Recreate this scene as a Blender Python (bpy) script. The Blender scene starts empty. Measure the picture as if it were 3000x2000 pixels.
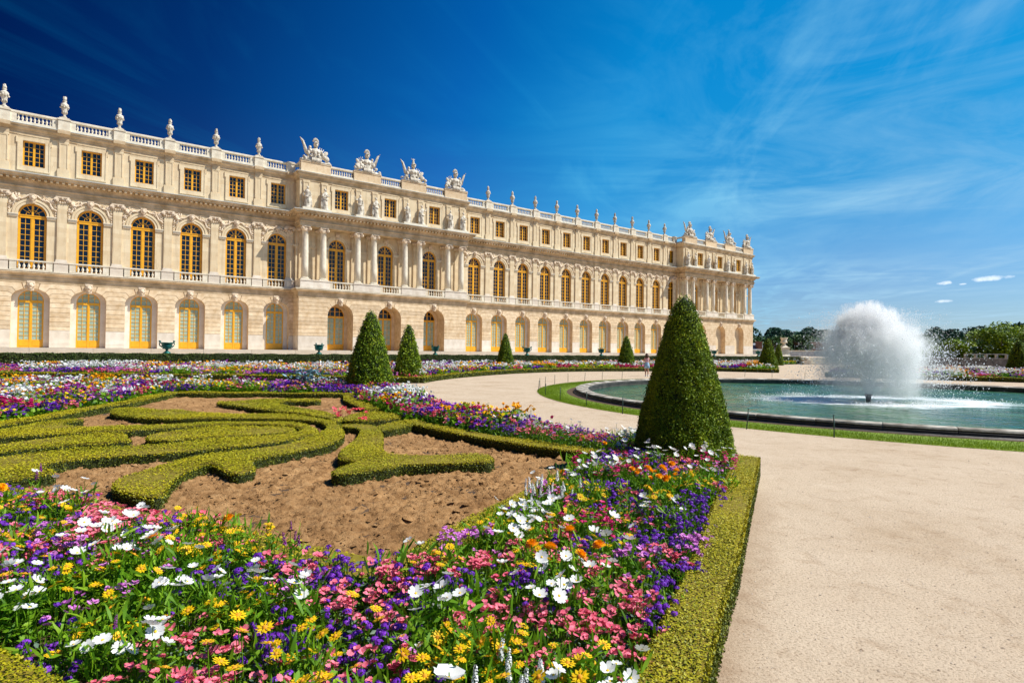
import bpy, math, random
import numpy as np
from mathutils import Matrix, Vector
R = math.radians
random.seed(7)
rng = np.random.default_rng(7)
scene = bpy.context.scene
COL = scene.collection

# ------------------------------------------------------------------ camera
EYE = 1.8
cam_data = bpy.data.cameras.new('camera')
cam = bpy.data.objects.new('camera', cam_data)
COL.objects.link(cam)
cam_data.sensor_width = 36.0
cam_data.lens = 1725.6 / 3000 * 36
cam_data.clip_start = 0.05
cam_data.clip_end = 6000
_r, _p = 0.011664, 0.014307
_c, _s, _cp, _sp = math.cos(_r), math.sin(_r), math.cos(_p), math.sin(_p)
_X = Vector((_c, -_sp * _s, _cp * _s))
_Y = Vector((-_s, -_sp * _c, _cp * _c))
_Z = -Vector((0, _cp, _sp))
cam.matrix_world = Matrix(((_X.x, _Y.x, _Z.x, 0), (_X.y, _Y.y, _Z.y, 0), (_X.z, _Y.z, _Z.z, EYE), (0, 0, 0, 1)))
scene.camera = cam

# ------------------------------------------------------------------ light, sky, exposure
SUN_AZ, SUN_EL = R(-4.0), R(51.5)      # azimuth measured from +X towards +Y
sun_dir = Vector((math.cos(SUN_AZ) * math.cos(SUN_EL), math.sin(SUN_AZ) * math.cos(SUN_EL), math.sin(SUN_EL)))
sl = bpy.data.lights.new('sun', 'SUN')
sl.energy = 4.6
sl.angle = R(0.53)
sl.color = (1.0, 0.95, 0.86)
sun = bpy.data.objects.new('sun', sl)
COL.objects.link(sun)
sun.rotation_euler = sun_dir.to_track_quat('Z', 'Y').to_euler()

scene.view_settings.view_transform = 'Standard'
scene.view_settings.look = 'None'
scene.view_settings.exposure = 0.42
scene.view_settings.gamma = 1.0
scene.view_settings.use_curve_mapping = False
scene.cycles.max_bounces = 10
scene.cycles.diffuse_bounces = 4
scene.cycles.glossy_bounces = 3
scene.cycles.transparent_max_bounces = 12
scene.cycles.volume_bounces = 10

world = bpy.data.worlds.new('World')
scene.world = world
world.use_nodes = True
wt = world.node_tree
wt.nodes.clear()


def N(t, typ, **kw):
    n = t.nodes.new(typ)
    for k, v in kw.items():
        if k in ('op', 'operation'):
            n.operation = v
        elif hasattr(n, k):
            setattr(n, k, v)
    return n


def math_node(t, op, a, b=None, clamp=False):
    n = t.nodes.new('ShaderNodeMath')
    n.operation = op
    n.use_clamp = clamp
    for i, v in enumerate((a, b)):
        if v is None:
            continue
        if isinstance(v, (int, float)):
            n.inputs[i].default_value = v
        else:
            t.links.new(v, n.inputs[i])
    return n.outputs[0]


def ramp(t, fac, stops, interp='LINEAR'):
    n = t.nodes.new('ShaderNodeValToRGB')
    n.color_ramp.interpolation = interp
    el = n.color_ramp.elements
    while len(el) < len(stops):
        el.new(0.5)
    for e, (p, c) in zip(el, stops):
        e.position = p
        e.color = c if len(c) == 4 else (*c, 1)
    t.links.new(fac, n.inputs[0])
    return n.outputs[0]


def mix(t, fac, a, b, blend='MIX'):
    n = t.nodes.new('ShaderNodeMix')
    n.data_type = 'RGBA'
    n.blend_type = blend
    n.clamp_factor = True
    for sock, v in ((n.inputs[0], fac), (n.inputs[6], a), (n.inputs[7], b)):
        if isinstance(v, (int, float)):
            sock.default_value = v
        elif isinstance(v, tuple):
            sock.default_value = v if len(v) == 4 else (*v, 1)
        else:
            t.links.new(v, sock)
    return n.outputs[2]


out = N(wt, 'ShaderNodeOutputWorld')
bg = N(wt, 'ShaderNodeBackground')
sky = N(wt, 'ShaderNodeTexSky', sky_type='NISHITA')
sky.sun_disc = False
sky.sun_elevation = SUN_EL
sky.sun_rotation = R(90) - SUN_AZ
sky.air_density = 1.0
sky.dust_density = 0.4
sky.ozone_density = 2.2
sky.altitude = 150
tc = N(wt, 'ShaderNodeTexCoord')
vd = N(wt, 'ShaderNodeVectorMath', operation='DOT_PRODUCT')
wt.links.new(tc.outputs['Generated'], vd.inputs[0])
vd.inputs[1].default_value = Vector((0.93, 0.30, -0.20)).normalized()
half = math_node(wt, 'ADD', math_node(wt, 'MULTIPLY', vd.outputs['Value'], 0.5), 0.5)
tint = ramp(wt, math_node(wt, 'DIVIDE', half, 1.0), [(0.27, (0, 0.036, 0.16)), (0.385, (0, 0.12, 0.35)), (0.56, (0, 0.42, 0.88)), (0.68, (0, 0.78, 1.14)), (0.85, (0, 0.74, 1.0)), (1.0, (0, 0.84, 1.06))])
sepz = N(wt, 'ShaderNodeSeparateXYZ')
wt.links.new(tc.outputs['Generated'], sepz.inputs[0])
elev = ramp(wt, sepz.outputs[2], [(0.02, (0, 0.76, 0.76)), (0.10, (0, 0.80, 0.80)), (0.25, (0, 0.95, 0.90)), (0.40, (0, 1, 1))])
redv = ramp(wt, sepz.outputs[2], [(0.03, (0.48, 0, 0)), (0.12, (0.40, 0, 0)), (0.24, (0.20, 0, 0)), (0.36, (0.04, 0, 0)), (0.5, (0.01, 0, 0))])
redh = ramp(wt, half, [(0.3, (0.02, 0, 0)), (0.6, (0.5, 0, 0)), (0.85, (1, 0, 0))])
tint = mix(wt, 1.0, tint, elev, 'MULTIPLY')
tint = mix(wt, 1.0, tint, mix(wt, 1.0, redv, redh, 'MULTIPLY'), 'ADD')
skyc = mix(wt, 1.0, sky.outputs[0], tint, 'MULTIPLY')
# cirrus: noise on a flat layer high above, stretched along the wind
sep = N(wt, 'ShaderNodeSeparateXYZ')
wt.links.new(tc.outputs['Generated'], sep.inputs[0])
zc = math_node(wt, 'MAXIMUM', sep.outputs[2], 0.03)
cx_ = math_node(wt, 'DIVIDE', sep.outputs[0], zc)
cy_ = math_node(wt, 'DIVIDE', sep.outputs[1], zc)
comb = N(wt, 'ShaderNodeCombineXYZ')
wt.links.new(cx_, comb.inputs[0])
wt.links.new(cy_, comb.inputs[1])
mp = N(wt, 'ShaderNodeMapping', vector_type='TEXTURE')
mp.inputs['Rotation'].default_value = (0, 0, R(73.5))
mp.inputs['Scale'].default_value = (2.6, 0.75, 1)
wt.links.new(comb.outputs[0], mp.inputs[0])
cn = N(wt, 'ShaderNodeTexNoise')
cn.inputs['Scale'].default_value = 0.9
cn.inputs['Detail'].default_value = 8
cn.inputs['Roughness'].default_value = 0.58
cn.inputs['Distortion'].default_value = 1.1
wt.links.new(mp.outputs[0], cn.inputs['Vector'])
cn2 = N(wt, 'ShaderNodeTexNoise')
cn2.inputs['Scale'].default_value = 0.30
cn2.inputs['Detail'].default_value = 3
wt.links.new(comb.outputs[0], cn2.inputs['Vector'])
streak = ramp(wt, cn.outputs[0], [(0.47, (0, 0, 0)), (0.70, (1, 1, 1))])
patch = ramp(wt, cn2.outputs[0], [(0.36, (0.15, 0.15, 0.15)), (0.64, (1, 1, 1))])
cn3 = N(wt, 'ShaderNodeTexNoise')
cn3.inputs['Scale'].default_value = 0.8
cn3.inputs['Detail'].default_value = 9
cn3.inputs['Roughness'].default_value = 0.62
cn3.inputs['Distortion'].default_value = 1.6
wt.links.new(comb.outputs[0], cn3.inputs['Vector'])
wisp = ramp(wt, cn3.outputs[0], [(0.42, (0, 0, 0)), (0.72, (1, 1, 1))])
wisp = math_node(wt, 'MULTIPLY', wisp, ramp(wt, half, [(0.45, (0, 0, 0)), (0.72, (1, 1, 1))]))
streak = math_node(wt, 'ADD', math_node(wt, 'MULTIPLY', streak, .75), math_node(wt, 'MULTIPLY', wisp, .7), clamp=True)
cl = math_node(wt, 'MULTIPLY', streak, patch)
# thicker veil towards the side of the sun
cl = math_node(wt, 'MULTIPLY', cl, ramp(wt, half, [(0.2, (0.50, 0.50, 0.50)), (0.55, (0.52, 0.52, 0.52)), (0.75, (0.95, 0.95, 0.95)), (0.95, (0.75, 0.75, 0.75))]))
skyc = mix(wt, cl, skyc, ramp(wt, half, [(0.3, (0.0, 1.5, 3.6)), (0.6, (0.15, 3.0, 5.6)), (0.72, (1.3, 4.4, 6.5)), (0.88, (3.2, 5.0, 6.4))]))
# four small fair-weather clouds low over the hills
puff = None
nd = N(wt, 'ShaderNodeTexNoise')
nd.inputs['Scale'].default_value = 95
nd.inputs['Detail'].default_value = 4
wt.links.new(tc.outputs['Generated'], nd.inputs['Vector'])
for (dx, dy, dz), w, h in (((0.6269, 0.7725, 0.1013), 0.0190, 0.0034), ((0.5890, 0.8022, 0.0980), 0.0085, 0.0026), ((0.6048, 0.7906, 0.0955), 0.0040, 0.0012), ((0.5897, 0.8043, 0.0735), 0.0090, 0.0022)):
    sb = N(wt, 'ShaderNodeVectorMath', operation='SUBTRACT')
    wt.links.new(tc.outputs['Generated'], sb.inputs[0])
    sb.inputs[1].default_value = (dx, dy, dz)
    sp_ = N(wt, 'ShaderNodeSeparateXYZ')
    wt.links.new(sb.outputs[0], sp_.inputs[0])
    hyp = math.hypot(dx, dy)
    al = math_node(wt, 'ADD', math_node(wt, 'MULTIPLY', sp_.outputs[0], dy / hyp), math_node(wt, 'MULTIPLY', sp_.outputs[1], -dx / hyp))
    a2 = math_node(wt, 'POWER', math_node(wt, 'ABSOLUTE', math_node(wt, 'DIVIDE', al, w)), 2.0)
    b2 = math_node(wt, 'POWER', math_node(wt, 'ABSOLUTE', math_node(wt, 'DIVIDE', math_node(wt, 'SUBTRACT', sp_.outputs[2], math_node(wt, 'MULTIPLY', al, 0.05)), h)), 2.0)
    dd = math_node(wt, 'SUBTRACT', 1.25, math_node(wt, 'ADD', a2, b2))
    dd = math_node(wt, 'ADD', dd, math_node(wt, 'MULTIPLY', math_node(wt, 'SUBTRACT', nd.outputs[0], 0.5), 3.6))
    dd = math_node(wt, 'MULTIPLY', dd, 0.8, clamp=True)
    front = math_node(wt, 'GREATER_THAN', sep.outputs[1], 0.0)
    dd = math_node(wt, 'MULTIPLY', dd, front)
    puff = dd if puff is None else math_node(wt, 'MAXIMUM', puff, dd)
skyc = mix(wt, math_node(wt, 'MULTIPLY', puff, 0.7), skyc, (8.0, 8.6, 9.2))
wt.links.new(skyc, bg.inputs[0])
bg.inputs[1].default_value = 0.105
wt.links.new(bg.outputs[0], out.inputs[0])


# ------------------------------------------------------------------ materials
def new_mat(name):
    m = bpy.data.materials.new(name)
    m.use_nodes = True
    t = m.node_tree
    return m, t, t.nodes['Principled BSDF']


def simple(name, col, rough=0.7, var=0.0, scale=6.0, col2=None, bump=0.0, bscale=None, metallic=0.0, spec=None, objrand=0.0, coord='Object', detail=5):
    m, t, b = new_mat(name)
    b.inputs['Roughness'].default_value = rough
    b.inputs['Metallic'].default_value = metallic
    if spec is not None:
        b.inputs['Specular IOR Level'].default_value = spec
    tcn = N(t, 'ShaderNodeTexCoord')
    c = None
    if col2 is not None:
        nz = N(t, 'ShaderNodeTexNoise')
        nz.inputs['Scale'].default_value = scale
        nz.inputs['Detail'].default_value = detail
        nz.inputs['Roughness'].default_value = 0.6
        t.links.new(tcn.outputs[coord], nz.inputs['Vector'])
        c = ramp(t, nz.outputs[0], [(0.35, col), (0.68, col2)])
    if objrand > 0:
        oi = N(t, 'ShaderNodeObjectInfo')
        base = c if c is not None else (*col, 1)
        dark = ramp(t, oi.outputs['Random'], [(0, (1 - objrand, 1 - objrand * 1.15, 1 - objrand * 1.3)), (0.5, (1, 0.97, 0.93)), (1, (1 + objrand * .5, 1 + objrand * .5, 1 + objrand * .5))])
        c = mix(t, 1.0, base, dark, 'MULTIPLY')
    if c is None:
        b.inputs['Base Color'].default_value = (*col, 1)
    else:
        t.links.new(c, b.inputs['Base Color'])
    if bump > 0:
        nb = N(t, 'ShaderNodeTexNoise')
        nb.inputs['Scale'].default_value = bscale or scale * 6
        nb.inputs['Detail'].default_value = 6
        t.links.new(tcn.outputs[coord], nb.inputs['Vector'])
        bp = N(t, 'ShaderNodeBump')
        bp.inputs['Strength'].default_value = bump
        bp.inputs['Distance'].default_value = 0.02
        t.links.new(nb.outputs[0], bp.inputs['Height'])
        t.links.new(bp.outputs[0], b.inputs['Normal'])
    return m


def leafy(name, c1, c2, rough=0.55, scale=1.5, trans=0.0, coord='Object', c3=None):
    """foliage / petals: a tone per leaf (random per island) over a slow drift"""
    m, t, b = new_mat(name)
    b.inputs['Roughness'].default_value = rough
    b.inputs['Specular IOR Level'].default_value = 0.3
    g = N(t, 'ShaderNodeNewGeometry')
    tcn = N(t, 'ShaderNodeTexCoord')
    nz = N(t, 'ShaderNodeTexNoise')
    nz.inputs['Scale'].default_value = scale
    nz.inputs['Detail'].default_value = 4
    t.links.new(tcn.outputs[coord], nz.inputs['Vector'])
    f = math_node(t, 'ADD', math_node(t, 'MULTIPLY', g.outputs['Random Per Island'], 0.55), math_node(t, 'MULTIPLY', math_node(t, 'SUBTRACT', nz.outputs[0], 0.28), 1.0))
    stops = [(0.12, c1), (0.85, c2)] if c3 is None else [(0.1, c1), (0.55, c2), (0.95, c3)]
    c = ramp(t, f, stops)
    t.links.new(c, b.inputs['Base Color'])
    if trans > 0:
        tr = N(t, 'ShaderNodeBsdfTranslucent')
        t.links.new(c, tr.inputs[0])
        ms = N(t, 'ShaderNodeMixShader')
        ms.inputs[0].default_value = trans
        o = t.nodes['Material Output']
        t.links.new(b.outputs[0], ms.inputs[1])
        t.links.new(tr.outputs[0], ms.inputs[2])
        t.links.new(ms.outputs[0], o.inputs[0])
    return m


def ashlar(name, c1, c2, bw=1.35, bh=0.455, rough=0.85, stain=0.42):
    """dressed limestone: a tone per block from a brick pattern, faint joints, soft rain stains"""
    m, t, b = new_mat(name)
    b.inputs['Roughness'].default_value = rough
    b.inputs['Specular IOR Level'].default_value = 0.2
    tcn = N(t, 'ShaderNodeTexCoord')
    sx = N(t, 'ShaderNodeSeparateXYZ')
    t.links.new(tcn.outputs['Object'], sx.inputs[0])
    cx = N(t, 'ShaderNodeCombineXYZ')
    t.links.new(math_node(t, 'ADD', sx.outputs[0], math_node(t, 'MULTIPLY', sx.outputs[1], 1.0)), cx.inputs[0])
    t.links.new(sx.outputs[2], cx.inputs[1])
    br = N(t, 'ShaderNodeTexBrick')
    br.inputs['Color1'].default_value = (0, 0, 0, 1)
    br.inputs['Color2'].default_value = (1, 1, 1, 1)
    br.inputs['Mortar'].default_value = (0.4, 0.4, 0.4, 1)
    br.inputs['Scale'].default_value = 1.0
    br.inputs['Mortar Size'].default_value = 0.006
    br.inputs['Brick Width'].default_value = bw
    br.inputs['Row Height'].default_value = bh
    t.links.new(cx.outputs[0], br.inputs['Vector'])
    nz = N(t, 'ShaderNodeTexNoise')
    nz.inputs['Scale'].default_value = 0.55
    nz.inputs['Detail'].default_value = 7
    nz.inputs['Roughness'].default_value = 0.65
    t.links.new(tcn.outputs['Object'], nz.inputs['Vector'])
    f = math_node(t, 'ADD', math_node(t, 'MULTIPLY', br.outputs[0], 0.45), math_node(t, 'MULTIPLY', math_node(t, 'SUBTRACT', nz.outputs[0], 0.25), 1.0))
    c = ramp(t, f, [(0.1, c1), (0.9, c2)])
    # rain stains run down the wall
    mp_ = N(t, 'ShaderNodeMapping')
    mp_.inputs['Scale'].default_value = (2.2, 2.2, 0.18)
    t.links.new(tcn.outputs['Object'], mp_.inputs[0])
    n2 = N(t, 'ShaderNodeTexNoise')
    n2.inputs['Scale'].default_value = 1.3
    n2.inputs['Detail'].default_value = 6
    t.links.new(mp_.outputs[0], n2.inputs['Vector'])
    st = ramp(t, n2.outputs[0], [(0.50, (0, 0, 0)), (0.75, (1, 1, 1))])
    c = mix(t, math_node(t, 'MULTIPLY', st, stain), c, (c1[0] * 0.55, c1[1] * 0.5, c1[2] * 0.45))
    t.links.new(c, b.inputs['Base Color'])
    nb = N(t, 'ShaderNodeTexNoise')
    nb.inputs['Scale'].default_value = 14
    nb.inputs['Detail'].default_value = 6
    t.links.new(tcn.outputs['Object'], nb.inputs['Vector'])
    bp = N(t, 'ShaderNodeBump')
    bp.inputs['Strength'].default_value = 0.35
    bp.inputs['Distance'].default_value = 0.02
    t.links.new(math_node(t, 'ADD', nb.outputs[0], math_node(t, 'MULTIPLY', br.outputs['Fac'], -0.6)), bp.inputs['Height'])
    t.links.new(bp.outputs[0], b.inputs['Normal'])
    return m


M = {}
M['wall'] = ashlar('limestone_wall', (0.63, 0.48, 0.295), (0.82, 0.69, 0.475))
M['block'] = simple('rusticated_stone', (0.63, 0.465, 0.285), 0.85, col2=(0.84, 0.69, 0.49), scale=1.6, objrand=0.16, bump=0.3, bscale=14, spec=0.2)
M['base'] = simple('pale_base_stone', (0.64, 0.56, 0.46), 0.85, col2=(0.80, 0.73, 0.63), scale=1.2, objrand=0.08, bump=0.3, bscale=12, spec=0.2)
M['joint'] = simple('stone_joint', (0.44, 0.30, 0.17), 0.9, col2=(0.56, 0.40, 0.24), scale=2)
M['white'] = simple('white_stone', (0.64, 0.56, 0.43), 0.8, col2=(0.82, 0.75, 0.61), scale=1.8, bump=0.3, bscale=16, spec=0.25)
M['cornice'] = simple('weathered_cornice', (0.40, 0.285, 0.16), 0.85, col2=(0.72, 0.56, 0.37), scale=0.9, bump=0.35, bscale=10, spec=0.2)
M['lead'] = simple('lead_flashing', (0.50, 0.52, 0.50), 0.6, col2=(0.62, 0.63, 0.60), scale=3)
M['sculpt'] = simple('carved_stone', (0.42, 0.37, 0.29), 0.85, col2=(0.82, 0.75, 0.64), scale=2.6, bump=0.6, bscale=9, spec=0.2)
M['relief'] = simple('carved_relief', (0.56, 0.43, 0.30), 0.85, col2=(0.82, 0.69, 0.53), scale=4, bump=0.6, bscale=9)
M['yellow'] = simple('ochre_yellow_paint', (0.74, 0.345, 0.008), 0.45, col2=(0.86, 0.43, 0.012), scale=2)
M['roof'] = simple('slate_roof', (0.10, 0.11, 0.13), 0.6, col2=(0.15, 0.16, 0.18), scale=2)


def glass_mat(name, col, rough=0.06, spec=0.5, col2=None):
    m, t, b = new_mat(name)
    b.inputs['Roughness'].default_value = rough
    b.inputs['Specular IOR Level'].default_value = spec
    tcn = N(t, 'ShaderNodeTexCoord')
    nz = N(t, 'ShaderNodeTexNoise')
    nz.inputs['Scale'].default_value = 3.0
    t.links.new(tcn.outputs['Object'], nz.inputs['Vector'])
    if col2:
        t.links.new(ramp(t, nz.outputs[0], [(0.35, col), (0.65, col2)]), b.inputs['Base Color'])
    else:
        b.inputs['Base Color'].default_value = (*col, 1)
    bp = N(t, 'ShaderNodeBump')
    bp.inputs['Strength'].default_value = 0.12
    bp.inputs['Distance'].default_value = 0.02
    t.links.new(nz.outputs[0], bp.inputs['Height'])
    t.links.new(bp.outputs[0], b.inputs['Normal'])
    return m


M['dark_glass'] = glass_mat('dark_window_glass', (0.006, 0.010, 0.022), 0.08, 0.4)
M['curtain_glass'] = glass_mat('pale_shuttered_glass', (0.30, 0.40, 0.29), 0.25, 0.35, (0.42, 0.50, 0.39))
M['bronze'] = simple('green_bronze', (0.004, 0.075, 0.07), 0.35, col2=(0.02, 0.20, 0.17), scale=5, metallic=0.35, bump=0.4)
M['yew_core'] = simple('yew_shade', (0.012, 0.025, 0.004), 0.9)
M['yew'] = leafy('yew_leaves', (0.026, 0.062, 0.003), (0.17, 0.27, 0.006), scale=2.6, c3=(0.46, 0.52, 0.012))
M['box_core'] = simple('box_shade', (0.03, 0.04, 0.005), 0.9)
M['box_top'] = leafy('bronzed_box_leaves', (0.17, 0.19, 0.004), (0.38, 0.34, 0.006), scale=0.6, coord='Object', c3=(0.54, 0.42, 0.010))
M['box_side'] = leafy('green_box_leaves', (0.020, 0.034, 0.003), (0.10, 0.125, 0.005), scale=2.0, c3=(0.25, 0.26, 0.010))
M['hedge_side'] = leafy('dark_hedge_leaves', (0.022, 0.045, 0.004), (0.075, 0.115, 0.010), scale=1.2)
M['grass'] = leafy('lawn_grass', (0.14, 0.22, 0.005), (0.27, 0.38, 0.010), scale=0.5, trans=.3)
M['grass_bed'] = simple('lawn_ground', (0.13, 0.20, 0.006), 0.9, col2=(0.19, 0.27, 0.008), scale=3)
M['leaf'] = leafy('flower_leaves', (0.035, 0.12, 0.005), (0.16, 0.35, 0.010), scale=1.2, trans=0.35, c3=(0.34, 0.52, 0.02))
M['leaf_grey'] = leafy('grey_green_leaves', (0.05, 0.10, 0.06), (0.16, 0.24, 0.16), scale=1.2, trans=0.1)
M['p_white'] = leafy('white_petals', (0.78, 0.78, 0.78), (0.90, 0.90, 0.88), scale=2, trans=0.25)
M['p_yellow'] = leafy('yellow_petals', (0.80, 0.48, 0.002), (0.92, 0.68, 0.01), scale=2, trans=0.2)
M['p_orange'] = leafy('orange_petals', (0.92, 0.36, 0.002), (0.98, 0.52, 0.005), scale=2, trans=0.2)
M['p_pink'] = leafy('pink_petals', (0.80, 0.10, 0.18), (0.92, 0.28, 0.36), scale=2, trans=0.2)
M['p_magenta'] = leafy('magenta_petals', (0.42, 0.003, 0.07), (0.72, 0.03, 0.22), scale=2, trans=0.2)
M['p_mauve'] = leafy('mauve_petals', (0.50, 0.10, 0.55), (0.85, 0.36, 0.72), scale=2, trans=0.2)
M['p_purple'] = leafy('purple_petals', (0.10, 0.012, 0.34), (0.27, 0.045, 0.60), scale=2, trans=0.15)
M['p_plum'] = leafy('plum_petals', (0.12, 0.004, 0.13), (0.25, 0.02, 0.25), scale=2, trans=0.1)
M['centre'] = simple('flower_centre', (0.75, 0.30, 0.01), 0.8)
M['centre_y'] = simple('yellow_flower_centre', (0.85, 0.55, 0.02), 0.8)


# ------------------------------------------------------------------ mesh builder
class MB:
    def __init__(s):
        s.v = []
        s.f = []
        s.m = []

    def add(s, vs, fs, mi=0):
        o = len(s.v)
        s.v += [tuple(v) for v in vs]
        for f in fs:
            s.f.append(tuple(i + o for i in f))
            s.m.append(mi)

    def box(s, x0, x1, y0, y1, z0, z1, mi=0):
        s.add([(x0, y0, z0), (x1, y0, z0), (x1, y1, z0), (x0, y1, z0), (x0, y0, z1), (x1, y0, z1), (x1, y1, z1), (x0, y1, z1)],
              [(0, 3, 2, 1), (4, 5, 6, 7), (0, 1, 5, 4), (1, 2, 6, 5), (2, 3, 7, 6), (3, 0, 4, 7)], mi)

    def prism_xz(s, pts, y0, y1, mi=0):
        """closed polygon in the x-z plane (counter-clockwise seen from -y) extruded from y0 (front) to y1"""
        n = len(pts)
        vs = [(x, y0, z) for x, z in pts] + [(x, y1, z) for x, z in pts]
        fs = [tuple(range(n)), tuple(range(2 * n - 1, n - 1, -1))]
        for i in range(n):
            j = (i + 1) % n
            fs.append((i, i + n, j + n, j))
        s.add(vs, fs, mi)

    def lathe(s, prof, n=16, c=(0, 0, 0), mi=0, sx=1, sy=1, fold=None):
        vs = []
        for k, (r, z) in enumerate(prof):
            for i in range(n):
                a = 2 * math.pi * i / n
                rr = r * (1 if fold is None else 1 + fold[0] * math.sin(fold[1] * a + k * fold[2]))
                vs.append((c[0] + rr * sx * math.cos(a), c[1] + rr * sy * math.sin(a), c[2] + z))
        fs = []
        for k in range(len(prof) - 1):
            for i in range(n):
                j = (i + 1) % n
                fs.append((k * n + i, k * n + j, (k + 1) * n + j, (k + 1) * n + i))
        fs.append(tuple(range(n - 1, -1, -1)))
        fs.append(tuple((len(prof) - 1) * n + i for i in range(n)))
        s.add(vs, fs, mi)

    def tube(s, pts, rad, n=8, mi=0):
        pts = [Vector(p) for p in pts]
        if not isinstance(rad, (list, tuple)):
            rad = [rad] * len(pts)
        vs = []
        for i, p in enumerate(pts):
            d = (pts[min(i + 1, len(pts) - 1)] - pts[max(i - 1, 0)]).normalized()
            a = Vector((0, 0, 1)) if abs(d.z) < 0.9 else Vector((1, 0, 0))
            x = d.cross(a).normalized()
            y = d.cross(x)
            for k in range(n):
                t = 2 * math.pi * k / n
                vs.append(p + (x * math.cos(t) + y * math.sin(t)) * rad[i])
        fs = []
        for i in range(len(pts) - 1):
            for k in range(n):
                j = (k + 1) % n
                fs.append((i * n + k, (i + 1) * n + k, (i + 1) * n + j, i * n + j))
        fs.append(tuple(range(n)))
        fs.append(tuple((len(pts) - 1) * n + k for k in range(n - 1, -1, -1)))
        s.add(vs, fs, mi)

    def ell(s, c, r, n=10, m=6, mi=0, rot=None, noise=0.0):
        vs = [(0, 0, -1)]
        for k in range(1, m):
            ph = -math.pi / 2 + math.pi * k / m
            for i in range(n):
                a = 2 * math.pi * i / n
                q = 1 + noise * (random.random() - 0.5)
                vs.append((q * math.cos(ph) * math.cos(a), q * math.cos(ph) * math.sin(a), q * math.sin(ph)))
        vs.append((0, 0, 1))
        fs = []
        for i in range(n):
            fs.append((0, 1 + (i + 1) % n, 1 + i))
        for k in range(m - 2):
            for i in range(n):
                j = (i + 1) % n
                fs.append((1 + k * n + i, 1 + k * n + j, 1 + (k + 1) * n + j, 1 + (k + 1) * n + i))
        e = 1 + (m - 2) * n
        for i in range(n):
            fs.append((e + i, e + (i + 1) % n, e + n))
        out = []
        for v in vs:
            p = Vector((v[0] * r[0], v[1] * r[1], v[2] * r[2]))
            if rot is not None:
                p = rot @ p
            out.append((p.x + c[0], p.y + c[1], p.z + c[2]))
        s.add(out, fs, mi)

    def mesh(s, name, mats, smooth=False):
        me = bpy.data.meshes.new(name)
        me.from_pydata(s.v, [], s.f)
        for m in mats:
            me.materials.append(m)
        if len(mats) > 1:
            me.polygons.foreach_set('material_index', s.m)
        if smooth:
            me.polygons.foreach_set('use_smooth', [True] * len(me.polygons))
        me.update()
        return me


def obj(name, me, parent=None, loc=(0, 0, 0), rz=0.0, label=None, cat=None, group=None, kind=None):
    o = bpy.data.objects.new(name, me)
    COL.objects.link(o)
    o.location = loc
    o.rotation_euler = (0, 0, rz)
    if parent is not None:
        o.parent = parent
    if label:
        o['label'] = label
    if cat:
        o['category'] = cat
    if group:
        o['group'] = group
    if kind:
        o['kind'] = kind
    return o


def arr_mesh(name, V, F, MI, mats, smooth=False):
    """V (n,3) array, F list of (faces array (k,3 or 4)), MI list of arrays"""
    me = bpy.data.meshes.new(name)
    lt, ls, mi = [], [], []
    start = 0
    for f, m in zip(F, MI):
        k, q = f.shape
        lt.append(f.reshape(-1))
        ls.append(start + np.arange(k) * q)
        start += k * q
        mi.append(m)
    lv = np.concatenate(lt).astype(np.int32)
    ls = np.concatenate(ls).astype(np.int32)
    mi = np.concatenate(mi).astype(np.int32)
    me.vertices.add(len(V))
    me.vertices.foreach_set('co', np.asarray(V, np.float32).reshape(-1))
    me.loops.add(len(lv))
    me.loops.foreach_set('vertex_index', lv)
    me.polygons.add(len(ls))
    me.polygons.foreach_set('loop_start', ls)
    for m in mats:
        me.materials.append(m)
    me.polygons.foreach_set('material_index', mi)
    if smooth:
        me.polygons.foreach_set('use_smooth', np.ones(len(ls), bool))
    me.update(calc_edges=True)
    return me


def rand_rot(n, tilt_min=0.0, tilt_max=math.pi):
    """random frames: yaw anywhere, tilt of the local z between the limits"""
    yaw = rng.uniform(0, 2 * math.pi, n)
    tilt = rng.uniform(tilt_min, tilt_max, n)
    spin = rng.uniform(0, 2 * math.pi, n)

    def Rz(a):
        c, s = np.cos(a), np.sin(a)
        z = np.zeros_like(a)
        o = np.ones_like(a)
        return np.stack([np.stack([c, -s, z], 1), np.stack([s, c, z], 1), np.stack([z, z, o], 1)], 1)

    def Rx(a):
        c, s = np.cos(a), np.sin(a)
        z = np.zeros_like(a)
        o = np.ones_like(a)
        return np.stack([np.stack([o, z, z], 1), np.stack([z, c, -s], 1), np.stack([z, s, c], 1)], 1)
    return Rz(yaw) @ Rx(tilt) @ Rz(spin)


class Scatter:
    def __init__(s):
        s.V = []
        s.F = {3: [], 4: []}
        s.M = {3: [], 4: []}
        s.n = 0

    def add(s, tmpl, pos, rot, scale, mi_override=None):
        """tmpl: dict(v=(k,3), f3=(a,3), m3, f4=(b,4), m4)"""
        n = len(pos)
        if n == 0:
            return
        v = tmpl['v']
        if np.ndim(scale) == 1:
            scale = np.repeat(np.asarray(scale)[:, None], 3, 1)
        vv = v[None] * scale[:, None, :]
        vv = np.einsum('nij,nkj->nki', rot, vv) + pos[:, None, :]
        k = len(v)
        base = s.n + np.arange(n) * k
        for q in (3, 4):
            f = tmpl.get('f%d' % q)
            if f is not None and len(f):
                ff = (f[None] + base[:, None, None]).reshape(-1, q)
                s.F[q].append(ff)
                mm = np.tile(tmpl['m%d' % q], n) if mi_override is None else np.full(len(ff), mi_override)
                s.M[q].append(mm)
        s.V.append(vv.reshape(-1, 3))
        s.n += n * k

    def mesh(s, name, mats, extra=None, smooth=False):
        V = list(s.V)
        F, MI = [], []
        for q in (3, 4):
            if s.F[q]:
                F.append(np.concatenate(s.F[q]))
                MI.append(np.concatenate(s.M[q]))
        return arr_mesh(name, np.concatenate(V), F, MI, mats, smooth)


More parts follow.
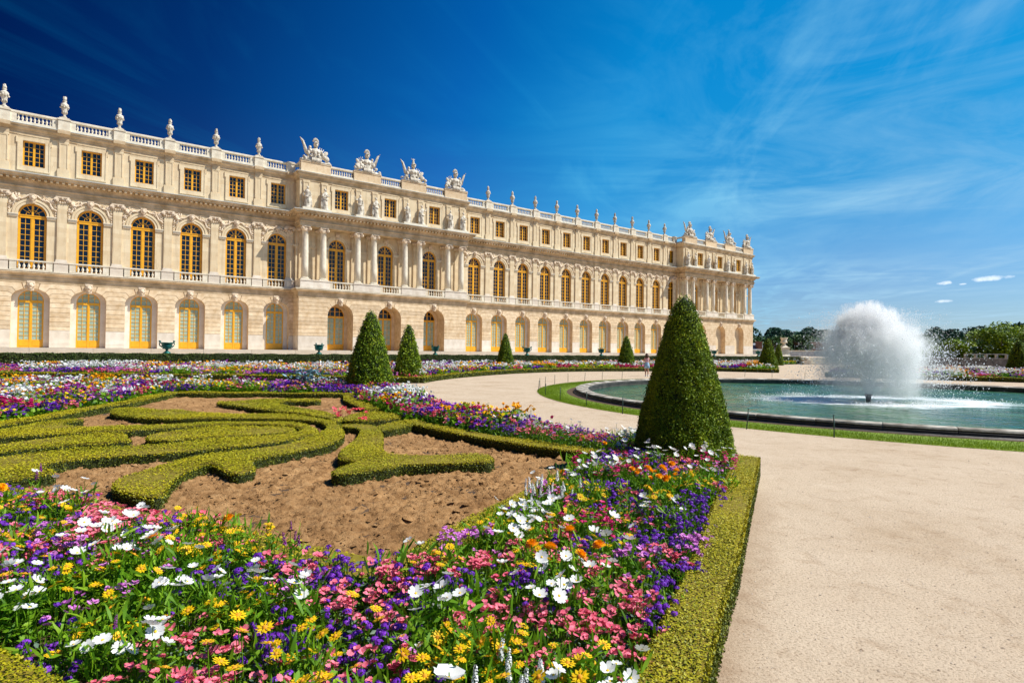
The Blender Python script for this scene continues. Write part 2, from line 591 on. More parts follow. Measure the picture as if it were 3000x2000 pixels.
def tm(v, f, mi=0):
    """template from lists; mi int or list per face"""
    f3 = [x for x in f if len(x) == 3]
    f4 = [x for x in f if len(x) == 4]
    if isinstance(mi, int):
        m3, m4 = [mi] * len(f3), [mi] * len(f4)
    else:
        m3 = [m for x, m in zip(f, mi) if len(x) == 3]
        m4 = [m for x, m in zip(f, mi) if len(x) == 4]
    return dict(v=np.array(v, float), f3=np.array(f3, int).reshape(-1, 3), m3=np.array(m3, int), f4=np.array(f4, int).reshape(-1, 4), m4=np.array(m4, int))


def tm_join(*ts):
    v, f3, m3, f4, m4, o = [], [], [], [], [], 0
    for t in ts:
        v.append(t['v'])
        f3.append(t['f3'] + o)
        f4.append(t['f4'] + o)
        m3.append(t['m3'])
        m4.append(t['m4'])
        o += len(t['v'])
    return dict(v=np.concatenate(v), f3=np.concatenate(f3), m3=np.concatenate(m3), f4=np.concatenate(f4), m4=np.concatenate(m4))


def smooth_poly(pts, it=2, closed=True):
    P = [np.array(p, float) for p in pts]
    for _ in range(it):
        Q = []
        n = len(P)
        rngi = range(n) if closed else range(n - 1)
        if not closed:
            Q.append(P[0])
        for i in rngi:
            a, b = P[i], P[(i + 1) % n]
            Q += [0.75 * a + 0.25 * b, 0.25 * a + 0.75 * b]
        if not closed:
            Q.append(P[-1])
        P = Q
    return np.array(P)


def in_poly(P, x, y):
    x = np.asarray(x)
    y = np.asarray(y)
    ins = np.zeros(x.shape, bool)
    n = len(P)
    j = n - 1
    for i in range(n):
        xi, yi = P[i]
        xj, yj = P[j]
        if yi != yj:
            c = ((yi > y) != (yj > y)) & (x < (xj - xi) * (y - yi) / (yj - yi) + xi)
            ins ^= c
        j = i
    return ins


def dist_poly(P, x, y):
    """distance to the outline"""
    d = np.full(np.shape(x), 1e9)
    n = len(P)
    for i in range(n):
        ax, ay = P[i]
        bx, by = P[(i + 1) % n]
        L = (bx - ax) ** 2 + (by - ay) ** 2 + 1e-12
        t = np.clip(((x - ax) * (bx - ax) + (y - ay) * (by - ay)) / L, 0, 1)
        d = np.minimum(d, np.hypot(x - ax - t * (bx - ax), y - ay - t * (by - ay)))
    return d


def sample_poly(P, n):
    P = np.asarray(P)
    lo, hi = P.min(0), P.max(0)
    A = 0.5 * abs(np.dot(P[:, 0], np.roll(P[:, 1], 1)) - np.dot(P[:, 1], np.roll(P[:, 0], 1)))
    k = int(n * (hi - lo).prod() / max(A, 1e-6) * 1.05) + 8
    x = rng.uniform(lo[0], hi[0], k)
    y = rng.uniform(lo[1], hi[1], k)
    m = in_poly(P, x, y)
    return np.stack([x[m], y[m]], 1)[:n]


def area(P):
    P = np.asarray(P)
    return 0.5 * abs(np.dot(P[:, 0], np.roll(P[:, 1], 1)) - np.dot(P[:, 1], np.roll(P[:, 0], 1)))


def ccw(P):
    P = np.asarray(P)
    a = np.dot(P[:, 0], np.roll(P[:, 1], -1)) - np.dot(P[:, 1], np.roll(P[:, 0], -1))
    return P if a > 0 else P[::-1]


def visible_cull(pos, margin=0.25):
    """keep only what the camera (or one a step beside it) could see: in front of it, within a widened frame"""
    X, Y = pos[:, 0], pos[:, 1]
    return (Y > 0.6) & (np.abs(X) < Y * (0.87 + margin) + 1.5)


LEAF_Q = tm([(-0.5, 0, 0), (0, -0.32, 0.05), (0.5, 0, 0), (0, 0.32, 0.05)], [(0, 1, 2, 3)])


# ================================================================== GROUND
mg, t, b = new_mat('sandy_gravel')
b.inputs['Roughness'].default_value = 0.95
b.inputs['Specular IOR Level'].default_value = 0.15
tcn = N(t, 'ShaderNodeTexCoord')
n1 = N(t, 'ShaderNodeTexNoise')
n1.inputs['Scale'].default_value = 0.6
n1.inputs['Detail'].default_value = 9
n1.inputs['Roughness'].default_value = 0.68
t.links.new(tcn.outputs['Object'], n1.inputs['Vector'])
c = ramp(t, n1.outputs[0], [(0.26, (0.44, 0.32, 0.21)), (0.46, (0.555, 0.435, 0.315)), (0.70, (0.61, 0.49, 0.365))])
n2 = N(t, 'ShaderNodeTexNoise')
n2.inputs['Scale'].default_value = 55
n2.inputs['Detail'].default_value = 6
n2.inputs['Roughness'].default_value = 0.7
t.links.new(tcn.outputs['Object'], n2.inputs['Vector'])
c = mix(t, 0.6, c, ramp(t, n2.outputs[0], [(0.38, (0.30, 0.23, 0.17)), (0.48, (1, 1, 1)), (0.7, (1.16, 1.13, 1.1))]), 'MULTIPLY')
n3 = N(t, 'ShaderNodeTexNoise')
n3.inputs['Scale'].default_value = 3.2
n3.inputs['Detail'].default_value = 7
n3.inputs['Roughness'].default_value = 0.75
n3.inputs['Distortion'].default_value = 0.4
t.links.new(tcn.outputs['Object'], n3.inputs['Vector'])
c = mix(t, 0.55, c, ramp(t, n3.outputs[0], [(0.33, (0.66, 0.58, 0.50)), (0.47, (0.97, 0.96, 0.94)), (1, (1.05, 1.04, 1.03))]), 'MULTIPLY')
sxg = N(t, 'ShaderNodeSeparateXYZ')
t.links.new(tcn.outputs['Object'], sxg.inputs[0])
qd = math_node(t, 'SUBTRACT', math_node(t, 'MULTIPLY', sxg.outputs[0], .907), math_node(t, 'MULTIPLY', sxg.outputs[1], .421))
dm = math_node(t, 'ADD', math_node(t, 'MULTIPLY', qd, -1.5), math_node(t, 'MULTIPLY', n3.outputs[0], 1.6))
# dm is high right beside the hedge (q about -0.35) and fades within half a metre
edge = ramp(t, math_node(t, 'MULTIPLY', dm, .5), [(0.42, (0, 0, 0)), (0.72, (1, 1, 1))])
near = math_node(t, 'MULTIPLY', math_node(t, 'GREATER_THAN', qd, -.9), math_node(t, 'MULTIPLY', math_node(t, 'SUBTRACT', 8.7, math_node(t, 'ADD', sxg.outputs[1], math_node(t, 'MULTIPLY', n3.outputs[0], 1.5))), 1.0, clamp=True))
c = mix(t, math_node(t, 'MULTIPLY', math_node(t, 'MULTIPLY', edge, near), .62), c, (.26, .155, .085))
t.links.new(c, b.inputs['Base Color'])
bp = N(t, 'ShaderNodeBump')
bp.inputs['Strength'].default_value = 0.75
bp.inputs['Distance'].default_value = 0.03
t.links.new(math_node(t, 'ADD', math_node(t, 'MULTIPLY', n2.outputs[0], 0.35), n3.outputs[0]), bp.inputs['Height'])
t.links.new(bp.outputs[0], b.inputs['Normal'])
M['gravel'] = mg

BC = np.array([15.3, 24.3])          # centre of the round basin
mb = MB()
n = 96
rr_ = (12.45, 20, 60, 400, 3000)
mb.add([(BC[0] + r * math.cos(2 * math.pi * i / n), BC[1] + r * math.sin(2 * math.pi * i / n), 0) for r in rr_ for i in range(n)],
       [(k * n + i, (k + 1) * n + i, (k + 1) * n + (i + 1) % n, k * n + (i + 1) % n) for k in range(len(rr_) - 1) for i in range(n)])
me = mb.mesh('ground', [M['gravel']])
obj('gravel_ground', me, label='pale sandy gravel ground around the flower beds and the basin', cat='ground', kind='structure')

# facade frame: local x runs along the facade, local y into the building
TH = 0.9329
FD = 72.52
FU = (math.sin(TH), math.cos(TH))
FN = (-math.cos(TH), math.sin(TH))
FROT = math.atan2(FU[1], FU[0])


def fw(s, y, z=0.0):
    """facade coordinates to world (y measured from the facade plane, into the building)"""
    return (s * FU[0] + (FD + y) * FN[0], s * FU[1] + (FD + y) * FN[1], z)


# ================================================================== PALACE
palace = obj('palace', None, loc=(FD * FN[0], FD * FN[1], 0), rz=FROT,
             label='long cream stone palace wing with yellow arched windows and two column-fronted projections', cat='palace')
P_G, P_E, P_A, P_W = -2.0, -2.15, -1.75, -0.5     # projection planes: ground wall, entablature, attic wall, upper back wall
S_END = 116.3
PAV = [(21.0, 44.1, [26.05, 32.55, 39.05], [22.8, 29.3, 35.8, 42.3]),
       (93.0, S_END, [98.2, 104.7, 111.2], [94.95, 101.45, 107.95, 114.5])]
WING1 = [-8.0 + 4.5 * k for k in range(7)]
WING2 = [46.75 + 4.5 * k for k in range(11)]
SECT = [('w', -12.0, 21.0, WING1), ('p', 21.0, 44.1, PAV[0][2]), ('w', 44.1, 93.0, WING2), ('p', 93.0, S_END, PAV[1][2])]
DEPTH = 22.0


def arch_pts(cx, hw, zs, rise, n=16, x_from=math.pi, x_to=0.0):
    return [(cx + hw * math.cos(x_from + (x_to - x_from) * i / n), zs + rise * math.sin(x_from + (x_to - x_from) * i / n)) for i in range(n + 1)]


def wall_with_arches(mb, x0, x1, z0, z1, y, openings, depth, mi=0, mr=0):
    """openings: (cx, hw, zbottom, zspring, rise); rise 0 = flat head. Front faces plus reveals going in by depth."""
    cur = x0
    n = 14
    for (cx, hw, zb, zs, rise) in openings:
        a, b_ = cx - hw, cx + hw
        mb.add([(cur, y, z0), (a, y, z0), (a, y, z1), (cur, y, z1)], [(0, 1, 2, 3)], mi)
        if zb > z0 + 1e-4:
            mb.add([(a, y, z0), (b_, y, z0), (b_, y, zb), (a, y, zb)], [(0, 1, 2, 3)], mi)
        ap = arch_pts(cx, hw, zs, rise, n) if rise > 0 else [(a, zs), (b_, zs)]
        for i in range(len(ap) - 1):
            (xa, za), (xb, zb2) = ap[i], ap[i + 1]
            mb.add([(xa, y, za), (xb, y, zb2), (xb, y, z1), (xa, y, z1)], [(0, 1, 2, 3)], mi)
            mb.add([(xa, y, za), (xa, y + depth, za), (xb, y + depth, zb2), (xb, y, zb2)], [(0, 1, 2, 3)], mr)
        mb.add([(a, y, zb), (a, y + depth, zb), (a, y + depth, zs), (a, y, zs)], [(0, 1, 2, 3)], mr)
        mb.add([(b_, y, zb), (b_, y, zs), (b_, y + depth, zs), (b_, y + depth, zb)], [(0, 1, 2, 3)], mr)
        mb.add([(a, y, zb), (b_, y, zb), (b_, y + depth, zb), (a, y + depth, zb)], [(0, 1, 2, 3)], mr)
        cur = b_
    mb.add([(cur, y, z0), (x1, y, z0), (x1, y, z1), (cur, y, z1)], [(0, 1, 2, 3)], mi)


def sweep(mb, path, prof, mi=0):
    """moulding profile [(projection, z)] swept along an open path in plan with mitred corners"""
    P = [Vector(p) for p in path]
    offs = []
    for i, p in enumerate(P):
        ns = []
        if i > 0:
            d = (P[i] - P[i - 1]).normalized()
            ns.append(Vector((d.y, -d.x)))
        if i < len(P) - 1:
            d = (P[i + 1] - P[i]).normalized()
            ns.append(Vector((d.y, -d.x)))
        if len(ns) == 1:
            offs.append(ns[0])
        else:
            m = ns[0] + ns[1]
            offs.append(m / max(0.2, m.dot(ns[0])))
    k = len(prof)
    vs = []
    for p, o in zip(P, offs):
        for (pr, z) in prof:
            vs.append((p.x + o.x * pr, p.y + o.y * pr, z))
    fs = []
    for i in range(len(P) - 1):
        for j in range(k - 1):
            fs.append((i * k + j, (i + 1) * k + j, (i + 1) * k + j + 1, i * k + j + 1))
    mb.add(vs, fs, mi)


def facade_path(yw, yp, end_depth=DEPTH):
    return [(-12.0, yw), (21.0, yw), (21.0, yp), (44.1, yp), (44.1, yw), (93.0, yw), (93.0, yp), (S_END, yp), (S_END, end_depth)]


Z0, ZG, ZS, ZE, ZC, ZA, ZT = 1.5, 7.70, 8.81, 16.2, 17.94, 21.72, 22.6
G_HW, G_ZS, G_RISE = 1.45, 6.12, 1.05
U_HW, U_ZS = 1.09, 14.15
# ground storey, upper storey and attic walls, one of each per section
for kind_, x0, x1, bays in SECT:
    pav = kind_ == 'p'
    yg = P_G if pav else 0.0
    mb = MB()
    ops = [(c_, 1.6, Z0, 5.62, 1.6) for c_ in bays] if pav else [(c_, G_HW, Z0, G_ZS, G_RISE) for c_ in bays]
    wall_with_arches(mb, x0, x1, Z0, ZG, yg, ops, 2.05 if pav else 0.62, 0, 1)
    if pav:
        mb.add([(x0, 0, Z0), (x0, yg, Z0), (x0, yg, ZG), (x0, 0, ZG)], [(0, 1, 2, 3)])
        mb.add([(x1, yg, Z0), (x1, DEPTH if x1 > 100 else 0, Z0), (x1, DEPTH if x1 > 100 else 0, ZG), (x1, yg, ZG)], [(0, 1, 2, 3)])
    obj('ground_storey_wall', mb.mesh('ground_storey_wall', [M['joint'] if not pav else M['joint'], M['block']]), palace)
    mb = MB()
    yu = P_W if pav else 0.0
    wall_with_arches(mb, x0, x1, ZG, ZE + 1.0, yu, [(c_, U_HW, ZS - 0.05, U_ZS, U_HW) for c_ in bays], 0.42, 0, 0)
    if pav:
        mb.add([(x0, 0, ZG), (x0, yu, ZG), (x0, yu, ZE + 1), (x0, 0, ZE + 1)], [(0, 1, 2, 3)])
        mb.add([(x1, yu, ZG), (x1, DEPTH if x1 > 100 else 0, ZG), (x1, DEPTH if x1 > 100 else 0, ZE + 1), (x1, yu, ZE + 1)], [(0, 1, 2, 3)])
    obj('upper_storey_wall', mb.mesh('upper_storey_wall', [M['wall']]), palace)
    mb = MB()
    ya = P_A if pav else 0.0
    wall_with_arches(mb, x0, x1, ZC - 0.1, ZA + 0.4, ya, [(c_, 0.84, 18.77, 21.17, 0) for c_ in bays], 0.45, 0, 0)
    if pav:
        mb.add([(x0, 0, ZC - .1), (x0, ya, ZC - .1), (x0, ya, ZA + .4), (x0, 0, ZA + .4)], [(0, 1, 2, 3)])
        mb.add([(x1, ya, ZC - .1), (x1, DEPTH if x1 > 100 else 0, ZC - .1), (x1, DEPTH if x1 > 100 else 0, ZA + .4), (x1, ya, ZA + .4)], [(0, 1, 2, 3)])
    obj('attic_wall', mb.mesh('attic_wall', [M['wall']]), palace)

# roof and inner cores that close the building behind the openings
mb = MB()
mb.box(-12, S_END - 0.05, 0.35, DEPTH, ZT - 0.25, ZT + 0.1)
mb.box(21.2, 43.9, P_A + .3, 0.35, ZT - 0.25, ZT + 0.1)
mb.box(93.2, S_END - .2, P_A + .3, 0.35, ZT - 0.25, ZT + 0.1)
obj('roof', mb.mesh('roof', [M['roof']]), palace)
mb = MB()
mb.box(-12, S_END - .1, 1.2, DEPTH - .1, Z0, ZT - 0.3)
obj('interior_core', mb.mesh('interior_core', [M['joint']]), palace)

# mouldings
mb = MB()
sweep(mb, facade_path(0, P_G), [(0.0, 7.66), (0.06, 7.66), (0.06, 7.84), (0.10, 7.88), (0.10, 8.10), (0.16, 8.16), (0.16, 8.36), (0.30, 8.50), (0.46, 8.56), (0.46, 8.70)])
obj('string_course', mb.mesh('string_course', [M['cornice']]), palace)
mb = MB()
sweep(mb, facade_path(0, P_G), [(0.46, 8.70), (0.50, 8.71), (0.50, 8.80), (0.0, 8.84), (-2.0, 8.845)])
obj('string_course_ledge', mb.mesh('string_course_ledge', [M['white']]), palace)
mb = MB()
sweep(mb, facade_path(0, P_E), [(-1.7, 16.2), (0.06, 16.2), (0.06, 16.42), (0.10, 16.44), (0.10, 16.66), (0.20, 16.72), (0.20, 16.80), (0.05, 16.84), (0.05, 17.18), (0.16, 17.26), (0.16, 17.30), (0.26, 17.34)])
obj('entablature', mb.mesh('entablature', [M['cornice']]), palace)
mb = MB()
sweep(mb, facade_path(0, P_E), [(0.26, 17.34), (0.28, 17.34), (0.28, 17.56), (0.80, 17.58), (0.82, 17.70), (0.92, 17.80), (0.95, 17.88)])
obj('main_cornice', mb.mesh('main_cornice', [M['cornice']]), palace)
mb = MB()
sweep(mb, facade_path(0, P_E), [(0.95, 17.88), (0.97, 17.89), (0.97, 17.95), (-2.3, 17.98)])
obj('cornice_ledge', mb.mesh('cornice_ledge', [M['lead']]), palace)
# modillions under the main cornice
mb = MB()
pth = facade_path(0, P_E, 6)
for i in range(len(pth) - 1):
    a, b_ = Vector(pth[i]), Vector(pth[i + 1])
    L = (b_ - a).length
    d = (b_ - a) / L
    o_ = Vector((d.y, -d.x))
    k = int(L / 0.46)
    for j in range(k):
        c_ = a + d * (0.23 + j * 0.46)
        p0, p1 = c_ + o_ * 0.26, c_ + o_ * 0.72
        q = [p0 - d * .11, p0 + d * .11, p1 + d * .11, p1 - d * .11]
        mb.add([(v.x, v.y, 17.36) for v in q] + [(v.x, v.y, 17.579) for v in q], [(3, 2, 1, 0), (4, 5, 6, 7), (0, 1, 5, 4), (1, 2, 6, 5), (2, 3, 7, 6), (3, 0, 4, 7)])
obj('modillion_row', mb.mesh('modillion_row', [M['cornice']]), palace, kind='stuff')
mb = MB()
sweep(mb, facade_path(0, P_A), [(0.0, 21.66), (0.07, 21.70), (0.07, 21.95), (0.14, 22.02), (0.14, 22.10), (0.34, 22.28), (0.38, 22.46), (0.44, 22.48), (0.46, 22.58)])
obj('attic_cornice', mb.mesh('attic_cornice', [M['cornice']]), palace)
mb = MB()
sweep(mb, facade_path(0, P_A), [(0.46, 22.58), (0.48, 22.59), (0.48, 22.64), (-0.5, 22.70)])
obj('attic_ledge', mb.mesh('attic_ledge', [M['lead']]), palace)
mb = MB()
sweep(mb, facade_path(-0.06, P_A - 0.06, 8), [(0.06, 22.65), (0.10, 22.65), (0.10, 22.93), (0.04, 22.96), (-0.36, 22.97)])
sweep(mb, facade_path(-0.06, P_A - 0.06, 8), [(-0.34, 23.60), (0.02, 23.60), (0.10, 23.66), (0.10, 23.80), (0.05, 23.85), (-0.40, 23.86)])
obj('balustrade_rail', mb.mesh('balustrade_rail', [M['white']]), palace)


# ---- rusticated stone blocks
def block_obj(pts, y, parent=palace, mat='block', cache={}, base=(0.0)):
    pass


blk_cache = {}
blk_count = 0
stuff_blocks = MB()


def block(pts, y, ox, mat='block', depth=0.05):
    """pts relative to ox; equal shapes share one mesh"""
    global blk_count
    key = (tuple((round(x, 3), round(z, 3)) for x, z in pts), mat, depth)
    if blk_count >= 296:
        stuff_blocks.prism_xz([(x + ox, z) for x, z in pts], y - depth, y + 0.02, 0 if mat == 'block' else 1)
        return
    if key not in blk_cache:
        mb = MB()
        mb.prism_xz(list(pts), -depth, 0.02)
        blk_cache[key] = mb.mesh('stone_block', [M[mat]])
    obj('stone_block', blk_cache[key], palace, loc=(ox, y, 0))
    blk_count += 1


GAP = 0.017
LV = [3.18, 3.55, 4.005, 4.46, 4.915, 5.37, 5.825, 6.28, 6.73, 7.19, 7.65]


def pier(cL, cR, hwL, hwR, y, zsp, rise, edgeL=None, edgeR=None):
    """stones of one pier between the arch centred cL and the arch centred cR (or a straight edge)"""
    xl = cL + hwL if cL is not None else edgeL
    xr = cR - hwR if cR is not None else edgeR
    ox = xl
    w = xr - xl
    # smooth base blocks
    block([(0.0, Z0 + .34), (w, Z0 + .34), (w, 3.17), (0.0, 3.17)], y, ox, 'base')
    block([(-0.0, Z0), (w, Z0), (w, Z0 + .33), (0, Z0 + .33)], y, ox, 'base', 0.09)

    def edge(side, z, knee=True):
        """x of the block edge at level z and the arch point belonging to it"""
        c0, hw = (cL, hwL) if side == 'L' else (cR, hwR)
        sg = 1 if side == 'L' else -1
        if c0 is None or z <= zsp + 0.02:
            xe = xl if side == 'L' else xr
            return [(xe - ox, z)]
        t_ = min(1.0, (z - zsp) / (7.65 - zsp))
        ang = math.asin(min(0.985, t_ * 0.93))
        ax_, az_ = hw * math.cos(ang), zsp + rise * math.sin(ang)
        nx, nz = math.cos(ang) * 0.75, math.sin(ang) + 0.12
        k = (z - az_) / max(nz, 0.05)
        k = min(k, 0.55 / max(nx, .1)) if z < 7.6 else k
        return [(c0 + sg * ax_ - ox, az_), (c0 + sg * (ax_ + nx * k) - ox, z)]
    for a in range(len(LV) - 1):
        z0_, z1_ = LV[a] + GAP, LV[a + 1] - GAP
        if LV[a + 1] <= zsp + 0.02:
            block([(0, z0_), (w, z0_), (w, z1_), (0, z1_)], y, ox)
            continue
        lo_l, lo_r, hi_l, hi_r = edge('L', z0_), edge('R', z0_), edge('L', z1_), edge('R', z1_)
        pts = list(reversed(lo_l)) if False else []
        # counter-clockwise: bottom from left to right, then top from right to left
        pts = lo_l + list(reversed(lo_r)) + hi_r + list(reversed(hi_l))
        block(pts, y, ox)


def keystones(cx, hw, zsp, rise, y):
    ang = math.asin(0.93)
    ax_, az_ = hw * math.cos(ang), zsp + rise * math.sin(ang)
    nx, nz = math.cos(ang) * 0.75, math.sin(ang) + 0.12
    k = (7.63 - az_) / nz
    tx = ax_ + nx * k
    top = 7.628
    for sg in (-1, 1):
        pts = [(sg * 0.24, zsp + rise * 0.985), (sg * (ax_ - .03), az_ + .01), (sg * (tx - .04), top), (sg * .24, top)]
        if sg < 0:
            pts = pts[::-1]
        block(pts, y, cx)


for kind_, x0, x1, bays in SECT:
    if kind_ == 'w':
        y, zs_, ri, hw = 0.0, G_ZS, G_RISE, G_HW
    else:
        y, zs_, ri, hw = P_G, 5.62, 1.6, 1.6
    cs = [None] + list(bays) + [None]
    for i in range(len(cs) - 1):
        pier(cs[i], cs[i + 1], hw, hw, y, zs_, ri, edgeL=x0, edgeR=x1)
    for c_ in bays:
        keystones(c_, hw, zs_, ri, y)
if stuff_blocks.v:
    obj('stone_block', stuff_blocks.mesh('stone_block_rest', [M['block'], M['base']]), palace, kind='stuff')
# return faces of the projections: coursed blocks
for xs, y1, side in ((21.0, -0.06, -1), (93.0, -0.06, -1), (S_END, DEPTH, 1)):
    mb = MB()
    x0_, x1_ = (xs - .045, xs + .02) if side < 0 else (xs - .02, xs + .045)
    for a in range(len(LV) - 1):
        mb.box(x0_, x1_, P_G - 0.02, y1, LV[a] + GAP, LV[a + 1] - GAP)
    mb.box(x0_, x1_, P_G - 0.02, y1, Z0, 3.17, 1)
    obj('return_masonry', mb.mesh('return_masonry', [M['block'], M['base']]), palace, kind='stuff')


# ---- windows and doors
def arched_frame(hw, zb, zs, rise, th, y0, y1, mb, n=14, mi=0):
    """band of width th along the inside of an arched opening"""
    outer = [(-hw, zb)] + arch_pts(0, hw, zs, rise, n) + [(hw, zb)]
    inner = [(-hw + th, zb)] + arch_pts(0, hw - th, zs, rise - th, n) + [(hw - th, zb)]
    k = len(outer)
    vs = [(x, y0, z) for x, z in outer] + [(x, y0, z) for x, z in inner] + [(x, y1, z) for x, z in inner]
    fs = []
    for i in range(k - 1):
        fs.append((i, i + k, i + 1 + k, i + 1))
        fs.append((i + k, i + 2 * k, i + 1 + 2 * k, i + 1 + k))
    mb.add(vs, fs, mi)


def arch_fill(hw, zb, zs, rise, y, mb, n=14, mi=0):
    pts = [(-hw, zb)] + arch_pts(0, hw, zs, rise, n) + [(hw, zb)]
    mb.add([(x, y, z) for x, z in pts], [tuple(range(len(pts) - 1, -1, -1))], mi)


def win_parts_upper():
    f = MB()
    arched_frame(1.075, ZS - .05, U_ZS, 1.075, 0.13, 0, 0.14, f)
    f.box(-0.95, 0.95, -0.05, 0.1, 13.84, 14.06)
    f.box(-0.97, 0.97, -0.09, 0.1, 14.06, 14.15)
    f.box(-0.10, 0.10, -0.03, 0.1, ZS - .05, 13.84)
    f.box(-0.08, 0.08, -0.02, 0.1, 14.15, 15.12)
    for sg in (-1, 1):
        a, b_ = (-0.945, -0.10) if sg < 0 else (0.10, 0.945)
        f.box(a, a + .06, 0.0, .08, 8.8, 13.84)
        f.box(b_ - .06, b_, 0.0, .08, 8.8, 13.84)
        f.box(a, b_, 0.0, .08, 8.8, 9.1)
    g = MB()
    for sg in (-1, 1):
        a, b_ = (-0.885, -0.16) if sg < 0 else (0.16, 0.885)
        m_ = (a + b_) / 2
        g.box(m_ - .022, m_ + .022, 0.015, .06, 9.1, 13.84)
        for k in range(1, 9):
            z = 9.1 + (13.84 - 9.1) * k / 9
            g.box(a, m_ - .022, 0.015, .06, z - .022, z + .022)
            g.box(m_ + .022, b_, 0.015, .06, z - .022, z + .022)
    # fanlight bars
    for sg in (-1, 1):
        for an in (35, 62):
            a = R(an)
            x0_, z0_ = .30 * math.cos(a) * sg, 14.17 + .30 * math.sin(a)
            x1_, z1_ = .96 * math.cos(a) * sg, 14.15 + .96 * math.sin(a)
            nx, nz = -math.sin(a) * .024 * sg, math.cos(a) * .024
            g.prism_xz([(x0_ - nx, z0_ - nz), (x1_ - nx, z1_ - nz), (x1_ + nx, z1_ + nz), (x0_ + nx, z0_ + nz)][::sg], 0.02, .06)
        for i in range(6):
            a0, a1 = R(5 + 80 * i / 6), R(5 + 80 * (i + 1) / 6)
            q = [(.48 * math.cos(a0) * sg, 14.15 + .48 * math.sin(a0)), (.53 * math.cos(a0) * sg, 14.15 + .53 * math.sin(a0)), (.53 * math.cos(a1) * sg, 14.15 + .53 * math.sin(a1)), (.48 * math.cos(a1) * sg, 14.15 + .48 * math.sin(a1))]
            g.prism_xz(q[::sg], 0.018, .06)
    p1, p2, p3 = MB(), MB(), MB()
    p1.box(-0.9, -0.1, .045, .06, 9.0, 13.9)
    p2.box(0.1, 0.9, .045, .06, 9.0, 13.9)
    arch_fill(.97, 14.0, U_ZS, .97, .05, p3)
    return (f.mesh('window', [M['yellow']]), g.mesh('glazing_bars', [M['yellow']]),
            [p.mesh('pane', [M['dark_glass']]) for p in (p1, p2, p3)])


def door_parts(hw, zs, rise, fan_glass, rows=9, panel_top=2.25):
    f = MB()
    tr = zs - 0.10
    arched_frame(hw, Z0, zs, rise, 0.085, 0, 0.12, f)
    f.box(-hw + .1, hw - .1, -0.04, .1, tr - .14, tr + .10)
    f.box(-.065, .065, -.03, .1, Z0, tr - .14)
    f.box(-.06, .06, -.02, .1, tr + .10, zs + rise - .08)
    for sg in (-1, 1):
        a, b_ = (-hw + .085, -.065) if sg < 0 else (.065, hw - .085)
        f.box(a, b_, .0, .09, Z0, panel_top)
        f.box(a + .1, b_ - .1, -.02, .0, Z0 + .14, panel_top - .14)
        f.box(a, a + .055, 0, .08, panel_top, tr - .14)
        f.box(b_ - .055, b_, 0, .08, panel_top, tr - .14)
    g = MB()
    for sg in (-1, 1):
        a, b_ = (-hw + .14, -.12) if sg < 0 else (.12, hw - .14)
        m_ = (a + b_) / 2
        g.box(m_ - .020, m_ + .020, .012, .06, panel_top, tr - .14)
        for k in range(1, rows):
            z = panel_top + (tr - .14 - panel_top) * k / rows
            g.box(a, m_ - .020, .012, .06, z - .019, z + .019)
            g.box(m_ + .020, b_, .012, .06, z - .019, z + .019)
        g.box(m_ - .025, m_ + .025, .012, .06, tr + .1, zs + rise * math.sqrt(max(0, 1 - (m_ / hw) ** 2)) - .08)
        zmid = tr + .1 + (zs + rise - tr - .1) * .48
        g.box(a - .06, m_ - .025, .012, .06, zmid - .025, zmid + .025)
        g.box(m_ + .025, b_ + .06, .012, .06, zmid - .025, zmid + .025)
    p1, p2, p3 = MB(), MB(), MB()
    p1.box(-hw + .11, -.08, .045, .06, panel_top - .05, tr)
    p2.box(.08, hw - .11, .045, .06, panel_top - .05, tr)
    arch_fill(hw - .07, tr, zs, rise - .07, .05, p3)
    return (f.mesh('door', [M['yellow']]), g.mesh('glazing_bars', [M['yellow']]),
            [p1.mesh('pane', [M['curtain_glass']]), p2.mesh('pane', [M['curtain_glass']]), p3.mesh('pane', [M[fan_glass]])])


def win_parts_attic():
    f = MB()
    a, b_, z0_, z1_ = -.84, .84, 18.77, 21.17
    f.box(a, b_, 0, .1, z0_, z0_ + .12)
    f.box(a, b_, 0, .1, z1_ - .12, z1_)
    f.box(a, a + .12, 0, .1, z0_ + .12, z1_ - .12)
    f.box(b_ - .12, b_, 0, .1, z0_ + .12, z1_ - .12)
    f.box(-.09, .09, -.03, .1, z0_ + .12, z1_ - .12)
    g = MB()
    for a_, c_ in ((-.72, -.09), (.09, .72)):
        m_ = (a_ + c_) / 2
        g.box(m_ - .022, m_ + .022, .012, .06, z0_ + .12, z1_ - .12)
        for k in range(1, 5):
            z = z0_ + .12 + (z1_ - z0_ - .24) * k / 5
            g.box(a_, m_ - .022, .012, .06, z - .022, z + .022)
            g.box(m_ + .022, c_, .012, .06, z - .022, z + .022)
    p1, p2 = MB(), MB()
    p1.box(-.76, -.05, .045, .06, z0_ + .1, z1_ - .1)
    p2.box(.05, .76, .045, .06, z0_ + .1, z1_ - .1)
    return (f.mesh('window', [M['yellow']]), g.mesh('glazing_bars', [M['yellow']]), [p.mesh('pane', [M['dark_glass']]) for p in (p1, p2)])


UPW, ATW = win_parts_upper(), win_parts_attic()
DRW = door_parts(0.99, 6.03, 0.98, 'curtain_glass')
DRP = door_parts(1.2, 5.75, 1.2, 'dark_glass', rows=5)


def put_unit(name, parts, x, y):
    o = obj(name, parts[0], palace, loc=(x, y, 0))
    obj('glazing_bars', parts[1], o)
    for p in parts[2]:
        obj('pane', p, o)
    return o


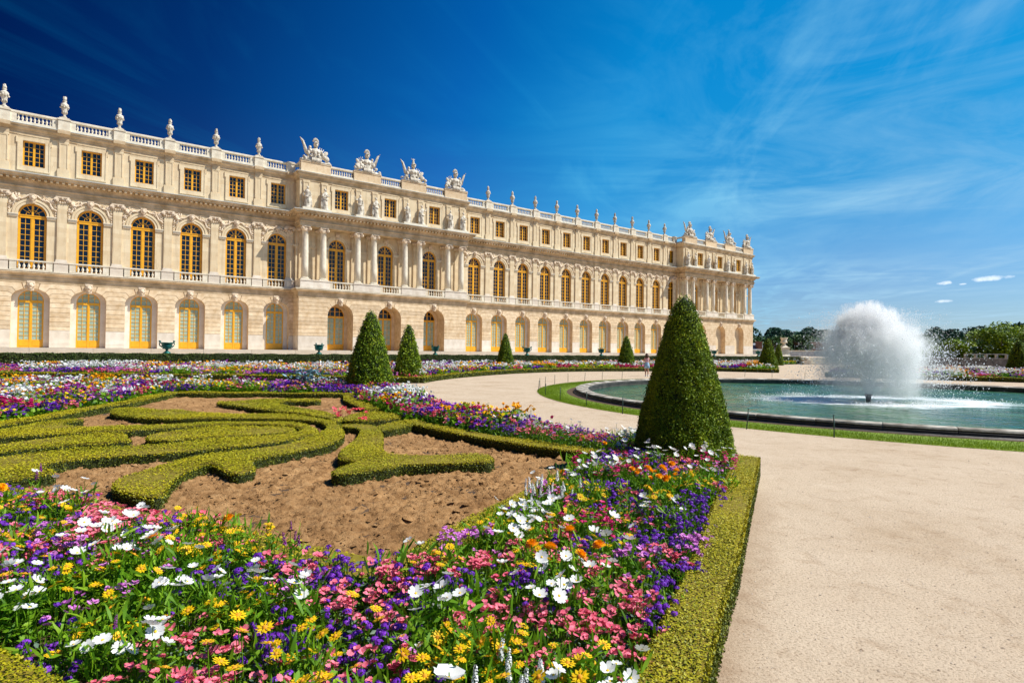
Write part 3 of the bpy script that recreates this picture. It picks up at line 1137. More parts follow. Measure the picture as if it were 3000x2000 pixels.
# surround of the ground doors: a reveal step; archivolt, imposts, surrounds
mb = MB()
for r0_, r1_, yy in ((1.09, 1.30, -.07), (1.32, 1.52, -.12)):
    o_, i_ = arch_pts(0, r1_, U_ZS, r1_, 20), arch_pts(0, r0_, U_ZS, r0_, 20)
    k = len(o_)
    vs = [(x, yy, z) for x, z in o_] + [(x, yy, z) for x, z in i_] + [(x, .02, z) for x, z in o_] + [(x, .02, z) for x, z in i_]
    fs = []
    for i in range(k - 1):
        fs += [(i, i + k, i + k + 1, i + 1), (i, i + 1, i + 2 * k + 1, i + 2 * k), (i + k, i + 3 * k, i + 3 * k + 1, i + k + 1)]
    mb.add(vs, fs)
ARCHIV = mb.mesh('archivolt', [M['wall']])
mb = MB()
mb.box(-.345, .345, -.10, .02, 13.86, 13.98)
mb.box(-.37, .37, -.15, .02, 13.98, 14.06)
mb.box(-.385, .385, -.19, .02, 14.06, 14.15)
IMPOST = mb.mesh('impost', [M['white']])
mb = MB()
for a, b_, z0_, z1_ in ((-1.23, -.84, 18.3, 21.72), (.84, 1.23, 18.3, 21.72), (-.84, .84, 18.3, 18.77), (-.84, .84, 21.17, 21.72)):
    mb.box(a, b_, -.06, .02, z0_, z1_)
for a, b_, z0_, z1_ in ((-1.23, -1.13, 18.30, 21.3), (1.13, 1.23, 18.30, 21.3), (-1.13, 1.13, 18.30, 18.40), (-1.13, 1.13, 21.62, 21.70), (-1.34, -1.23, 20.9, 21.5), (1.23, 1.34, 20.9, 21.5)):
    mb.box(a, b_, -.105, -.0, z0_, z1_)
SURR = mb.mesh('window_surround', [M['wall']])


def carved_relief(seed):
    """trophies and foliage carved in the two spandrels over an arch"""
    rs = random.Random(seed)
    mb = MB()
    for sg in (-1, 1):
        pts = []
        for i in range(9):
            a = R(20 + 68 * i / 8)
            rr = 1.78 + .12 * math.sin(i * 1.7 + seed)
            pts.append((sg * rr * math.cos(a), -.10, U_ZS + rr * math.sin(a) * .98))
        pts = [p for p in pts if abs(p[0]) < 1.82 and p[2] < 16.1]
        if len(pts) > 2:
            mb.tube(pts, [.05 + .05 * abs(math.sin(i * 1.3 + seed)) for i in range(len(pts))], 6)
        for i in range(15):
            x = sg * rs.uniform(.75, 1.80)
            z = rs.uniform(14.4, 16.05)
            if math.hypot(x, z - U_ZS) < 1.62:
                z = U_ZS + math.sqrt(max(0.01, 1.68 ** 2 - min(abs(x), 1.6) ** 2)) + rs.uniform(.0, .2)
            if z > 16.05:
                z = 16.0
            an = rs.uniform(0, math.pi)
            rot = Matrix.Rotation(an, 3, 'Y')
            mb.ell((x, -.06, z), (rs.uniform(.07, .24), rs.uniform(.06, .13), rs.uniform(.05, .10)), 7, 5, rot=rot, noise=.3)
        # shield and helmet
        mb.ell((sg * 1.45, -.08, 15.62), (.22, .13, .28), 10, 6, noise=.1)
        mb.ell((sg * 1.52, -.16, 15.62), (.10, .10, .12), 8, 5)
        mb.tube([(sg * .95, -.1, 15.98), (sg * 1.75, -.1, 15.2)], .035, 5)
        # drops beside the arch foot
        for k in range(4):
            mb.ell((sg * 1.74, -.07, 15.1 - k * .27), (.07, .07, .11), 6, 4, noise=.3)
    return mb.mesh('carved_relief', [M['relief']], smooth=True)


RELIEF = [carved_relief(s_) for s_ in (1, 2, 3)]


def mask_head(scale, z, mat='relief'):
    mb = MB()
    mb.ell((0, -.16, z), (.20 * scale, .20 * scale, .27 * scale), 10, 8)
    mb.ell((0, -.33 * scale - .02, z - .02), (.045 * scale, .07 * scale, .08 * scale), 6, 5)
    for sg in (-1, 1):
        mb.ell((sg * .07 * scale, -.32 * scale, z + .06 * scale), (.04, .04, .03), 6, 4)
        mb.ell((sg * .19 * scale, -.14, z + .05), (.09 * scale, .10, .20 * scale), 6, 5, noise=.3)
    for k in range(7):
        a = R(20 + 140 * k / 6)
        mb.ell((.19 * scale * math.cos(a), -.18, z + .12 * scale + .17 * scale * math.sin(a)), (.08 * scale, .1, .07 * scale), 6, 4, noise=.3)
    mb.ell((0, -.24 * scale, z - .24 * scale), (.09 * scale, .08, .10 * scale), 6, 5, noise=.3)
    mb.prism_xz([(-.20 * scale, z - .45 * scale), (.20 * scale, z - .45 * scale), (.27 * scale, z + .38 * scale), (-.27 * scale, z + .38 * scale)], -.10, .02)
    return mb.mesh('keystone_mask', [M[mat]], smooth=False)


MASK_U, MASK_G, MASK_P = mask_head(1.0, 15.75), mask_head(1.15, 7.42), mask_head(1.15, 7.46)


# ---- pilasters
def ionic_cap(mb, w, d, z0, mi=0):
    """angular ionic capital on a shaft of half-width w, front face at -d"""
    mb.box(-w - .16, w + .16, -d - .16, .0, z0 + .50, z0 + .62, mi)
    mb.box(-w - .05, w + .05, -d - .06, .0, z0 + .30, z0 + .50, mi)
    for sg in (-1, 1):
        x = sg * (w + .10)
        for rr, yy in ((.20, -.16), (.12, -.20), (.05, -.24)):
            n = 12
            vs = [(x + rr * math.cos(2 * math.pi * k / n), -d + yy, z0 + .34 + rr * math.sin(2 * math.pi * k / n)) for k in range(n)]
            vs += [(v[0], -d + .02, v[2]) for v in vs]
            mb.add(vs, [tuple(range(n))] + [(k, k + n, (k + 1) % n + n, (k + 1) % n) for k in range(n)], mi)
    for k in range(5):
        x = -w + 2 * w * k / 4
        mb.ell((x, -d - .08, z0 + .16 - .10 * math.sin(math.pi * k / 4)), (.09, .07, .09), 6, 4, mi, noise=.3)
    mb.ell((0, -d - .12, z0 + .46), (.09, .07, .11), 6, 5, mi)


mb = MB()
mb.box(-.38, .38, -.16, .02, 10.06, 15.60)
PIL = mb.mesh('pilaster', [M['wall']])
mb = MB()
mb.box(-.44, .44, -.21, .02, 9.92, 10.07)
mb.box(-.48, .48, -.25, .02, 9.80, 9.92)
mb.box(-.56, .56, -.30, .02, ZS, 9.66)
mb.box(-.60, .60, -.35, .02, 9.66, 9.80)
PIL_BASE = mb.mesh('pilaster_pedestal', [M['base']])
mb = MB()
ionic_cap(mb, .38, .16, 15.58)
PIL_CAP = mb.mesh('capital', [M['relief']])
mb = MB()
mb.box(-.345, .345, -.10, .02, 18.95, 21.66)
mb.box(-.345, -.26, -.14, -.1, 19.05, 21.45)
mb.box(.26, .345, -.14, -.1, 19.05, 21.45)
mb.box(-.26, .26, -.14, -.1, 21.37, 21.45)
mb.box(-.41, .41, -.15, .02, 21.45, 21.66)
mb.box(-.48, .48, -.17, .02, 17.96, 18.88)
mb.box(-.44, .44, -.14, .02, 18.88, 18.95)
APIL = mb.mesh('attic_pilaster', [M['wall']])
# frieze break over attic pilasters
mb = MB()
mb.box(-.42, .42, -.16, .04, 21.66, 22.0)
mb.box(-.50, .50, -.58, .04, 22.3, 22.645)
ABRK = mb.mesh('cornice_break', [M['cornice']])
mb = MB()
mb.box(-.47, .47, -.25, .30, 22.66, 23.70)
mb.box(-.53, .53, -.31, .36, 23.70, 23.84)
mb.box(-.40, .40, -.22, .28, 23.84, 23.96)
PEDE = mb.mesh('balustrade_pedestal', [M['white']])
mb = MB()
mb.box(-.55, .55, -.10, .24, 22.95, 23.605)
DIE = mb.mesh('balustrade_die', [M['white']])

# ---- balusters
mb = MB()
mb.lathe([(.075, 0), (.075, .05), (.045, .07), (.10, .20), (.105, .28), (.05, .42), (.04, .50), (.065, .54), (.075, .57), (.075, .64)], 8)
BAL = mb.mesh('baluster', [M['white']], smooth=True)
mb = MB()
mb.lathe([(.09, 0), (.09, .05), (.05, .08), (.115, .22), (.115, .30), (.05, .46), (.045, .54), (.07, .58), (.09, .61), (.09, .68)], 8)
BALW = mb.mesh('baluster', [M['white']], smooth=True)
bal_n = 0
bal_rest = MB()
BAL_PROF = [(.075, 0), (.045, .07), (.10, .22), (.045, .45), (.07, .56), (.075, .64)]


def baluster(me, x, y, z):
    global bal_n
    if bal_n < 296:
        obj('baluster', me, palace, loc=(x, y, z))
        bal_n += 1
    else:
        bal_rest.lathe(BAL_PROF, 6, (x, y, z))


def balcony_mesh():
    mb = MB()
    mb.box(-1.62, 1.62, -.36, -.06, 9.66, 9.79)
    mb.box(-1.60, 1.60, -.34, -.08, ZS + .03, 8.95)
    for sg in (-1, 1):
        a, b_ = (-1.60, -1.10) if sg < 0 else (1.10, 1.60)
        mb.box(a, b_, -.31, -.02, 8.95, 9.66)
    return mb.mesh('balcony', [M['white']])


BALC = balcony_mesh()

att_half = {}
for kind_, x0, x1, bays in SECT:
    pav = kind_ == 'p'
    for i, c_ in enumerate(bays):
        yw = P_W if pav else 0
        if pav and x0 > 90:
            # the far projection: blind niches of plain stone on the ground floor
            mbn = MB()
            arch_fill(1.6, Z0, 5.62, 1.6, 0, mbn)
            obj('blind_arch', mbn.mesh('blind_arch', [M['wall']]), palace, loc=(c_, P_G + .9, 0), label='plain stone niche under a round arch')
        elif pav:
            put_unit('door', DRP, c_, P_G + 2.0)
            mbn = MB()
            arch = arch_pts(0, 1.6, 5.62, 1.6, 14)
            inner = arch_pts(0, 1.18, 5.75, 1.18, 14)
            out_ = [(-1.6, Z0)] + arch + [(1.6, Z0)]
            inn_ = [(-1.18, Z0)] + inner + [(1.18, Z0)]
            kk = len(out_)
            mbn.add([(x, -.03, z) for x, z in out_] + [(x, -.03, z) for x, z in inn_], [(q_, q_ + kk, q_ + kk + 1, q_ + 1) for q_ in range(kk - 1)])
            obj('door_surround', mbn.mesh('door_surround', [M['block']]), palace, loc=(c_, P_G + 2.0, 0))
        else:
            put_unit('door', DRW, c_, 0.60)
            mbn = att_half.get('ds')
            if mbn is None:
                m_ = MB()
                out_ = [(-1.45, Z0)] + arch_pts(0, 1.45, 6.12, 1.05, 14) + [(1.45, Z0)]
                inn_ = [(-.98, Z0)] + arch_pts(0, .98, 6.03, .97, 14) + [(.98, Z0)]
                kk = len(out_)
                m_.add([(x, 0, z) for x, z in out_] + [(x, 0.04, z) for x, z in inn_], [(q_, q_ + kk, q_ + kk + 1, q_ + 1) for q_ in range(kk - 1)])
                mbn = att_half['ds'] = m_.mesh('door_surround', [M['base']])
            obj('door_surround', mbn, palace, loc=(c_, 0.56, 0))
        put_unit('window', UPW, c_, yw + 0.30)
        put_unit('window', ATW, c_, (P_A if pav else 0) + 0.28)
        obj('archivolt', ARCHIV, palace, loc=(c_, yw, 0))
        obj('impost', IMPOST, palace, loc=(c_ - 1.435, yw, 0))
        obj('impost', IMPOST, palace, loc=(c_ + 1.435, yw, 0))
        obj('window_surround', SURR, palace, loc=(c_, P_A if pav else 0, 0))
        obj('keystone_mask', MASK_U, palace, loc=(c_, yw - .1, 0))
        obj('keystone_mask', MASK_P if pav else MASK_G, palace, loc=(c_, P_G if pav else 0, 0))
        if not pav:
            obj('carved_relief', RELIEF[i % 3], palace, loc=(c_, 0, 0))
        yb = (P_G + .05) if pav else 0
        obj('balcony', BALC, palace, loc=(c_, yb, 0))
        for k in range(6):
            baluster(BALW, c_ - .90 + .36 * k, yb - .2, 8.955)
    if not pav:
        half = [bays[0] - 2.25 + 4.5 * k for k in range(len(bays) + 1)]
        for h in half:
            if h < x0 + .5:
                continue
            if h > x1 - .3 or h < x0 + .75:
                # narrower reach beside the projections
                h = min(max(h, x0 + .62), x1 - .62)
            obj('pilaster', PIL, palace, loc=(h, 0, 0))
            obj('pilaster_pedestal', PIL_BASE, palace, loc=(h, 0, 0))
            obj('capital', PIL_CAP, palace, loc=(h, 0, 0))
            obj('attic_pilaster', APIL, palace, loc=(h, 0, 0))
            obj('cornice_break', ABRK, palace, loc=(h, 0, 0))
            obj('balustrade_pedestal', PEDE, palace, loc=(h, -.06, 0))
    # roof balustrade panels
    yb = -.06 if not pav else P_A - .06
    for c_ in bays:
        for k in range(9):
            baluster(BAL, c_ - 1.20 + .30 * k, yb + .08, 22.965)
    if not pav:
        for h in [bays[0] - 2.25 + 4.5 * k for k in range(len(bays) + 1)]:
            for sg in (-1, 1):
                xx = h + sg * .68
                if x0 + .1 < xx < x1 - .1:
                    mbd = att_half.get('d')
                    if mbd is None:
                        m_ = MB()
                        m_.box(-.24, .24, -.10, .24, 22.95, 23.605)
                        mbd = att_half['d'] = m_.mesh('balustrade_die', [M['white']])
                    obj('balustrade_die', mbd, palace, loc=(xx, yb + .03, 0))
if bal_rest.v:
    obj('baluster', bal_rest.mesh('baluster_rest', [M['white']]), palace, kind='stuff')

# ---- projections: columns, pedestals, attic pilasters, blocks under the statues
colm = MB()
colm.lathe([(.40, 10.12), (.40, 11.6), (.385, 13.2), (.36, 14.6), (.335, 15.52), (.37, 15.56), (.37, 15.62)], 20)
COLS = colm.mesh('column', [M['white']], smooth=True)
mb = MB()
mb.lathe([(.52, 9.93), (.54, 9.98), (.50, 10.03), (.44, 10.05), (.47, 10.10), (.42, 10.14)], 20)
mb.box(-.54, .54, -.54, .54, 9.82, 9.93)
COLB = mb.mesh('column_base', [M['white']], smooth=False)
mb = MB()
mb.box(-.50, .50, -.50, .50, 16.08, 16.197)
mb.lathe([(.36, 15.56), (.44, 15.80), (.42, 15.95), (.38, 16.08)], 16)
for sx_ in (-1, 1):
    for sy_ in (-1, 1):
        for rr, ln in ((.20, .02), (.13, .08), (.06, .13)):
            dx, dy = sx_ * .7071, sy_ * .7071
            cx2, cy2 = sx_ * .40, sy_ * .40
            n = 12
            tx, ty = -dy, dx
            vs = []
            for e in (-.09 - ln, .09 + ln):
                for k in range(n):
                    a = 2 * math.pi * k / n
                    rad = rr
                    vs.append((cx2 + dx * rad * math.cos(a) + tx * e, cy2 + dy * rad * math.cos(a) + ty * e, 15.86 + rad * math.sin(a)))
            mb.add(vs, [tuple(range(n)), tuple(range(2 * n - 1, n - 1, -1))] + [(k, k + n, (k + 1) % n + n, (k + 1) % n) for k in range(n)])
    for k in range(5):
        mb.ell((-.3 + .15 * k, sx_ * .40, 15.72 - .10 * math.sin(math.pi * k / 4)), (.08, .07, .09), 6, 4, noise=.3)
COLC = mb.mesh('capital', [M['relief']])
mb = MB()
mb.box(-1.75, 1.75, P_G - .32, P_W + .0, ZS + .04, 9.82)
mb.box(-1.80, 1.80, P_G - .38, P_W + .0, 9.70, 9.819)
mb.box(-1.80, 1.80, P_G - .38, P_W + .0, ZS + .03, 9.0)
PEDC = mb.mesh('column_pedestal', [M['base']])
mb = MB()
mb.box(-1.72, 1.72, -.95, 0, 17.98, 18.30)
SLAB = mb.mesh('statue_plinth', [M['white']])
mb = MB()
mb.box(-1.78, 1.78, -.28, .50, 22.66, 23.78)
mb.box(-1.84, 1.84, -.34, .56, 23.78, 23.92)
TPED = mb.mesh('trophy_pedestal', [M['block']])
mb = MB()
mb.box(-1.3, 1.3, -.05, .02, ZS + .1, 9.9)
mb.box(-2.1, 2.1, -.08, .02, 13.86, 14.12)
WBAND = mb.mesh('wall_band', [M['wall']])
YC = -1.62
for (x0, x1, bays, pairs) in PAV:
    for pc in pairs:
        obj('column_pedestal', PEDC, palace, loc=(pc, 0, 0))
        obj('statue_plinth', SLAB, palace, loc=(pc, P_A, 0))
        obj('trophy_pedestal', TPED, palace, loc=(pc, P_A, 0))
        obj('wall_band', WBAND, palace, loc=(pc, P_W, 0))
        for dx in (-1.08, 1.08):
            o = obj('column', COLS, palace, loc=(pc + dx, YC - .1, 0))
            obj('column_base', COLB, o)
            obj('capital', COLC, o)
            obj('pilaster', PIL, palace, loc=(pc + dx, P_W, 0))
            obj('capital', PIL_CAP, palace, loc=(pc + dx, P_W, 0))
            obj('attic_pilaster', APIL, palace, loc=(pc + dx, P_A, 0))
# joints of the low plinth wall in front of the building: stone slabs
pl = obj('stone_plinth', None, loc=(FD * FN[0], FD * FN[1], 0), rz=FROT, label='low pale stone step running along the foot of the palace', cat='stone step')
mb = MB()
mb.box(0.012, 4.788, 0, .5, 0.95, 1.49)
SL = mb.mesh('stone_slab', [simple('terrace_slab', (0.52, 0.45, 0.36), .85, col2=(0.60, 0.53, 0.44), scale=1.3, objrand=.06, bump=.3)])
mb = MB()
mb.box(-14, S_END + 1.2, -2.42, 4, 0.9, 1.485)
obj('step_body', mb.mesh('step_body', [M['base']]), pl)
s_ = -13.0
while s_ < S_END - 3:
    obj('slab', SL, pl, loc=(s_, -2.50, 0))
    s_ += 4.8


# ---- roof sculpture: urns, trophies, statues (things that stand on the palace)
def urn_mesh():
    mb = MB()
    mb.box(-.26, .26, -.26, .26, 0, .10)
    mb.lathe([(.20, .10), (.22, .16), (.12, .24), (.13, .32), (.22, .50), (.30, .85), (.38, 1.12), (.40, 1.25), (.33, 1.33), (.20, 1.38), (.15, 1.46), (.22, 1.52), (.20, 1.60), (.10, 1.62)], 14, fold=(.03, 7, .6))
    for k in range(7):
        a = 2 * math.pi * k / 7
        mb.ell((.11 * math.cos(a), .11 * math.sin(a), 1.72 + .06 * (k % 3)), (.09, .09, .17), 6, 5, noise=.3)
    mb.ell((0, 0, 1.86), (.13, .13, .17), 7, 5, noise=.3)
    for k in range(10):
        a = 2 * math.pi * k / 10
        mb.ell((.38 * math.cos(a), .38 * math.sin(a), 1.06 - .08 * (k % 2)), (.10, .10, .09), 6, 4, noise=.4)
        mb.ell((.24 * math.cos(a + .3), .24 * math.sin(a + .3), .55), (.06, .06, .13), 5, 4)
    return mb.mesh('roof_urn', [M['sculpt']], smooth=True)


def trophy_mesh(v):
    """armour trophy: cuirass with plumed helmet between wings, shields and banners"""
    rs = random.Random(40 + v)
    f = -1 if v % 2 else 1
    mb = MB()
    mb.lathe([(.62, 0), (.58, .25), (.42, .55), (.50, .9), (.56, 1.15), (.46, 1.38), (.22, 1.48), (.18, 1.6)], 14, (0, 0, .05), sx=1.0, sy=.62, fold=(.05, 5, .8))
    for sg in (-1, 1):                                    # chest plates, shoulder pieces, skirt straps
        mb.ell((sg * .20, -.30, 1.12), (.21, .10, .18), 8, 6)
        mb.ell((sg * .56, -.02, 1.25), (.22, .20, .20), 8, 6, noise=.2)
        mb.ell((sg * .78, -.05, .95), (.15, .16, .26), 7, 5, noise=.2)
    for k in range(7):
        mb.box(-.52 + .15 * k, -.40 + .15 * k, -.46, -.30, .02, .42)
    # helmet with open face and crest
    mb.ell((0, -.05, 1.92), (.27, .30, .33), 12, 8)
    mb.ell((0, -.30, 1.84), (.15, .10, .18), 8, 6)
    mb.tube([(-.25, -.22, 1.98), (0, -.42, 2.05), (.25, -.22, 1.98)], .06, 6)
    if v % 4 == 2:
        mb.lathe([(.20, 2.1), (.12, 2.45), (.05, 2.62)], 8)
        for k in range(5):
            mb.tube([(0, 0, 2.55), (.25 * math.cos(k * 1.25), .1, 2.75 + .05 * (k % 2))], [.05, .03], 5)
    else:
        cr = [(f * (-.30 + .1 * i), .02, 2.02 + .48 * math.sin(math.pi * (i + 1) / 8)) for i in range(7)]
        mb.tube(cr, [.07, .12, .15, .16, .15, .13, .08], 8)
    # tall wing on one side
    for k in range(7):
        x0_ = -f * (.55 + .08 * k)
        x1_ = -f * (1.0 + .11 * k)
        mb.tube([(x0_, .1, .55 + .06 * k), ((x0_ + x1_) / 2, .1, .9 + .20 * k), (x1_, .12, 1.0 + .24 * k)], [.10, .12, .04], 6)
    # putto / second figure leaning beside it
    mb.ell((-f * .62, -.05, 1.55), (.15, .15, .17), 8, 6)
    mb.ell((-f * .60, .0, 1.2), (.20, .18, .32), 8, 6, noise=.15)
    # banners, shields and clutter on the other side
    for k in range(6):
        a = R(18 + 24 * k / 1.6)
        mb.tube([(f * .4, .12, .6), (f * (.55 + .85 * math.cos(a)), .14, .6 + 1.15 * math.sin(a))], [.06, .035], 5)
    mb.ell((f * 1.1, -.06, 1.12), (.20, .10, .34), 8, 6, rot=Matrix.Rotation(f * .6, 3, 'Y'), noise=.25)
    mb.ell((f * 1.15, -.12, .62), (.36, .16, .30), 10, 6, rot=Matrix.Rotation(f * .4, 3, 'Y'), noise=.15)
    for k in range(24):
        x = rs.uniform(-1.55, 1.55)
        z = rs.uniform(.08, max(.3, 1.05 - .42 * abs(x)))
        mb.ell((x, rs.uniform(-.34, .05), z), (rs.uniform(.10, .26), rs.uniform(.10, .22), rs.uniform(.10, .22)), 7, 5, rot=Matrix.Rotation(rs.uniform(0, 3), 3, 'Y'), noise=.35)
    mb.box(-1.6, 1.6, -.42, .42, 0, .10)
    return mb.mesh('trophy_sculpture', [M['sculpt']], smooth=True)


def statue_mesh(v):
    """robed figure in stone, one knee forward, on a small base"""
    f = -1 if v % 2 else 1
    mb = MB()
    prof = [(.34, .0), (.33, .25), (.29, .6), (.27, .95), (.26, 1.2), (.215, 1.42), (.23, 1.62), (.25, 1.80), (.17, 1.93), (.085, 1.98), (.075, 2.06)]
    n = 18
    vs = []
    for k, (r, z) in enumerate(prof):
        ox = f * .05 * math.sin(z * 1.7)
        fold_ = .13 if z < 1.15 else (.05 if z < 1.7 else 0)
        for i in range(n):
            a = 2 * math.pi * i / n
            rr = r * (1 + fold_ * math.sin(6 * a + z * 1.4 + v) + .06 * math.sin(3 * a + z * 3))
            vs.append((ox + rr * math.cos(a), rr * .78 * math.sin(a), z + .08))
    fs = []
    for k in range(len(prof) - 1):
        for i in range(n):
            j = (i + 1) % n
            fs.append((k * n + i, k * n + j, (k + 1) * n + j, (k + 1) * n + i))
    mb.add(vs, fs)
    mb.ell((f * .03, -.02, 2.26), (.115, .13, .155), 10, 8)
    mb.ell((f * .03, .03, 2.32), (.135, .14, .13), 8, 6, noise=.25)
    mb.ell((f * .03, -.15, 2.25), (.02, .03, .035), 5, 4)
    mb.ell((f * .13, -.20, .75), (.11, .10, .30), 8, 6)          # knee under the drapery
    mb.tube([(f * .23, .0, 1.84), (f * .36, -.06, 1.52), (f * .22, -.26, 1.36)], [.085, .07, .05], 7)
    if v % 3 == 0:
        mb.tube([(-f * .23, .0, 1.84), (-f * .42, -.05, 1.58), (-f * .40, -.10, 1.28)], [.085, .07, .05], 7)
    elif v % 3 == 1:
        mb.tube([(-f * .23, .0, 1.84), (-f * .44, -.10, 1.78), (-f * .56, -.18, 1.98)], [.085, .065, .05], 7)
        mb.ell((-f * .57, -.18, 2.06), (.07, .07, .08), 6, 5)
    else:
        mb.tube([(-f * .23, .0, 1.84), (-f * .34, -.16, 1.60), (-f * .08, -.28, 1.58)], [.085, .07, .05], 7)
        mb.ell((-f * .02, -.30, 1.56), (.14, .07, .10), 7, 5, noise=.3)
    mb.tube([(f * .27, .05, 1.75), (f * .33, .12, 1.2), (f * .40, .10, .5), (f * .38, .05, .1)], [.09, .12, .13, .12], 7)    # falling cloak
    mb.tube([(-f * .26, -.14, 1.30), (0, -.27, 1.16), (f * .26, -.12, 1.22)], [.06, .08, .06], 6)
    mb.box(-.36, .36, -.34, .34, 0, .09)
    return mb.mesh('statue', [M['sculpt']], smooth=True)


URN = urn_mesh()
k = 0
urn_s = [h for h in [-8.0 - 2.25 + 4.5 * k for k in range(8)] if -11 < h < 20.6] + [h for h in [46.75 + 2.25 + 4.5 * k for k in range(10)]]
urn_lab = {}
for i, h in enumerate(urn_s):
    if h > 20.6:
        nth = int(round((h - 49.0) / 4.5)) + 1
        words = ['first', 'second', 'third', 'fourth', 'fifth', 'sixth', 'seventh', 'eighth', 'ninth', 'tenth'][nth - 1]
        lab = 'stone flame urn on the roof balustrade, %s to the right of the near projection' % words
    else:
        d = int(round((16.75 + 2.25 - 0.25 - h) / 4.5 + .001))
        words = ['nearest', 'second', 'third', 'fourth', 'fifth', 'sixth', 'seventh'][max(0, min(6, d))]
        lab = 'large stone flame urn on the roof balustrade, %s to the left of the near projection' % words
    x, y, z = fw(h, -.02, 23.95)
    uo = obj('roof_urn', URN, loc=(x, y, z), rz=FROT + i * .7, label=lab, cat='urn', group='stone urns along the roof balustrade')
    uo.scale = (.84, .84, 1.08)
TRO = [trophy_mesh(v) for v in range(4)]
tn = ['leftmost', 'second from the left', 'third from the left', 'rightmost']
for pi, (x0, x1, bays, pairs) in enumerate(PAV):
    for i, pc in enumerate(pairs):
        x, y, z = fw(pc, P_A + .1, 23.92)
        to = obj('trophy_sculpture', TRO[(i + 0) % 4], loc=(x, y, z), rz=FROT, label='carved armour trophy with plumed helmet, %s on the %s projection' % (tn[i], ('near', 'far')[pi]), cat='sculpture', group='armour trophies on the roof')
        to.scale = (1.10, 1.15, 1.16)
STA = [statue_mesh(v) for v in range(6)]
sn = ['first', 'second', 'third', 'fourth', 'fifth', 'sixth', 'seventh', 'eighth']
for pi, (x0, x1, bays, pairs) in enumerate(PAV):
    k = 0
    for pc in pairs:
        for dx in (-1.08, 1.08):
            x, y, z = fw(pc + dx, P_A - .50, 18.30)
            so = obj('statue', STA[(k * 5 + pi) % 6], loc=(x, y, z), rz=FROT + (.3 if k % 2 else -.25), label='robed stone statue above the columns, %s from the left on the %s projection' % (sn[k], ('near', 'far')[pi]), cat='statue', group='statues above the columns')
            so.scale = (1.14, 1.1, 1.07)
            k += 1


# ================================================================== TERRACE
def planks_along(*a):
    pass


TZ = 1.06
mb = MB()
# terrace sheet behind the tall hedge, up to the palace, and beyond the steps
q = [fw(-60, -21.9), fw(99.0, -21.9), (140, 97.6, 0), (140, 175, 0), fw(150, 30), fw(-60, 30)]
vs = [(p[0], p[1], TZ) for p in q] + [(p[0], p[1], -0.2) for p in q]
n = len(q)
mb.add(vs, [tuple(range(n))] + [(i, i + n, (i + 1) % n + n, (i + 1) % n) for i in range(n)])
obj('terrace', mb.mesh('terrace', [M['gravel']]), label='raised gravel terrace between the tall hedge and the palace', cat='terrace', kind='structure')
# low retaining wall behind the tall hedge, its coping carries the bronze vases
wall = obj('retaining_wall', None, loc=(FD * FN[0], FD * FN[1], 0), rz=FROT, label='low pale stone wall behind the tall clipped hedge carrying the bronze vases', cat='wall')
mb = MB()
mb.box(-46, 98.5, -22.1, -21.6, 0, 1.12)
obj('wall_body', mb.mesh('wall_body', [M['base']]), wall)
mb = MB()
mb.box(0.01, 2.99, -.32, .32, 1.12, 1.24)
CO = mb.mesh('coping_stone', [M['white']])
s_ = -46.0
while s_ < 97:
    obj('coping_stone', CO, wall, loc=(s_, -21.85, 0))
    s_ += 3.0


def bronze_vase():
    mb = MB()
    mb.lathe([(.26, 0), (.27, .06), (.20, .10), (.09, .20), (.08, .27), (.14, .32), (.30, .42), (.36, .52), (.34, .58), (.37, .70), (.44, .78), (.45, .82), (.38, .82), (.33, .70)], 18)
    for sg in (-1, 1):
        mb.tube([(sg * .34, 0, .52), (sg * .46, 0, .56), (sg * .50, 0, .70), (sg * .44, 0, .84), (sg * .50, 0, .93)], [.035, .04, .04, .045, .03], 7)
        mb.ell((sg * .47, 0, .90), (.09, .06, .07), 7, 5)
        mb.ell((sg * .36, 0, .50), (.06, .08, .06), 6, 5)
    for k in range(12):
        a = 2 * math.pi * k / 12
        mb.ell((.26 * math.cos(a), .26 * math.sin(a), .40), (.05, .05, .07), 6, 4)
    return mb.mesh('bronze_vase', [M['bronze']], smooth=True)


BV = bronze_vase()
for i in range(-1, 8):
    s_ = 5.5 + 11.37 * i
    x, y, z = fw(s_, -21.85, 1.24)
    lab = {0: 'green bronze vase on the wall between the third and fourth doors from the left',
           1: 'green bronze vase with raised handles on the wall, left of the near projection',
           2: 'green bronze vase on the wall beside the right door of the near projection',
           7: 'green bronze vase on the wall just right of the palace corner'}.get(i, 'green bronze vase on the low wall, number %s along the palace' % ['minus', 'first', 'second', 'third', 'fourth', 'fifth', 'sixth', 'seventh', 'eighth', 'ninth'][i + 1] if i >= 0 else 'green bronze vase on the low wall beyond the left edge')
    lab = lab.replace('number ', '')
    obj('bronze_vase', BV, loc=(x, y, z), rz=FROT - .3 + i, label=lab, cat='vase', group='bronze vases on the terrace wall')


# ================================================================== HEDGES
M['box_under'] = simple('box_twigs', (0.16, 0.125, 0.006), .95, col2=(0.24, 0.175, 0.008), scale=9)


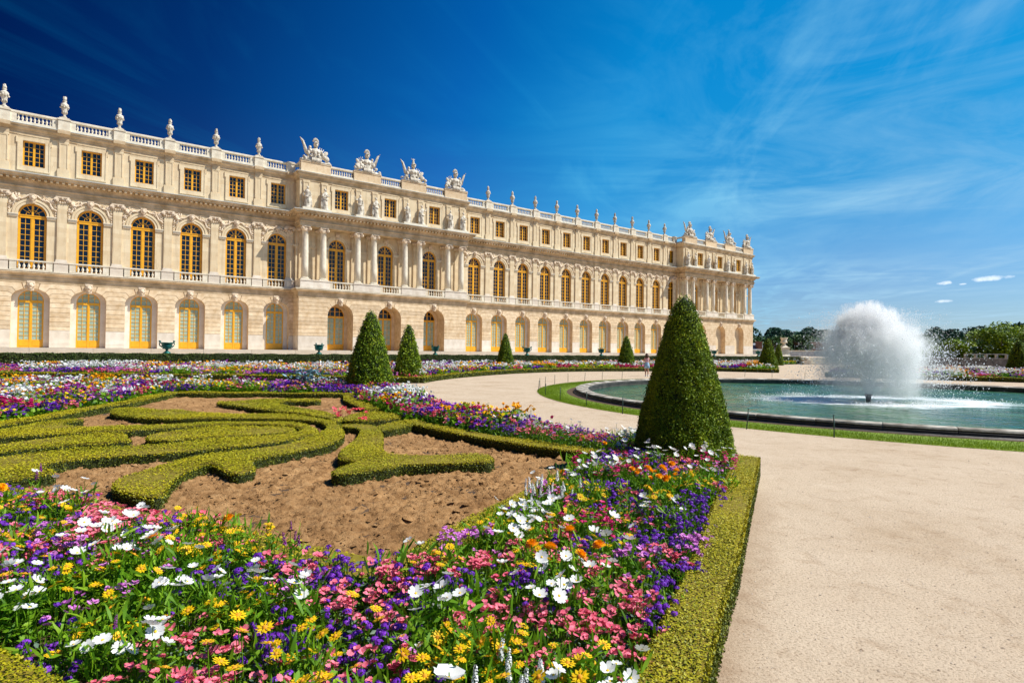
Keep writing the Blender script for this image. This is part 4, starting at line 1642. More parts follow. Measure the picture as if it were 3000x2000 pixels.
def hedge(P, z1, label, leaf_top, leaf_side, dens, cat='hedge', group=None, side_mat='box_side', top_mat='box_top', name='box_hedge', smooth_it=2, z0=0.0, closed=True, wob=0.012):
    """clipped hedge: dark core, and a skin of single leaves on top and flanks (near parts get small leaves)"""
    P = ccw(smooth_poly(P, smooth_it) if smooth_it else np.asarray(P, float))
    n = len(P)
    lz = z1 - 0.025
    # core
    V = np.concatenate([np.c_[P, np.full(n, z0)], np.c_[P, np.full(n, lz)]])
    cm = MB()
    cm.add([tuple(v) for v in V], [tuple(range(n, 2 * n))], 1)
    cm.add([tuple(v) for v in V], [(i, (i + 1) % n, (i + 1) % n + n, i + n) for i in range(n)], 0)
    core = cm.mesh(name, [M['box_core'], M['box_under'] if top_mat == 'box_top' else M['box_core']])
    # leaves
    A = area(P)
    cy = P[:, 1]
    sc = Scatter()
    leaf_top, leaf_side, dens = leaf_top * .82, leaf_side * .85, dens * 1.15
    nt = int(min(A * dens, 90000))
    pt = sample_poly(P, nt)
    pos = np.c_[pt, lz + rng.uniform(-0.012, 0.03, len(pt))]
    pos[:, 2] += wob * (np.sin(pt[:, 0] * 3.1 + pt[:, 1] * 1.7) + np.sin(pt[:, 0] * 1.3 - pt[:, 1] * 2.9))
    keep = visible_cull(pos)
    pos = pos[keep]
    if len(pos):
        sz = leaf_top * rng.uniform(0.7, 1.35, len(pos))
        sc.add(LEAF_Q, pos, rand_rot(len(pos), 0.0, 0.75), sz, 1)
    E_ = np.roll(P, -1, 0) - P
    L = np.hypot(E_[:, 0], E_[:, 1])
    H = lz - z0
    ns = int(min(L.sum() * H * dens * 1.15, 60000))
    idx = rng.choice(n, ns, p=L / L.sum())
    tt = rng.uniform(0, 1, ns)
    nrmx, nrmy = E_[idx, 1] / L[idx], -E_[idx, 0] / L[idx]
    off = rng.uniform(-0.005, 0.03, ns) * (leaf_side / 0.02) ** 0.5
    pos = np.c_[P[idx, 0] + E_[idx, 0] * tt + nrmx * off, P[idx, 1] + E_[idx, 1] * tt + nrmy * off, z0 + (lz + 0.01 - z0) * rng.uniform(0.03, 1, ns) ** 0.8]
    keep = visible_cull(pos) & ((nrmx * (0 - pos[:, 0]) + nrmy * (0 - pos[:, 1])) > -0.6 * np.hypot(pos[:, 0], pos[:, 1]))
    pos = pos[keep]
    if len(pos):
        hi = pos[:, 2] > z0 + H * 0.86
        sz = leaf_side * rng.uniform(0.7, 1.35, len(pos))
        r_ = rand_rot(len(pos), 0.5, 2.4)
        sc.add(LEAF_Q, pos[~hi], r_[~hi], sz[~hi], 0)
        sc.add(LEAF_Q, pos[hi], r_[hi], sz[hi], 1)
    o = obj(name, core, label=label, cat=cat, group=group)
    if sc.n:
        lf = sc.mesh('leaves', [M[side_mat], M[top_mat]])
        obj('leaves', lf, o, kind='stuff')
    return o


def ribbon(pts, w):
    """polygon of width w centred on an open line"""
    P = np.array(pts, float)
    T = np.gradient(P, axis=0)
    T /= np.hypot(T[:, 0], T[:, 1])[:, None]
    Nn = np.c_[T[:, 1], -T[:, 0]]
    return np.concatenate([P + Nn * w / 2, (P - Nn * w / 2)[::-1]])


ANCHOR = [(-3.6, 12.51), (-3.27, 12.71), (-2.82, 12.39), (-2.5, 11.42), (-2.22, 10.17), (-2.08, 9.44), (-1.87, 9.05), (-1.12, 9.04), (-0.57, 9.2), (-0.34, 9.09), (-0.26, 8.79), (-0.28, 8.56), (-0.52, 8.49), (-1.03, 8.38), (-1.56, 8.31), (-1.59, 8.1), (-1.92, 7.79), (-2.15, 7.59), (-2.27, 7.63), (-2.34, 7.77), (-2.3, 8.06), (-2.22, 8.27), (-2.16, 8.44), (-2.45, 8.65), (-2.56, 8.82), (-2.66, 9.26), (-2.69, 9.83), (-2.76, 10.64), (-2.88, 11.39), (-3.03, 11.9), (-3.22, 12.18), (-3.45, 12.16)]
STRIP = [(-2.8, 12.39), (-2.52, 13.05), (-2.19, 13.41), (-2.03, 12.83), (-2.16, 12.45), (-2.33, 12.08), (-2.5, 11.63), (-2.63, 11.83)]
OVAL = [(-3.9, 13.62), (-3.91, 14.56), (-3.58, 15.0), (-3.13, 14.95), (-2.77, 14.58), (-2.6, 14.02), (-2.74, 13.56), (-3.15, 13.18), (-3.61, 13.11)]
LEAFS = [(-8.6, 17.26), (-8.12, 17.62), (-7.82, 18.13), (-7.18, 18.55), (-6.13, 18.7), (-5.94, 18.33), (-5.85, 17.93), (-6.63, 17.83), (-6.87, 17.55), (-6.76, 17.02), (-6.31, 16.32), (-5.48, 15.68), (-5.0, 15.28), (-4.55, 14.69), (-4.25, 14.13), (-3.99, 13.88), (-3.79, 13.12), (-3.86, 12.95), (-4.13, 13.59), (-4.58, 14.0), (-5.18, 14.52), (-6.08, 15.15), (-6.74, 15.65), (-7.74, 16.53), (-8.34, 16.81)]
SCB = [(-10.01, 14.74), (-10.09, 15.23), (-9.74, 15.36), (-8.85, 14.87), (-8.49, 15.11), (-7.94, 14.6), (-6.8, 14.2), (-6.13, 14.34), (-5.33, 14.19), (-4.64, 13.77), (-3.97, 13.09), (-3.44, 11.97), (-3.15, 11.12), (-3.06, 10.55), (-3.06, 9.86), (-3.27, 9.39), (-3.56, 8.89), (-3.73, 8.5), (-3.58, 8.11), (-3.45, 7.96), (-3.4, 7.71), (-3.47, 7.52), (-3.65, 7.65), (-3.91, 7.98), (-4.12, 8.19), (-4.24, 8.13), (-4.22, 7.86), (-4.2, 7.57), (-4.1, 7.13), (-3.9, 6.67), (-3.77, 6.39), (-3.84, 6.32), (-4.07, 6.44), (-4.42, 6.68), (-4.6, 6.86), (-4.72, 7.09), (-4.8, 7.44), (-4.75, 7.83), (-4.73, 8.15), (-4.67, 8.62), (-4.43, 9.03), (-4.04, 9.48), (-3.74, 9.97), (-3.59, 10.69), (-3.63, 11.5), (-3.74, 12.19), (-4.12, 12.93), (-4.65, 13.31), (-5.43, 13.53), (-6.76, 13.4), (-7.66, 13.16), (-8.73, 13.5), (-9.5, 14.07)]
SCC = [(-9.32, 9.88), (-9.44, 10.6), (-9.6, 11.09), (-9.72, 11.76), (-9.77, 12.39), (-9.7, 12.8), (-9.44, 12.97), (-9.26, 12.76), (-9.36, 12.48), (-9.25, 12.12), (-8.87, 11.84), (-8.28, 11.65), (-7.65, 12.07), (-6.66, 12.55), (-5.52, 12.94), (-4.78, 12.73), (-4.19, 12.27), (-3.8, 11.6), (-3.64, 11.08), (-3.86, 10.3), (-4.55, 9.52), (-5.21, 8.97), (-5.65, 8.75), (-6.06, 8.53), (-6.26, 8.22), (-6.35, 8.0), (-6.25, 7.69), (-5.91, 7.61), (-5.78, 7.48), (-5.82, 7.28), (-6.03, 6.98), (-6.27, 6.85), (-6.82, 7.15), (-7.32, 7.99), (-7.36, 8.51), (-7.05, 8.96), (-6.55, 9.23), (-6.09, 9.51), (-5.51, 9.92), (-4.97, 10.4), (-4.38, 10.92), (-4.12, 11.29), (-4.04, 11.57), (-4.22, 11.95), (-4.61, 12.28), (-5.36, 12.54), (-6.4, 12.06), (-6.97, 11.47), (-7.37, 11.18), (-8.01, 10.87), (-8.57, 10.53), (-8.91, 10.3), (-8.93, 9.75), (-9.0, 9.42)]
LFD = [(-6.45, 10.42), (-6.62, 10.99), (-6.36, 11.44), (-5.71, 11.93), (-4.87, 12.13), (-4.37, 11.89), (-4.19, 11.5), (-4.35, 11.22), (-5.13, 10.72), (-5.72, 10.3), (-6.15, 10.13)]
LFE = [(-8.15, 8.78), (-8.27, 9.56), (-8.18, 10.06), (-7.83, 10.63), (-7.16, 10.87), (-6.98, 10.7), (-6.77, 10.34), (-6.48, 10.1), (-6.52, 9.9), (-7.06, 9.6), (-7.49, 9.21), (-7.71, 8.91), (-7.61, 8.31)]
GP = 'clipped box scrolls on the bare soil'
hedge(ANCHOR, .20, 'anchor-shaped clipped box hedge in the middle of the bare soil', .026, .024, 5200, group=GP)
hedge(STRIP, .20, 'short strip of clipped box joining the anchor shape to the border', .03, .028, 3500, group=GP)
hedge(OVAL, .20, 'small oval of clipped box with red flowers beside it', .034, .03, 3200, group=GP)
hedge(LEAFS, .20, 'forked clipped box scroll farthest back on the soil', .040, .036, 2400, group=GP)
hedge(SCB, .20, 'large curling clipped box scroll that ends in two lobes towards the camera', .030, .027, 3800, group=GP)
hedge(SCC, .20, 'inner looping clipped box scroll running out at the left edge', .032, .028, 3400, group=GP)
hedge(LFD, .20, 'leaf-shaped clipped box island inside the inner scroll', .034, .030, 3200, group=GP)
hedge(LFE, .20, 'blunt clipped box island at the left between the scroll arms', .034, .030, 3200, group=GP)

P_IN = np.array([(-0.72, 4.0), (0.1, 5.75), (0.9, 7.45), (1.72, 9.2), (1.18, 9.78), (.49, 10.3), (-.28, 11.05), (-1.17, 12.0), (-2.12, 13.3), (-3.4, 15.45), (-4.1, 17.0), (-4.85, 18.5), (-5.55, 20.9), (-8.5, 20.95), (-11.9, 20.5), (-11.7, 19.2), (-11.1, 16.8), (-11.0, 15.2), (-10.5, 12.7), (-10.35, 11), (-10.2, 8.4), (-5.5, 6.2)])
W_ = 0.36


def offset_in(P, w):
    """inward offset of a closed counter-clockwise outline"""
    P = np.asarray(P)
    out_ = []
    n = len(P)
    for i in range(n):
        a, b_, c_ = P[i - 1], P[i], P[(i + 1) % n]
        d1 = (b_ - a) / np.hypot(*(b_ - a))
        d2 = (c_ - b_) / np.hypot(*(c_ - b_))
        n1, n2 = np.array([-d1[1], d1[0]]), np.array([-d2[1], d2[0]])
        m = n1 + n2
        out_.append(b_ + m / max(.5, m @ n1) * w)
    return np.array(out_)


PI_ = ccw(P_IN)
PI_in = offset_in(PI_, W_)


def border_piece(idx, label, lt, ls, dens, outer=PI_, inner=PI_in, z=.22):
    P = np.concatenate([outer[idx], inner[idx][::-1]])
    return hedge(P, z, label, lt, ls, dens, smooth_it=0, group='box border around the soil')


def find(pt):
    return int(np.argmin(np.hypot(PI_[:, 0] - pt[0], PI_[:, 1] - pt[1])))


def run(a, b_):
    i, j = find(a), find(b_)
    idx = [i]
    while i != j:
        i = (i + 1) % len(PI_)
        idx.append(i)
    return idx


i0 = run((-0.72, 4.0), (1.72, 9.2))
if len(i0) > 8:
    i0 = run((1.72, 9.2), (-0.72, 4.0))
border_piece(i0, 'clipped box border between the bare soil and the near right flower band', .024, .022, 6500)
border_piece(run((1.72, 9.2), (-2.12, 13.3)), 'clipped box border behind the bare soil, shaded front, from the near cone to the oval', .028, .026, 4500)
border_piece(run((-3.4, 15.45), (-5.55, 20.9)), 'short clipped box border slanting from the oval back to the second cone', .036, .034, 2600)
border_piece(run((-5.55, 20.9), (-11.9, 20.5)), 'straight clipped box border farthest back across the soil', .042, .038, 2200)
border_piece(run((-11.9, 20.5), (-10.2, 8.4)), 'clipped box border at the left between the soil and the left flowers', .038, .034, 2600)
border_piece(run((-10.2, 8.4), (-0.72, 4.0)), 'clipped box border hidden under the nearest flowers', .03, .028, 1500)

# outer hedges of the near bed
hedge([(0.35, 1.58), (1.30, 3.63), (1.69, 4.42), (2.32, 5.8), (3.14, 7.58), (3.62, 8.62), (3.34, 8.80), (2.86, 7.65), (2.05, 5.93), (1.45, 4.55), (1.07, 3.75), (0.10, 1.70)], .30, 'clipped box hedge edging the flower band along the gravel path', .019, .019, 13000, smooth_it=0, group='outer box hedges of the near bed')
hedge([(0.30, 1.52), (0.06, 1.70), (-1.95, 2.64), (-2.52, 2.94), (-6, 4.6), (-6.2, 4.2), (-2.7, 2.55), (-0.1, 1.35)], .30, 'clipped box hedge in the bottom left corner of the view', .019, .019, 9000, smooth_it=0, group='outer box hedges of the near bed')
hedge(ribbon([(3.5, 8.78), (3.2, 9.35), (2.45, 10.25), (0.95, 12.0), (-0.55, 14.3), (-2.1, 17.2), (-3.4, 20.2), (-4.2, 22.8), (-4.45, 23.9)], .34), .24, 'clipped box hedge curving along the path round the basin', .03, .028, 3000, smooth_it=0, group='outer box hedges of the near bed')
hedge(ribbon([(-4.5, 24.05), (-12, 24.1), (-24, 24.2)], .34), .24, 'clipped box hedge at the back of the near bed beside the cross path', .05, .045, 1200, smooth_it=0, group='outer box hedges of the near bed')

# far bed
FAR_FRONT = [(-34, 31.6), (-27, 31.3), (-12.2, 31.8), (-4.85, 31.0)]
FAR_ARC = [(-4.85, 31.0), (-4.5, 33.6), (-3.2, 38.2), (-.4, 44.3), (2.6, 48.3), (6.0, 51.3), (11.5, 53.2), (16, 55.4), (19.6, 56.0), (24.0, 53.6)]
FAR_SIDE = [(24.0, 53.6), (27, 62), (33, 75), (40.5, 90)]
hedge(ribbon(FAR_FRONT, .5), .33, 'low clipped hedge along the front of the far flower bed', .08, .07, 700, smooth_it=0, top_mat='box_top', group='low hedges of the far bed')
hedge(ribbon(smooth_poly(FAR_ARC, 2, False), .5), .33, 'low clipped hedge of the far bed curving round the basin path', .10, .09, 450, smooth_it=0, group='low hedges of the far bed')
hedge(ribbon(FAR_SIDE, .5), .33, 'low clipped hedge at the right end of the far bed', .12, .10, 300, smooth_it=0, group='low hedges of the far bed')
# tall hedge in front of the retaining wall
a0, a1, b0, b1 = fw(-46, -23.2), fw(95.7, -23.2), fw(95.7, -22.2), fw(-46, -22.2)
hedge([a0[:2], a1[:2], b0[:2], b1[:2]], 1.24, 'tall dark clipped hedge running the whole length of the terrace wall', .13, .12, 190, smooth_it=0, side_mat='hedge_side', top_mat='hedge_side', name='tall_hedge', wob=0.02)


# ================================================================== TOPIARY CONES
def cone_mesh(h, r, n_leaf, leaf, seed, flat=0.10):
    global rng
    keep_rng = rng
    rng = np.random.default_rng(seed)
    # profile: slightly convex cone with a blunt rounded tip
    def rad(t):
        return r * (1 - t ** 1.38) * (1 - 0.05 * np.sin(t * 3)) * np.where(t < .08, .93 + t * .875, 1) + r * flat * 1.35 * np.sqrt(np.clip(1 - t ** 18, 0, 1))
    # lumps
    ph = rng.uniform(0, 6.28, 8)

    def lump(a, t):
        return 1 + .020 * np.sin(3 * a + ph[0] + 4 * t) + .016 * np.sin(7 * a + ph[1] + 9 * t) + .013 * np.sin(12 * t + ph[2] + 2 * a) + .010 * np.sin(15 * a + 21 * t + ph[3])
    k, n = 26, 36
    vs, fs = [], []
    for i in range(k + 1):
        t_ = i / k
        for j in range(n):
            a = 2 * math.pi * j / n
            rr = float(rad(np.array(t_)) * lump(a, t_)) * .965
            vs.append((rr * math.cos(a), rr * math.sin(a), h * t_ * .985))
    for i in range(k):
        for j in range(n):
            fs.append((i * n + j, i * n + (j + 1) % n, (i + 1) * n + (j + 1) % n, (i + 1) * n + j))
    fs.append(tuple(k * n + j for j in range(n)))
    cm = MB()
    cm.add(vs, fs)
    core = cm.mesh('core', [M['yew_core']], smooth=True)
    # leaves, thinned in streaks so the dark inside shows
    N_ = int(n_leaf * 1.25)
    tt = 1 - np.sqrt(rng.uniform(0, 1, N_)) * 1.0
    aa = rng.uniform(0, 2 * math.pi, N_)
    dens = np.sin(aa * 9 + tt * 23 + ph[4]) * np.sin(aa * 5 - tt * 31 + ph[5]) + .6 * np.sin(aa * 17 + tt * 60)
    keep = dens > rng.uniform(-1.6, .5, N_) - .35
    tt, aa = tt[keep], aa[keep]
    rr = rad(tt) * lump(aa, tt) + rng.normal(0, leaf * .6, len(tt))
    pos = np.c_[rr * np.cos(aa), rr * np.sin(aa), np.clip(h * tt + rng.normal(0, .01, len(tt)), 0.01, h + .03)]
    sc = Scatter()
    sc.add(LEAF_Q, pos, rand_rot(len(pos), .2, 1.9), leaf * rng.uniform(.6, 1.5, len(pos)), 0)
    # a few shoots that stand proud of the clipped surface
    m = int(n_leaf * .012)
    t2, a2 = 1 - np.sqrt(rng.uniform(0, 1, m)), rng.uniform(0, 6.28, m)
    r2 = rad(t2) * lump(a2, t2) + leaf * rng.uniform(.8, 1.9, m)
    sc.add(LEAF_Q, np.c_[r2 * np.cos(a2), r2 * np.sin(a2), h * t2 + .02], rand_rot(m, 1.0, 2.0), np.full(m, leaf), 0)
    lv = sc.mesh('foliage', [M['yew']])
    rng = keep_rng
    return core, lv


def put_cone(meshes, x, y, rz, sc_, label):
    o = obj('topiary_cone', None, loc=(x, y, 0), rz=rz, label=label, cat='topiary', group='clipped yew cones')
    o.scale = sc_
    obj('core', meshes[0], o)
    obj('foliage', meshes[1], o, kind='stuff')
    return o


CN = cone_mesh(2.66, .67, 120000, .022, 11)
put_cone(CN, 2.55, 8.75, 0, (1, 1, 1), 'largest and nearest clipped yew cone, beside the basin')
CM = cone_mesh(3.3, .82, 30000, .055, 12)
put_cone(CM, -5.52, 23.0, 0, (1, 1, 1), 'second largest yew cone at the back corner of the near bed')
CF = cone_mesh(3.15, .66, 14000, .075, 13)
put_cone(CF, -5.62, 32.0, 0, (1, 1, 1), 'yew cone close behind the second largest one, at the far bed corner')
for x, y, rz, s3, lab in ((-.55, 50.3, 1, (1.0, 1.0, 1.03), 'small yew cone in the far bed left of the seven arches, standing alone'),
                          (11.1, 57.1, 2, (1.15, 1.15, 1.05), 'small yew cone in the far bed just left of the standing woman'),
                          (24.6, 56.6, 3, (1.2, 1.2, 1.02), 'yew cone at the right end corner of the far bed'),
                          (38.9, 86.0, 4, (.95, .95, 1.02), 'small yew cone half hidden behind the corner cone of the far bed'),
                          (46.0, 53.5, 5, (1.25, 1.25, 1.03), 'yew cone cut by the right edge of the photo behind the right bed')):
    put_cone(CF, x, y, rz, s3, lab)


# ================================================================== SOIL
ms, t, b = new_mat('dug_soil')
b.inputs['Roughness'].default_value = 0.95
b.inputs['Specular IOR Level'].default_value = 0.1
tcn = N(t, 'ShaderNodeTexCoord')
n1 = N(t, 'ShaderNodeTexNoise')
n1.inputs['Scale'].default_value = 5
n1.inputs['Detail'].default_value = 9
n1.inputs['Roughness'].default_value = .7
t.links.new(tcn.outputs['Object'], n1.inputs['Vector'])
n2 = N(t, 'ShaderNodeTexNoise')
n2.inputs['Scale'].default_value = .8
n2.inputs['Detail'].default_value = 4
t.links.new(tcn.outputs['Object'], n2.inputs['Vector'])
c = ramp(t, n1.outputs[0], [(0.3, (0.18, 0.088, 0.032)), (0.5, (0.39, 0.215, 0.092)), (0.72, (0.53, 0.32, 0.150))])
c = mix(t, 0.7, c, ramp(t, n2.outputs[0], [(0.35, (.78, .75, .72)), (0.65, (1.12, 1.12, 1.1))]), 'MULTIPLY')
t.links.new(c, b.inputs['Base Color'])
bp = N(t, 'ShaderNodeBump')
bp.inputs['Strength'].default_value = 0.9
bp.inputs['Distance'].default_value = 0.04
n3 = N(t, 'ShaderNodeTexNoise')
n3.inputs['Scale'].default_value = 28
n3.inputs['Detail'].default_value = 8
n3.inputs['Roughness'].default_value = .7
t.links.new(tcn.outputs['Object'], n3.inputs['Vector'])
t.links.new(n3.outputs[0], bp.inputs['Height'])
t.links.new(bp.outputs[0], b.inputs['Normal'])
M['soil'] = ms


def vnoise(x, y, seed):
    """smooth value noise on a lattice"""
    r_ = np.random.default_rng(seed)
    T_ = r_.uniform(-1, 1, (256, 256))
    xi, yi = np.floor(x).astype(int), np.floor(y).astype(int)
    fx, fy = x - xi, y - yi
    fx, fy = fx * fx * (3 - 2 * fx), fy * fy * (3 - 2 * fy)
    g_ = lambda a, b_: T_[a % 256, b_ % 256]
    return (g_(xi, yi) * (1 - fx) + g_(xi + 1, yi) * fx) * (1 - fy) + (g_(xi, yi + 1) * (1 - fx) + g_(xi + 1, yi + 1) * fx) * fy


def soil_h(x, y):
    h = .022 * vnoise(x * 1.3, y * 1.3, 1) + .020 * vnoise(x * 4.3, y * 4.3, 2)
    k = vnoise(x * 10, y * 10, 3)
    h = h + .040 * np.maximum(0, k) + .042 * np.abs(vnoise(x * 19, y * 19, 4)) + .016 * vnoise(x * 36, y * 36, 5)
    return h + .005


def soil_grid(P, cell, y0, y1):
    lo, hi = P.min(0), P.max(0)
    lo = np.array([lo[0], max(lo[1], y0)])
    hi = np.array([hi[0], min(hi[1], y1)])
    nx, ny = int((hi[0] - lo[0]) / cell) + 1, int((hi[1] - lo[1]) / cell) + 1
    X, Y = np.meshgrid(lo[0] + np.arange(nx) * cell, lo[1] + np.arange(ny) * cell)
    jx = X + rng.uniform(-.25, .25, X.shape) * cell
    jy = Y.copy()
    jy[1:-1] += rng.uniform(-.25, .25, Y[1:-1].shape) * cell
    Z = soil_h(jx, jy)
    V = np.stack([jx, jy, Z], -1).reshape(-1, 3)
    I = np.arange(nx * ny).reshape(ny, nx)
    F = np.stack([I[:-1, :-1], I[:-1, 1:], I[1:, 1:], I[1:, :-1]], -1).reshape(-1, 4)
    cxy = V[F].mean(1)
    k = in_poly(P, cxy[:, 0], cxy[:, 1]) & visible_cull(cxy, .12)
    return V, F[k]


Vs, Fs, off = [], [], 0
for cell, y0, y1 in ((.028, 3.5, 8.5), (.055, 8.5, 13.5), (.11, 13.5, 21.5)):
    V, F = soil_grid(PI_, cell, y0, y1 + cell)
    Vs.append(V)
    Fs.append(F + off)
    off += len(V)
F = np.concatenate(Fs)
me = arr_mesh('soil_bed', np.concatenate(Vs), [F], [np.zeros(len(F), int)], [M['soil']], smooth=True)
obj('soil_bed', me, label='bare brown dug soil inside the box borders', cat='soil', kind='structure')
# clods
CLOD = tm([(-.9, -.1, 0), (-.2, -.8, -.05), (.8, -.3, .05), (.6, .7, 0), (-.5, .8, .05), (.1, 0, .75), (-.3, .1, .55)],
          [(0, 1, 6), (1, 5, 6), (1, 2, 5), (2, 3, 5), (3, 4, 5), (4, 6, 5), (4, 0, 6)])
sc = Scatter()
pt = sample_poly(PI_in, 60000)
pt = pt[rng.uniform(0, 1, len(pt)) < np.clip(9.0 / pt[:, 1], .25, 1) ** 1.2]
kk = rng.uniform(0, 1, len(pt)) < .35 + .65 * (vnoise(pt[:, 0] * 2.2, pt[:, 1] * 2.2, 9) > -.1)
pt = pt[kk]
pos = np.c_[pt, soil_h(pt[:, 0], pt[:, 1]) - .003]
pos = pos[visible_cull(pos, .1)]
n = len(pos)
s3 = np.abs(rng.lognormal(-4.30, .55, n))[:, None] * rng.uniform(.6, 1.4, (n, 3))
sc.add(CLOD, pos, rand_rot(n, 0, .5), s3, 0)
obj('soil_clods', sc.mesh('soil_clods', [M['soil']]), label='loose crumbs and clods of brown earth lying on the soil', cat='soil', kind='stuff')
# pebbles on the path
sc = Scatter()
n = 9000
yy = 1.2 + 9 * rng.uniform(0, 1, n) ** 1.6
xx = rng.uniform(.2, 9, n)
outer_x = np.interp(yy, [1.58, 3.63, 5.8, 8.6], [.45, 1.42, 2.45, 3.8])
k = (xx > outer_x) | (yy > 9.3) & (xx > 3.6)
pos = np.c_[xx, yy, np.full(n, .001)][k]
pos = pos[visible_cull(pos, .1)]
n = len(pos)
s3 = rng.lognormal(-5.35, .42, n)[:, None] * rng.uniform(.6, 1.3, (n, 3))
sc.add(CLOD, pos, rand_rot(n, 0, .4), s3, 0)
M['pebble'] = leafy('pebbles', (0.30, 0.22, 0.15), (0.62, 0.52, 0.42), rough=.9, scale=2)
obj('pebbles', sc.mesh('pebbles', [M['pebble']]), label='small loose pebbles scattered over the sandy path', cat='pebbles', kind='stuff')
# earth under the flowers
BED_OUT = np.array([(0.16, 1.78), (1.12, 3.7), (1.62, 4.75), (2.22, 6.05), (2.82, 7.3), (3.32, 8.75), (3.05, 9.35), (2.3, 10.15), (0.8, 11.9), (-0.7, 14.2), (-2.25, 17.1), (-3.55, 20.1), (-4.4, 22.8), (-4.6, 23.9), (-24, 24.0), (-22, 13.0), (-6, 4.65), (-2.5, 2.98)])
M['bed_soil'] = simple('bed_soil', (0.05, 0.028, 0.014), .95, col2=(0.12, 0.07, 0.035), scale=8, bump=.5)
mb = MB()
po = ccw(BED_OUT)
mb.add([(x, y, .004) for x, y in po], [tuple(range(len(po)))])
obj('bed_earth', mb.mesh('bed_earth', [M['bed_soil']]), label='dark earth under the flowers of the near bed', cat='soil', kind='structure')
FAR_BED = np.array(list(FAR_FRONT) + list(FAR_ARC[1:]) + FAR_SIDE[1:] + [fw(95.0, -23.4)[:2], fw(-46, -23.4)[:2]])
mb = MB()
po = ccw(FAR_BED)
mb.add([(x, y, .004) for x, y in po], [tuple(range(len(po)))])
obj('bed_earth', mb.mesh('bed_earth', [M['bed_soil']]), label='dark earth under the flowers of the far bed', cat='soil', kind='structure')


# ================================================================== FLOWERS
def petal_ring(n, r0, r1, w, z0, z1, mi, phase=0.0, notch=0.0, jit=.0, pointed=False):
    """flat petals of five points: claw, two shoulders, tip pair"""
    ts = []
    for k in range(n):
        a = 2 * math.pi * (k + phase) / n + random.uniform(-jit, jit)
        ca, sa = math.cos(a), math.sin(a)

        def P(r, s, z):
            return (r * ca - s * sa, r * sa + s * ca, z)
        zr = random.uniform(-jit, jit) * .3
        rm = r0 + (r1 - r0) * .55
        if pointed:
            v = [P(r0, -.02, z0), P(rm, -w / 2, (z0 + z1) / 2 + zr), P(r1, 0, z1 + zr), P(rm, w / 2, (z0 + z1) / 2 + zr)]
            ts.append(tm(v, [(0, 1, 2, 3)], mi))
        else:
            v = [P(r0, -.03, z0), P(rm, -w / 2, (z0 + z1) / 2 + zr), P(r1 * .97, -w * .34, z1 + zr), P(r1 - notch, 0, z1 + zr + .03), P(r1 * .97, w * .34, z1 + zr), P(rm, w / 2, (z0 + z1) / 2 + zr), P(r0, .03, z0), P(rm, 0, (z0 + z1) / 2 + zr - .04)]
            ts.append(tm(v, [(0, 1, 7, 6), (6, 7, 5), (1, 2, 3, 7), (7, 3, 4, 5)], mi))
    return ts


def dome(r, h, z, mi, n=7):
    v = [(r * math.cos(2 * math.pi * k / n), r * math.sin(2 * math.pi * k / n), z) for k in range(n)]
    v += [(.6 * r * math.cos(2 * math.pi * k / n), .6 * r * math.sin(2 * math.pi * k / n), z + h * .8) for k in range(n)] + [(0, 0, z + h)]
    f = [(k, (k + 1) % n, n + (k + 1) % n, n + k) for k in range(n)] + [(n + k, n + (k + 1) % n, 2 * n) for k in range(n)]
    return tm(v, f, mi)


# material slots shared by all flower meshes
SLOTS = ['leaf', 'p_white', 'p_yellow', 'p_orange', 'p_pink', 'p_magenta', 'p_mauve', 'p_purple', 'p_plum', 'centre', 'centre_y', 'leaf_grey']
SI = {k: i for i, k in enumerate(SLOTS)}
random.seed(3)
T_COSMOS = tm_join(*petal_ring(8, .12, 1.0, .62, 0, .20, SI['p_white'], jit=.06, notch=.06), dome(.17, .10, .02, SI['centre_y']))
T_COSMOS2 = tm_join(*petal_ring(7, .12, 1.0, .66, 0, .42, SI['p_white'], jit=.08, notch=.05), dome(.17, .10, .02, SI['centre_y']))
T_DAISY = tm_join(*petal_ring(11, .2, 1.0, .36, .02, .08, SI['p_yellow'], jit=.08, pointed=True), *petal_ring(8, .2, .8, .32, .10, .20, SI['p_yellow'], phase=.5, jit=.1, pointed=True), dome(.30, .22, .06, SI['centre']))
_m = []
for lay, (r1, z0, z1) in enumerate(((1.0, 0, .10), (.85, .10, .38), (.62, .18, .60), (.36, .25, .75))):
    _m += petal_ring(9 - lay, .05, r1, .62, z0, z1, SI['p_orange'], phase=lay * .37, jit=.18, notch=.06)
T_MARI = tm_join(*_m)


def pink_disc(mi):
    return tm_join(*petal_ring(5, .06, 1.0, 1.05, 0, .10, mi, jit=.08, notch=.12))


def cluster(base, n, r, hz, seed, s=.42, updown=1.0):
    rs_ = np.random.default_rng(seed)
    out_ = []
    for k in range(n):
        a, q_ = rs_.uniform(0, 6.28), math.sqrt(rs_.uniform(0, 1))
        v = base['v'] * s * rs_.uniform(.8, 1.15)
        ti = rs_.uniform(-.6, .6, 2)
        rx = np.array([[1, 0, 0], [0, math.cos(ti[0]), -math.sin(ti[0])], [0, math.sin(ti[0]), math.cos(ti[0])]])
        ry = np.array([[math.cos(ti[1]), 0, math.sin(ti[1])], [0, 1, 0], [-math.sin(ti[1]), 0, math.cos(ti[1])]])
        v = v @ (rx @ ry).T + np.array([r * q_ * math.cos(a), r * q_ * math.sin(a), hz * (1 - q_ ** 2) * updown + rs_.uniform(-.08, .08)])
        d = dict(base)
        d['v'] = v
        out_.append(d)
    return tm_join(*out_)


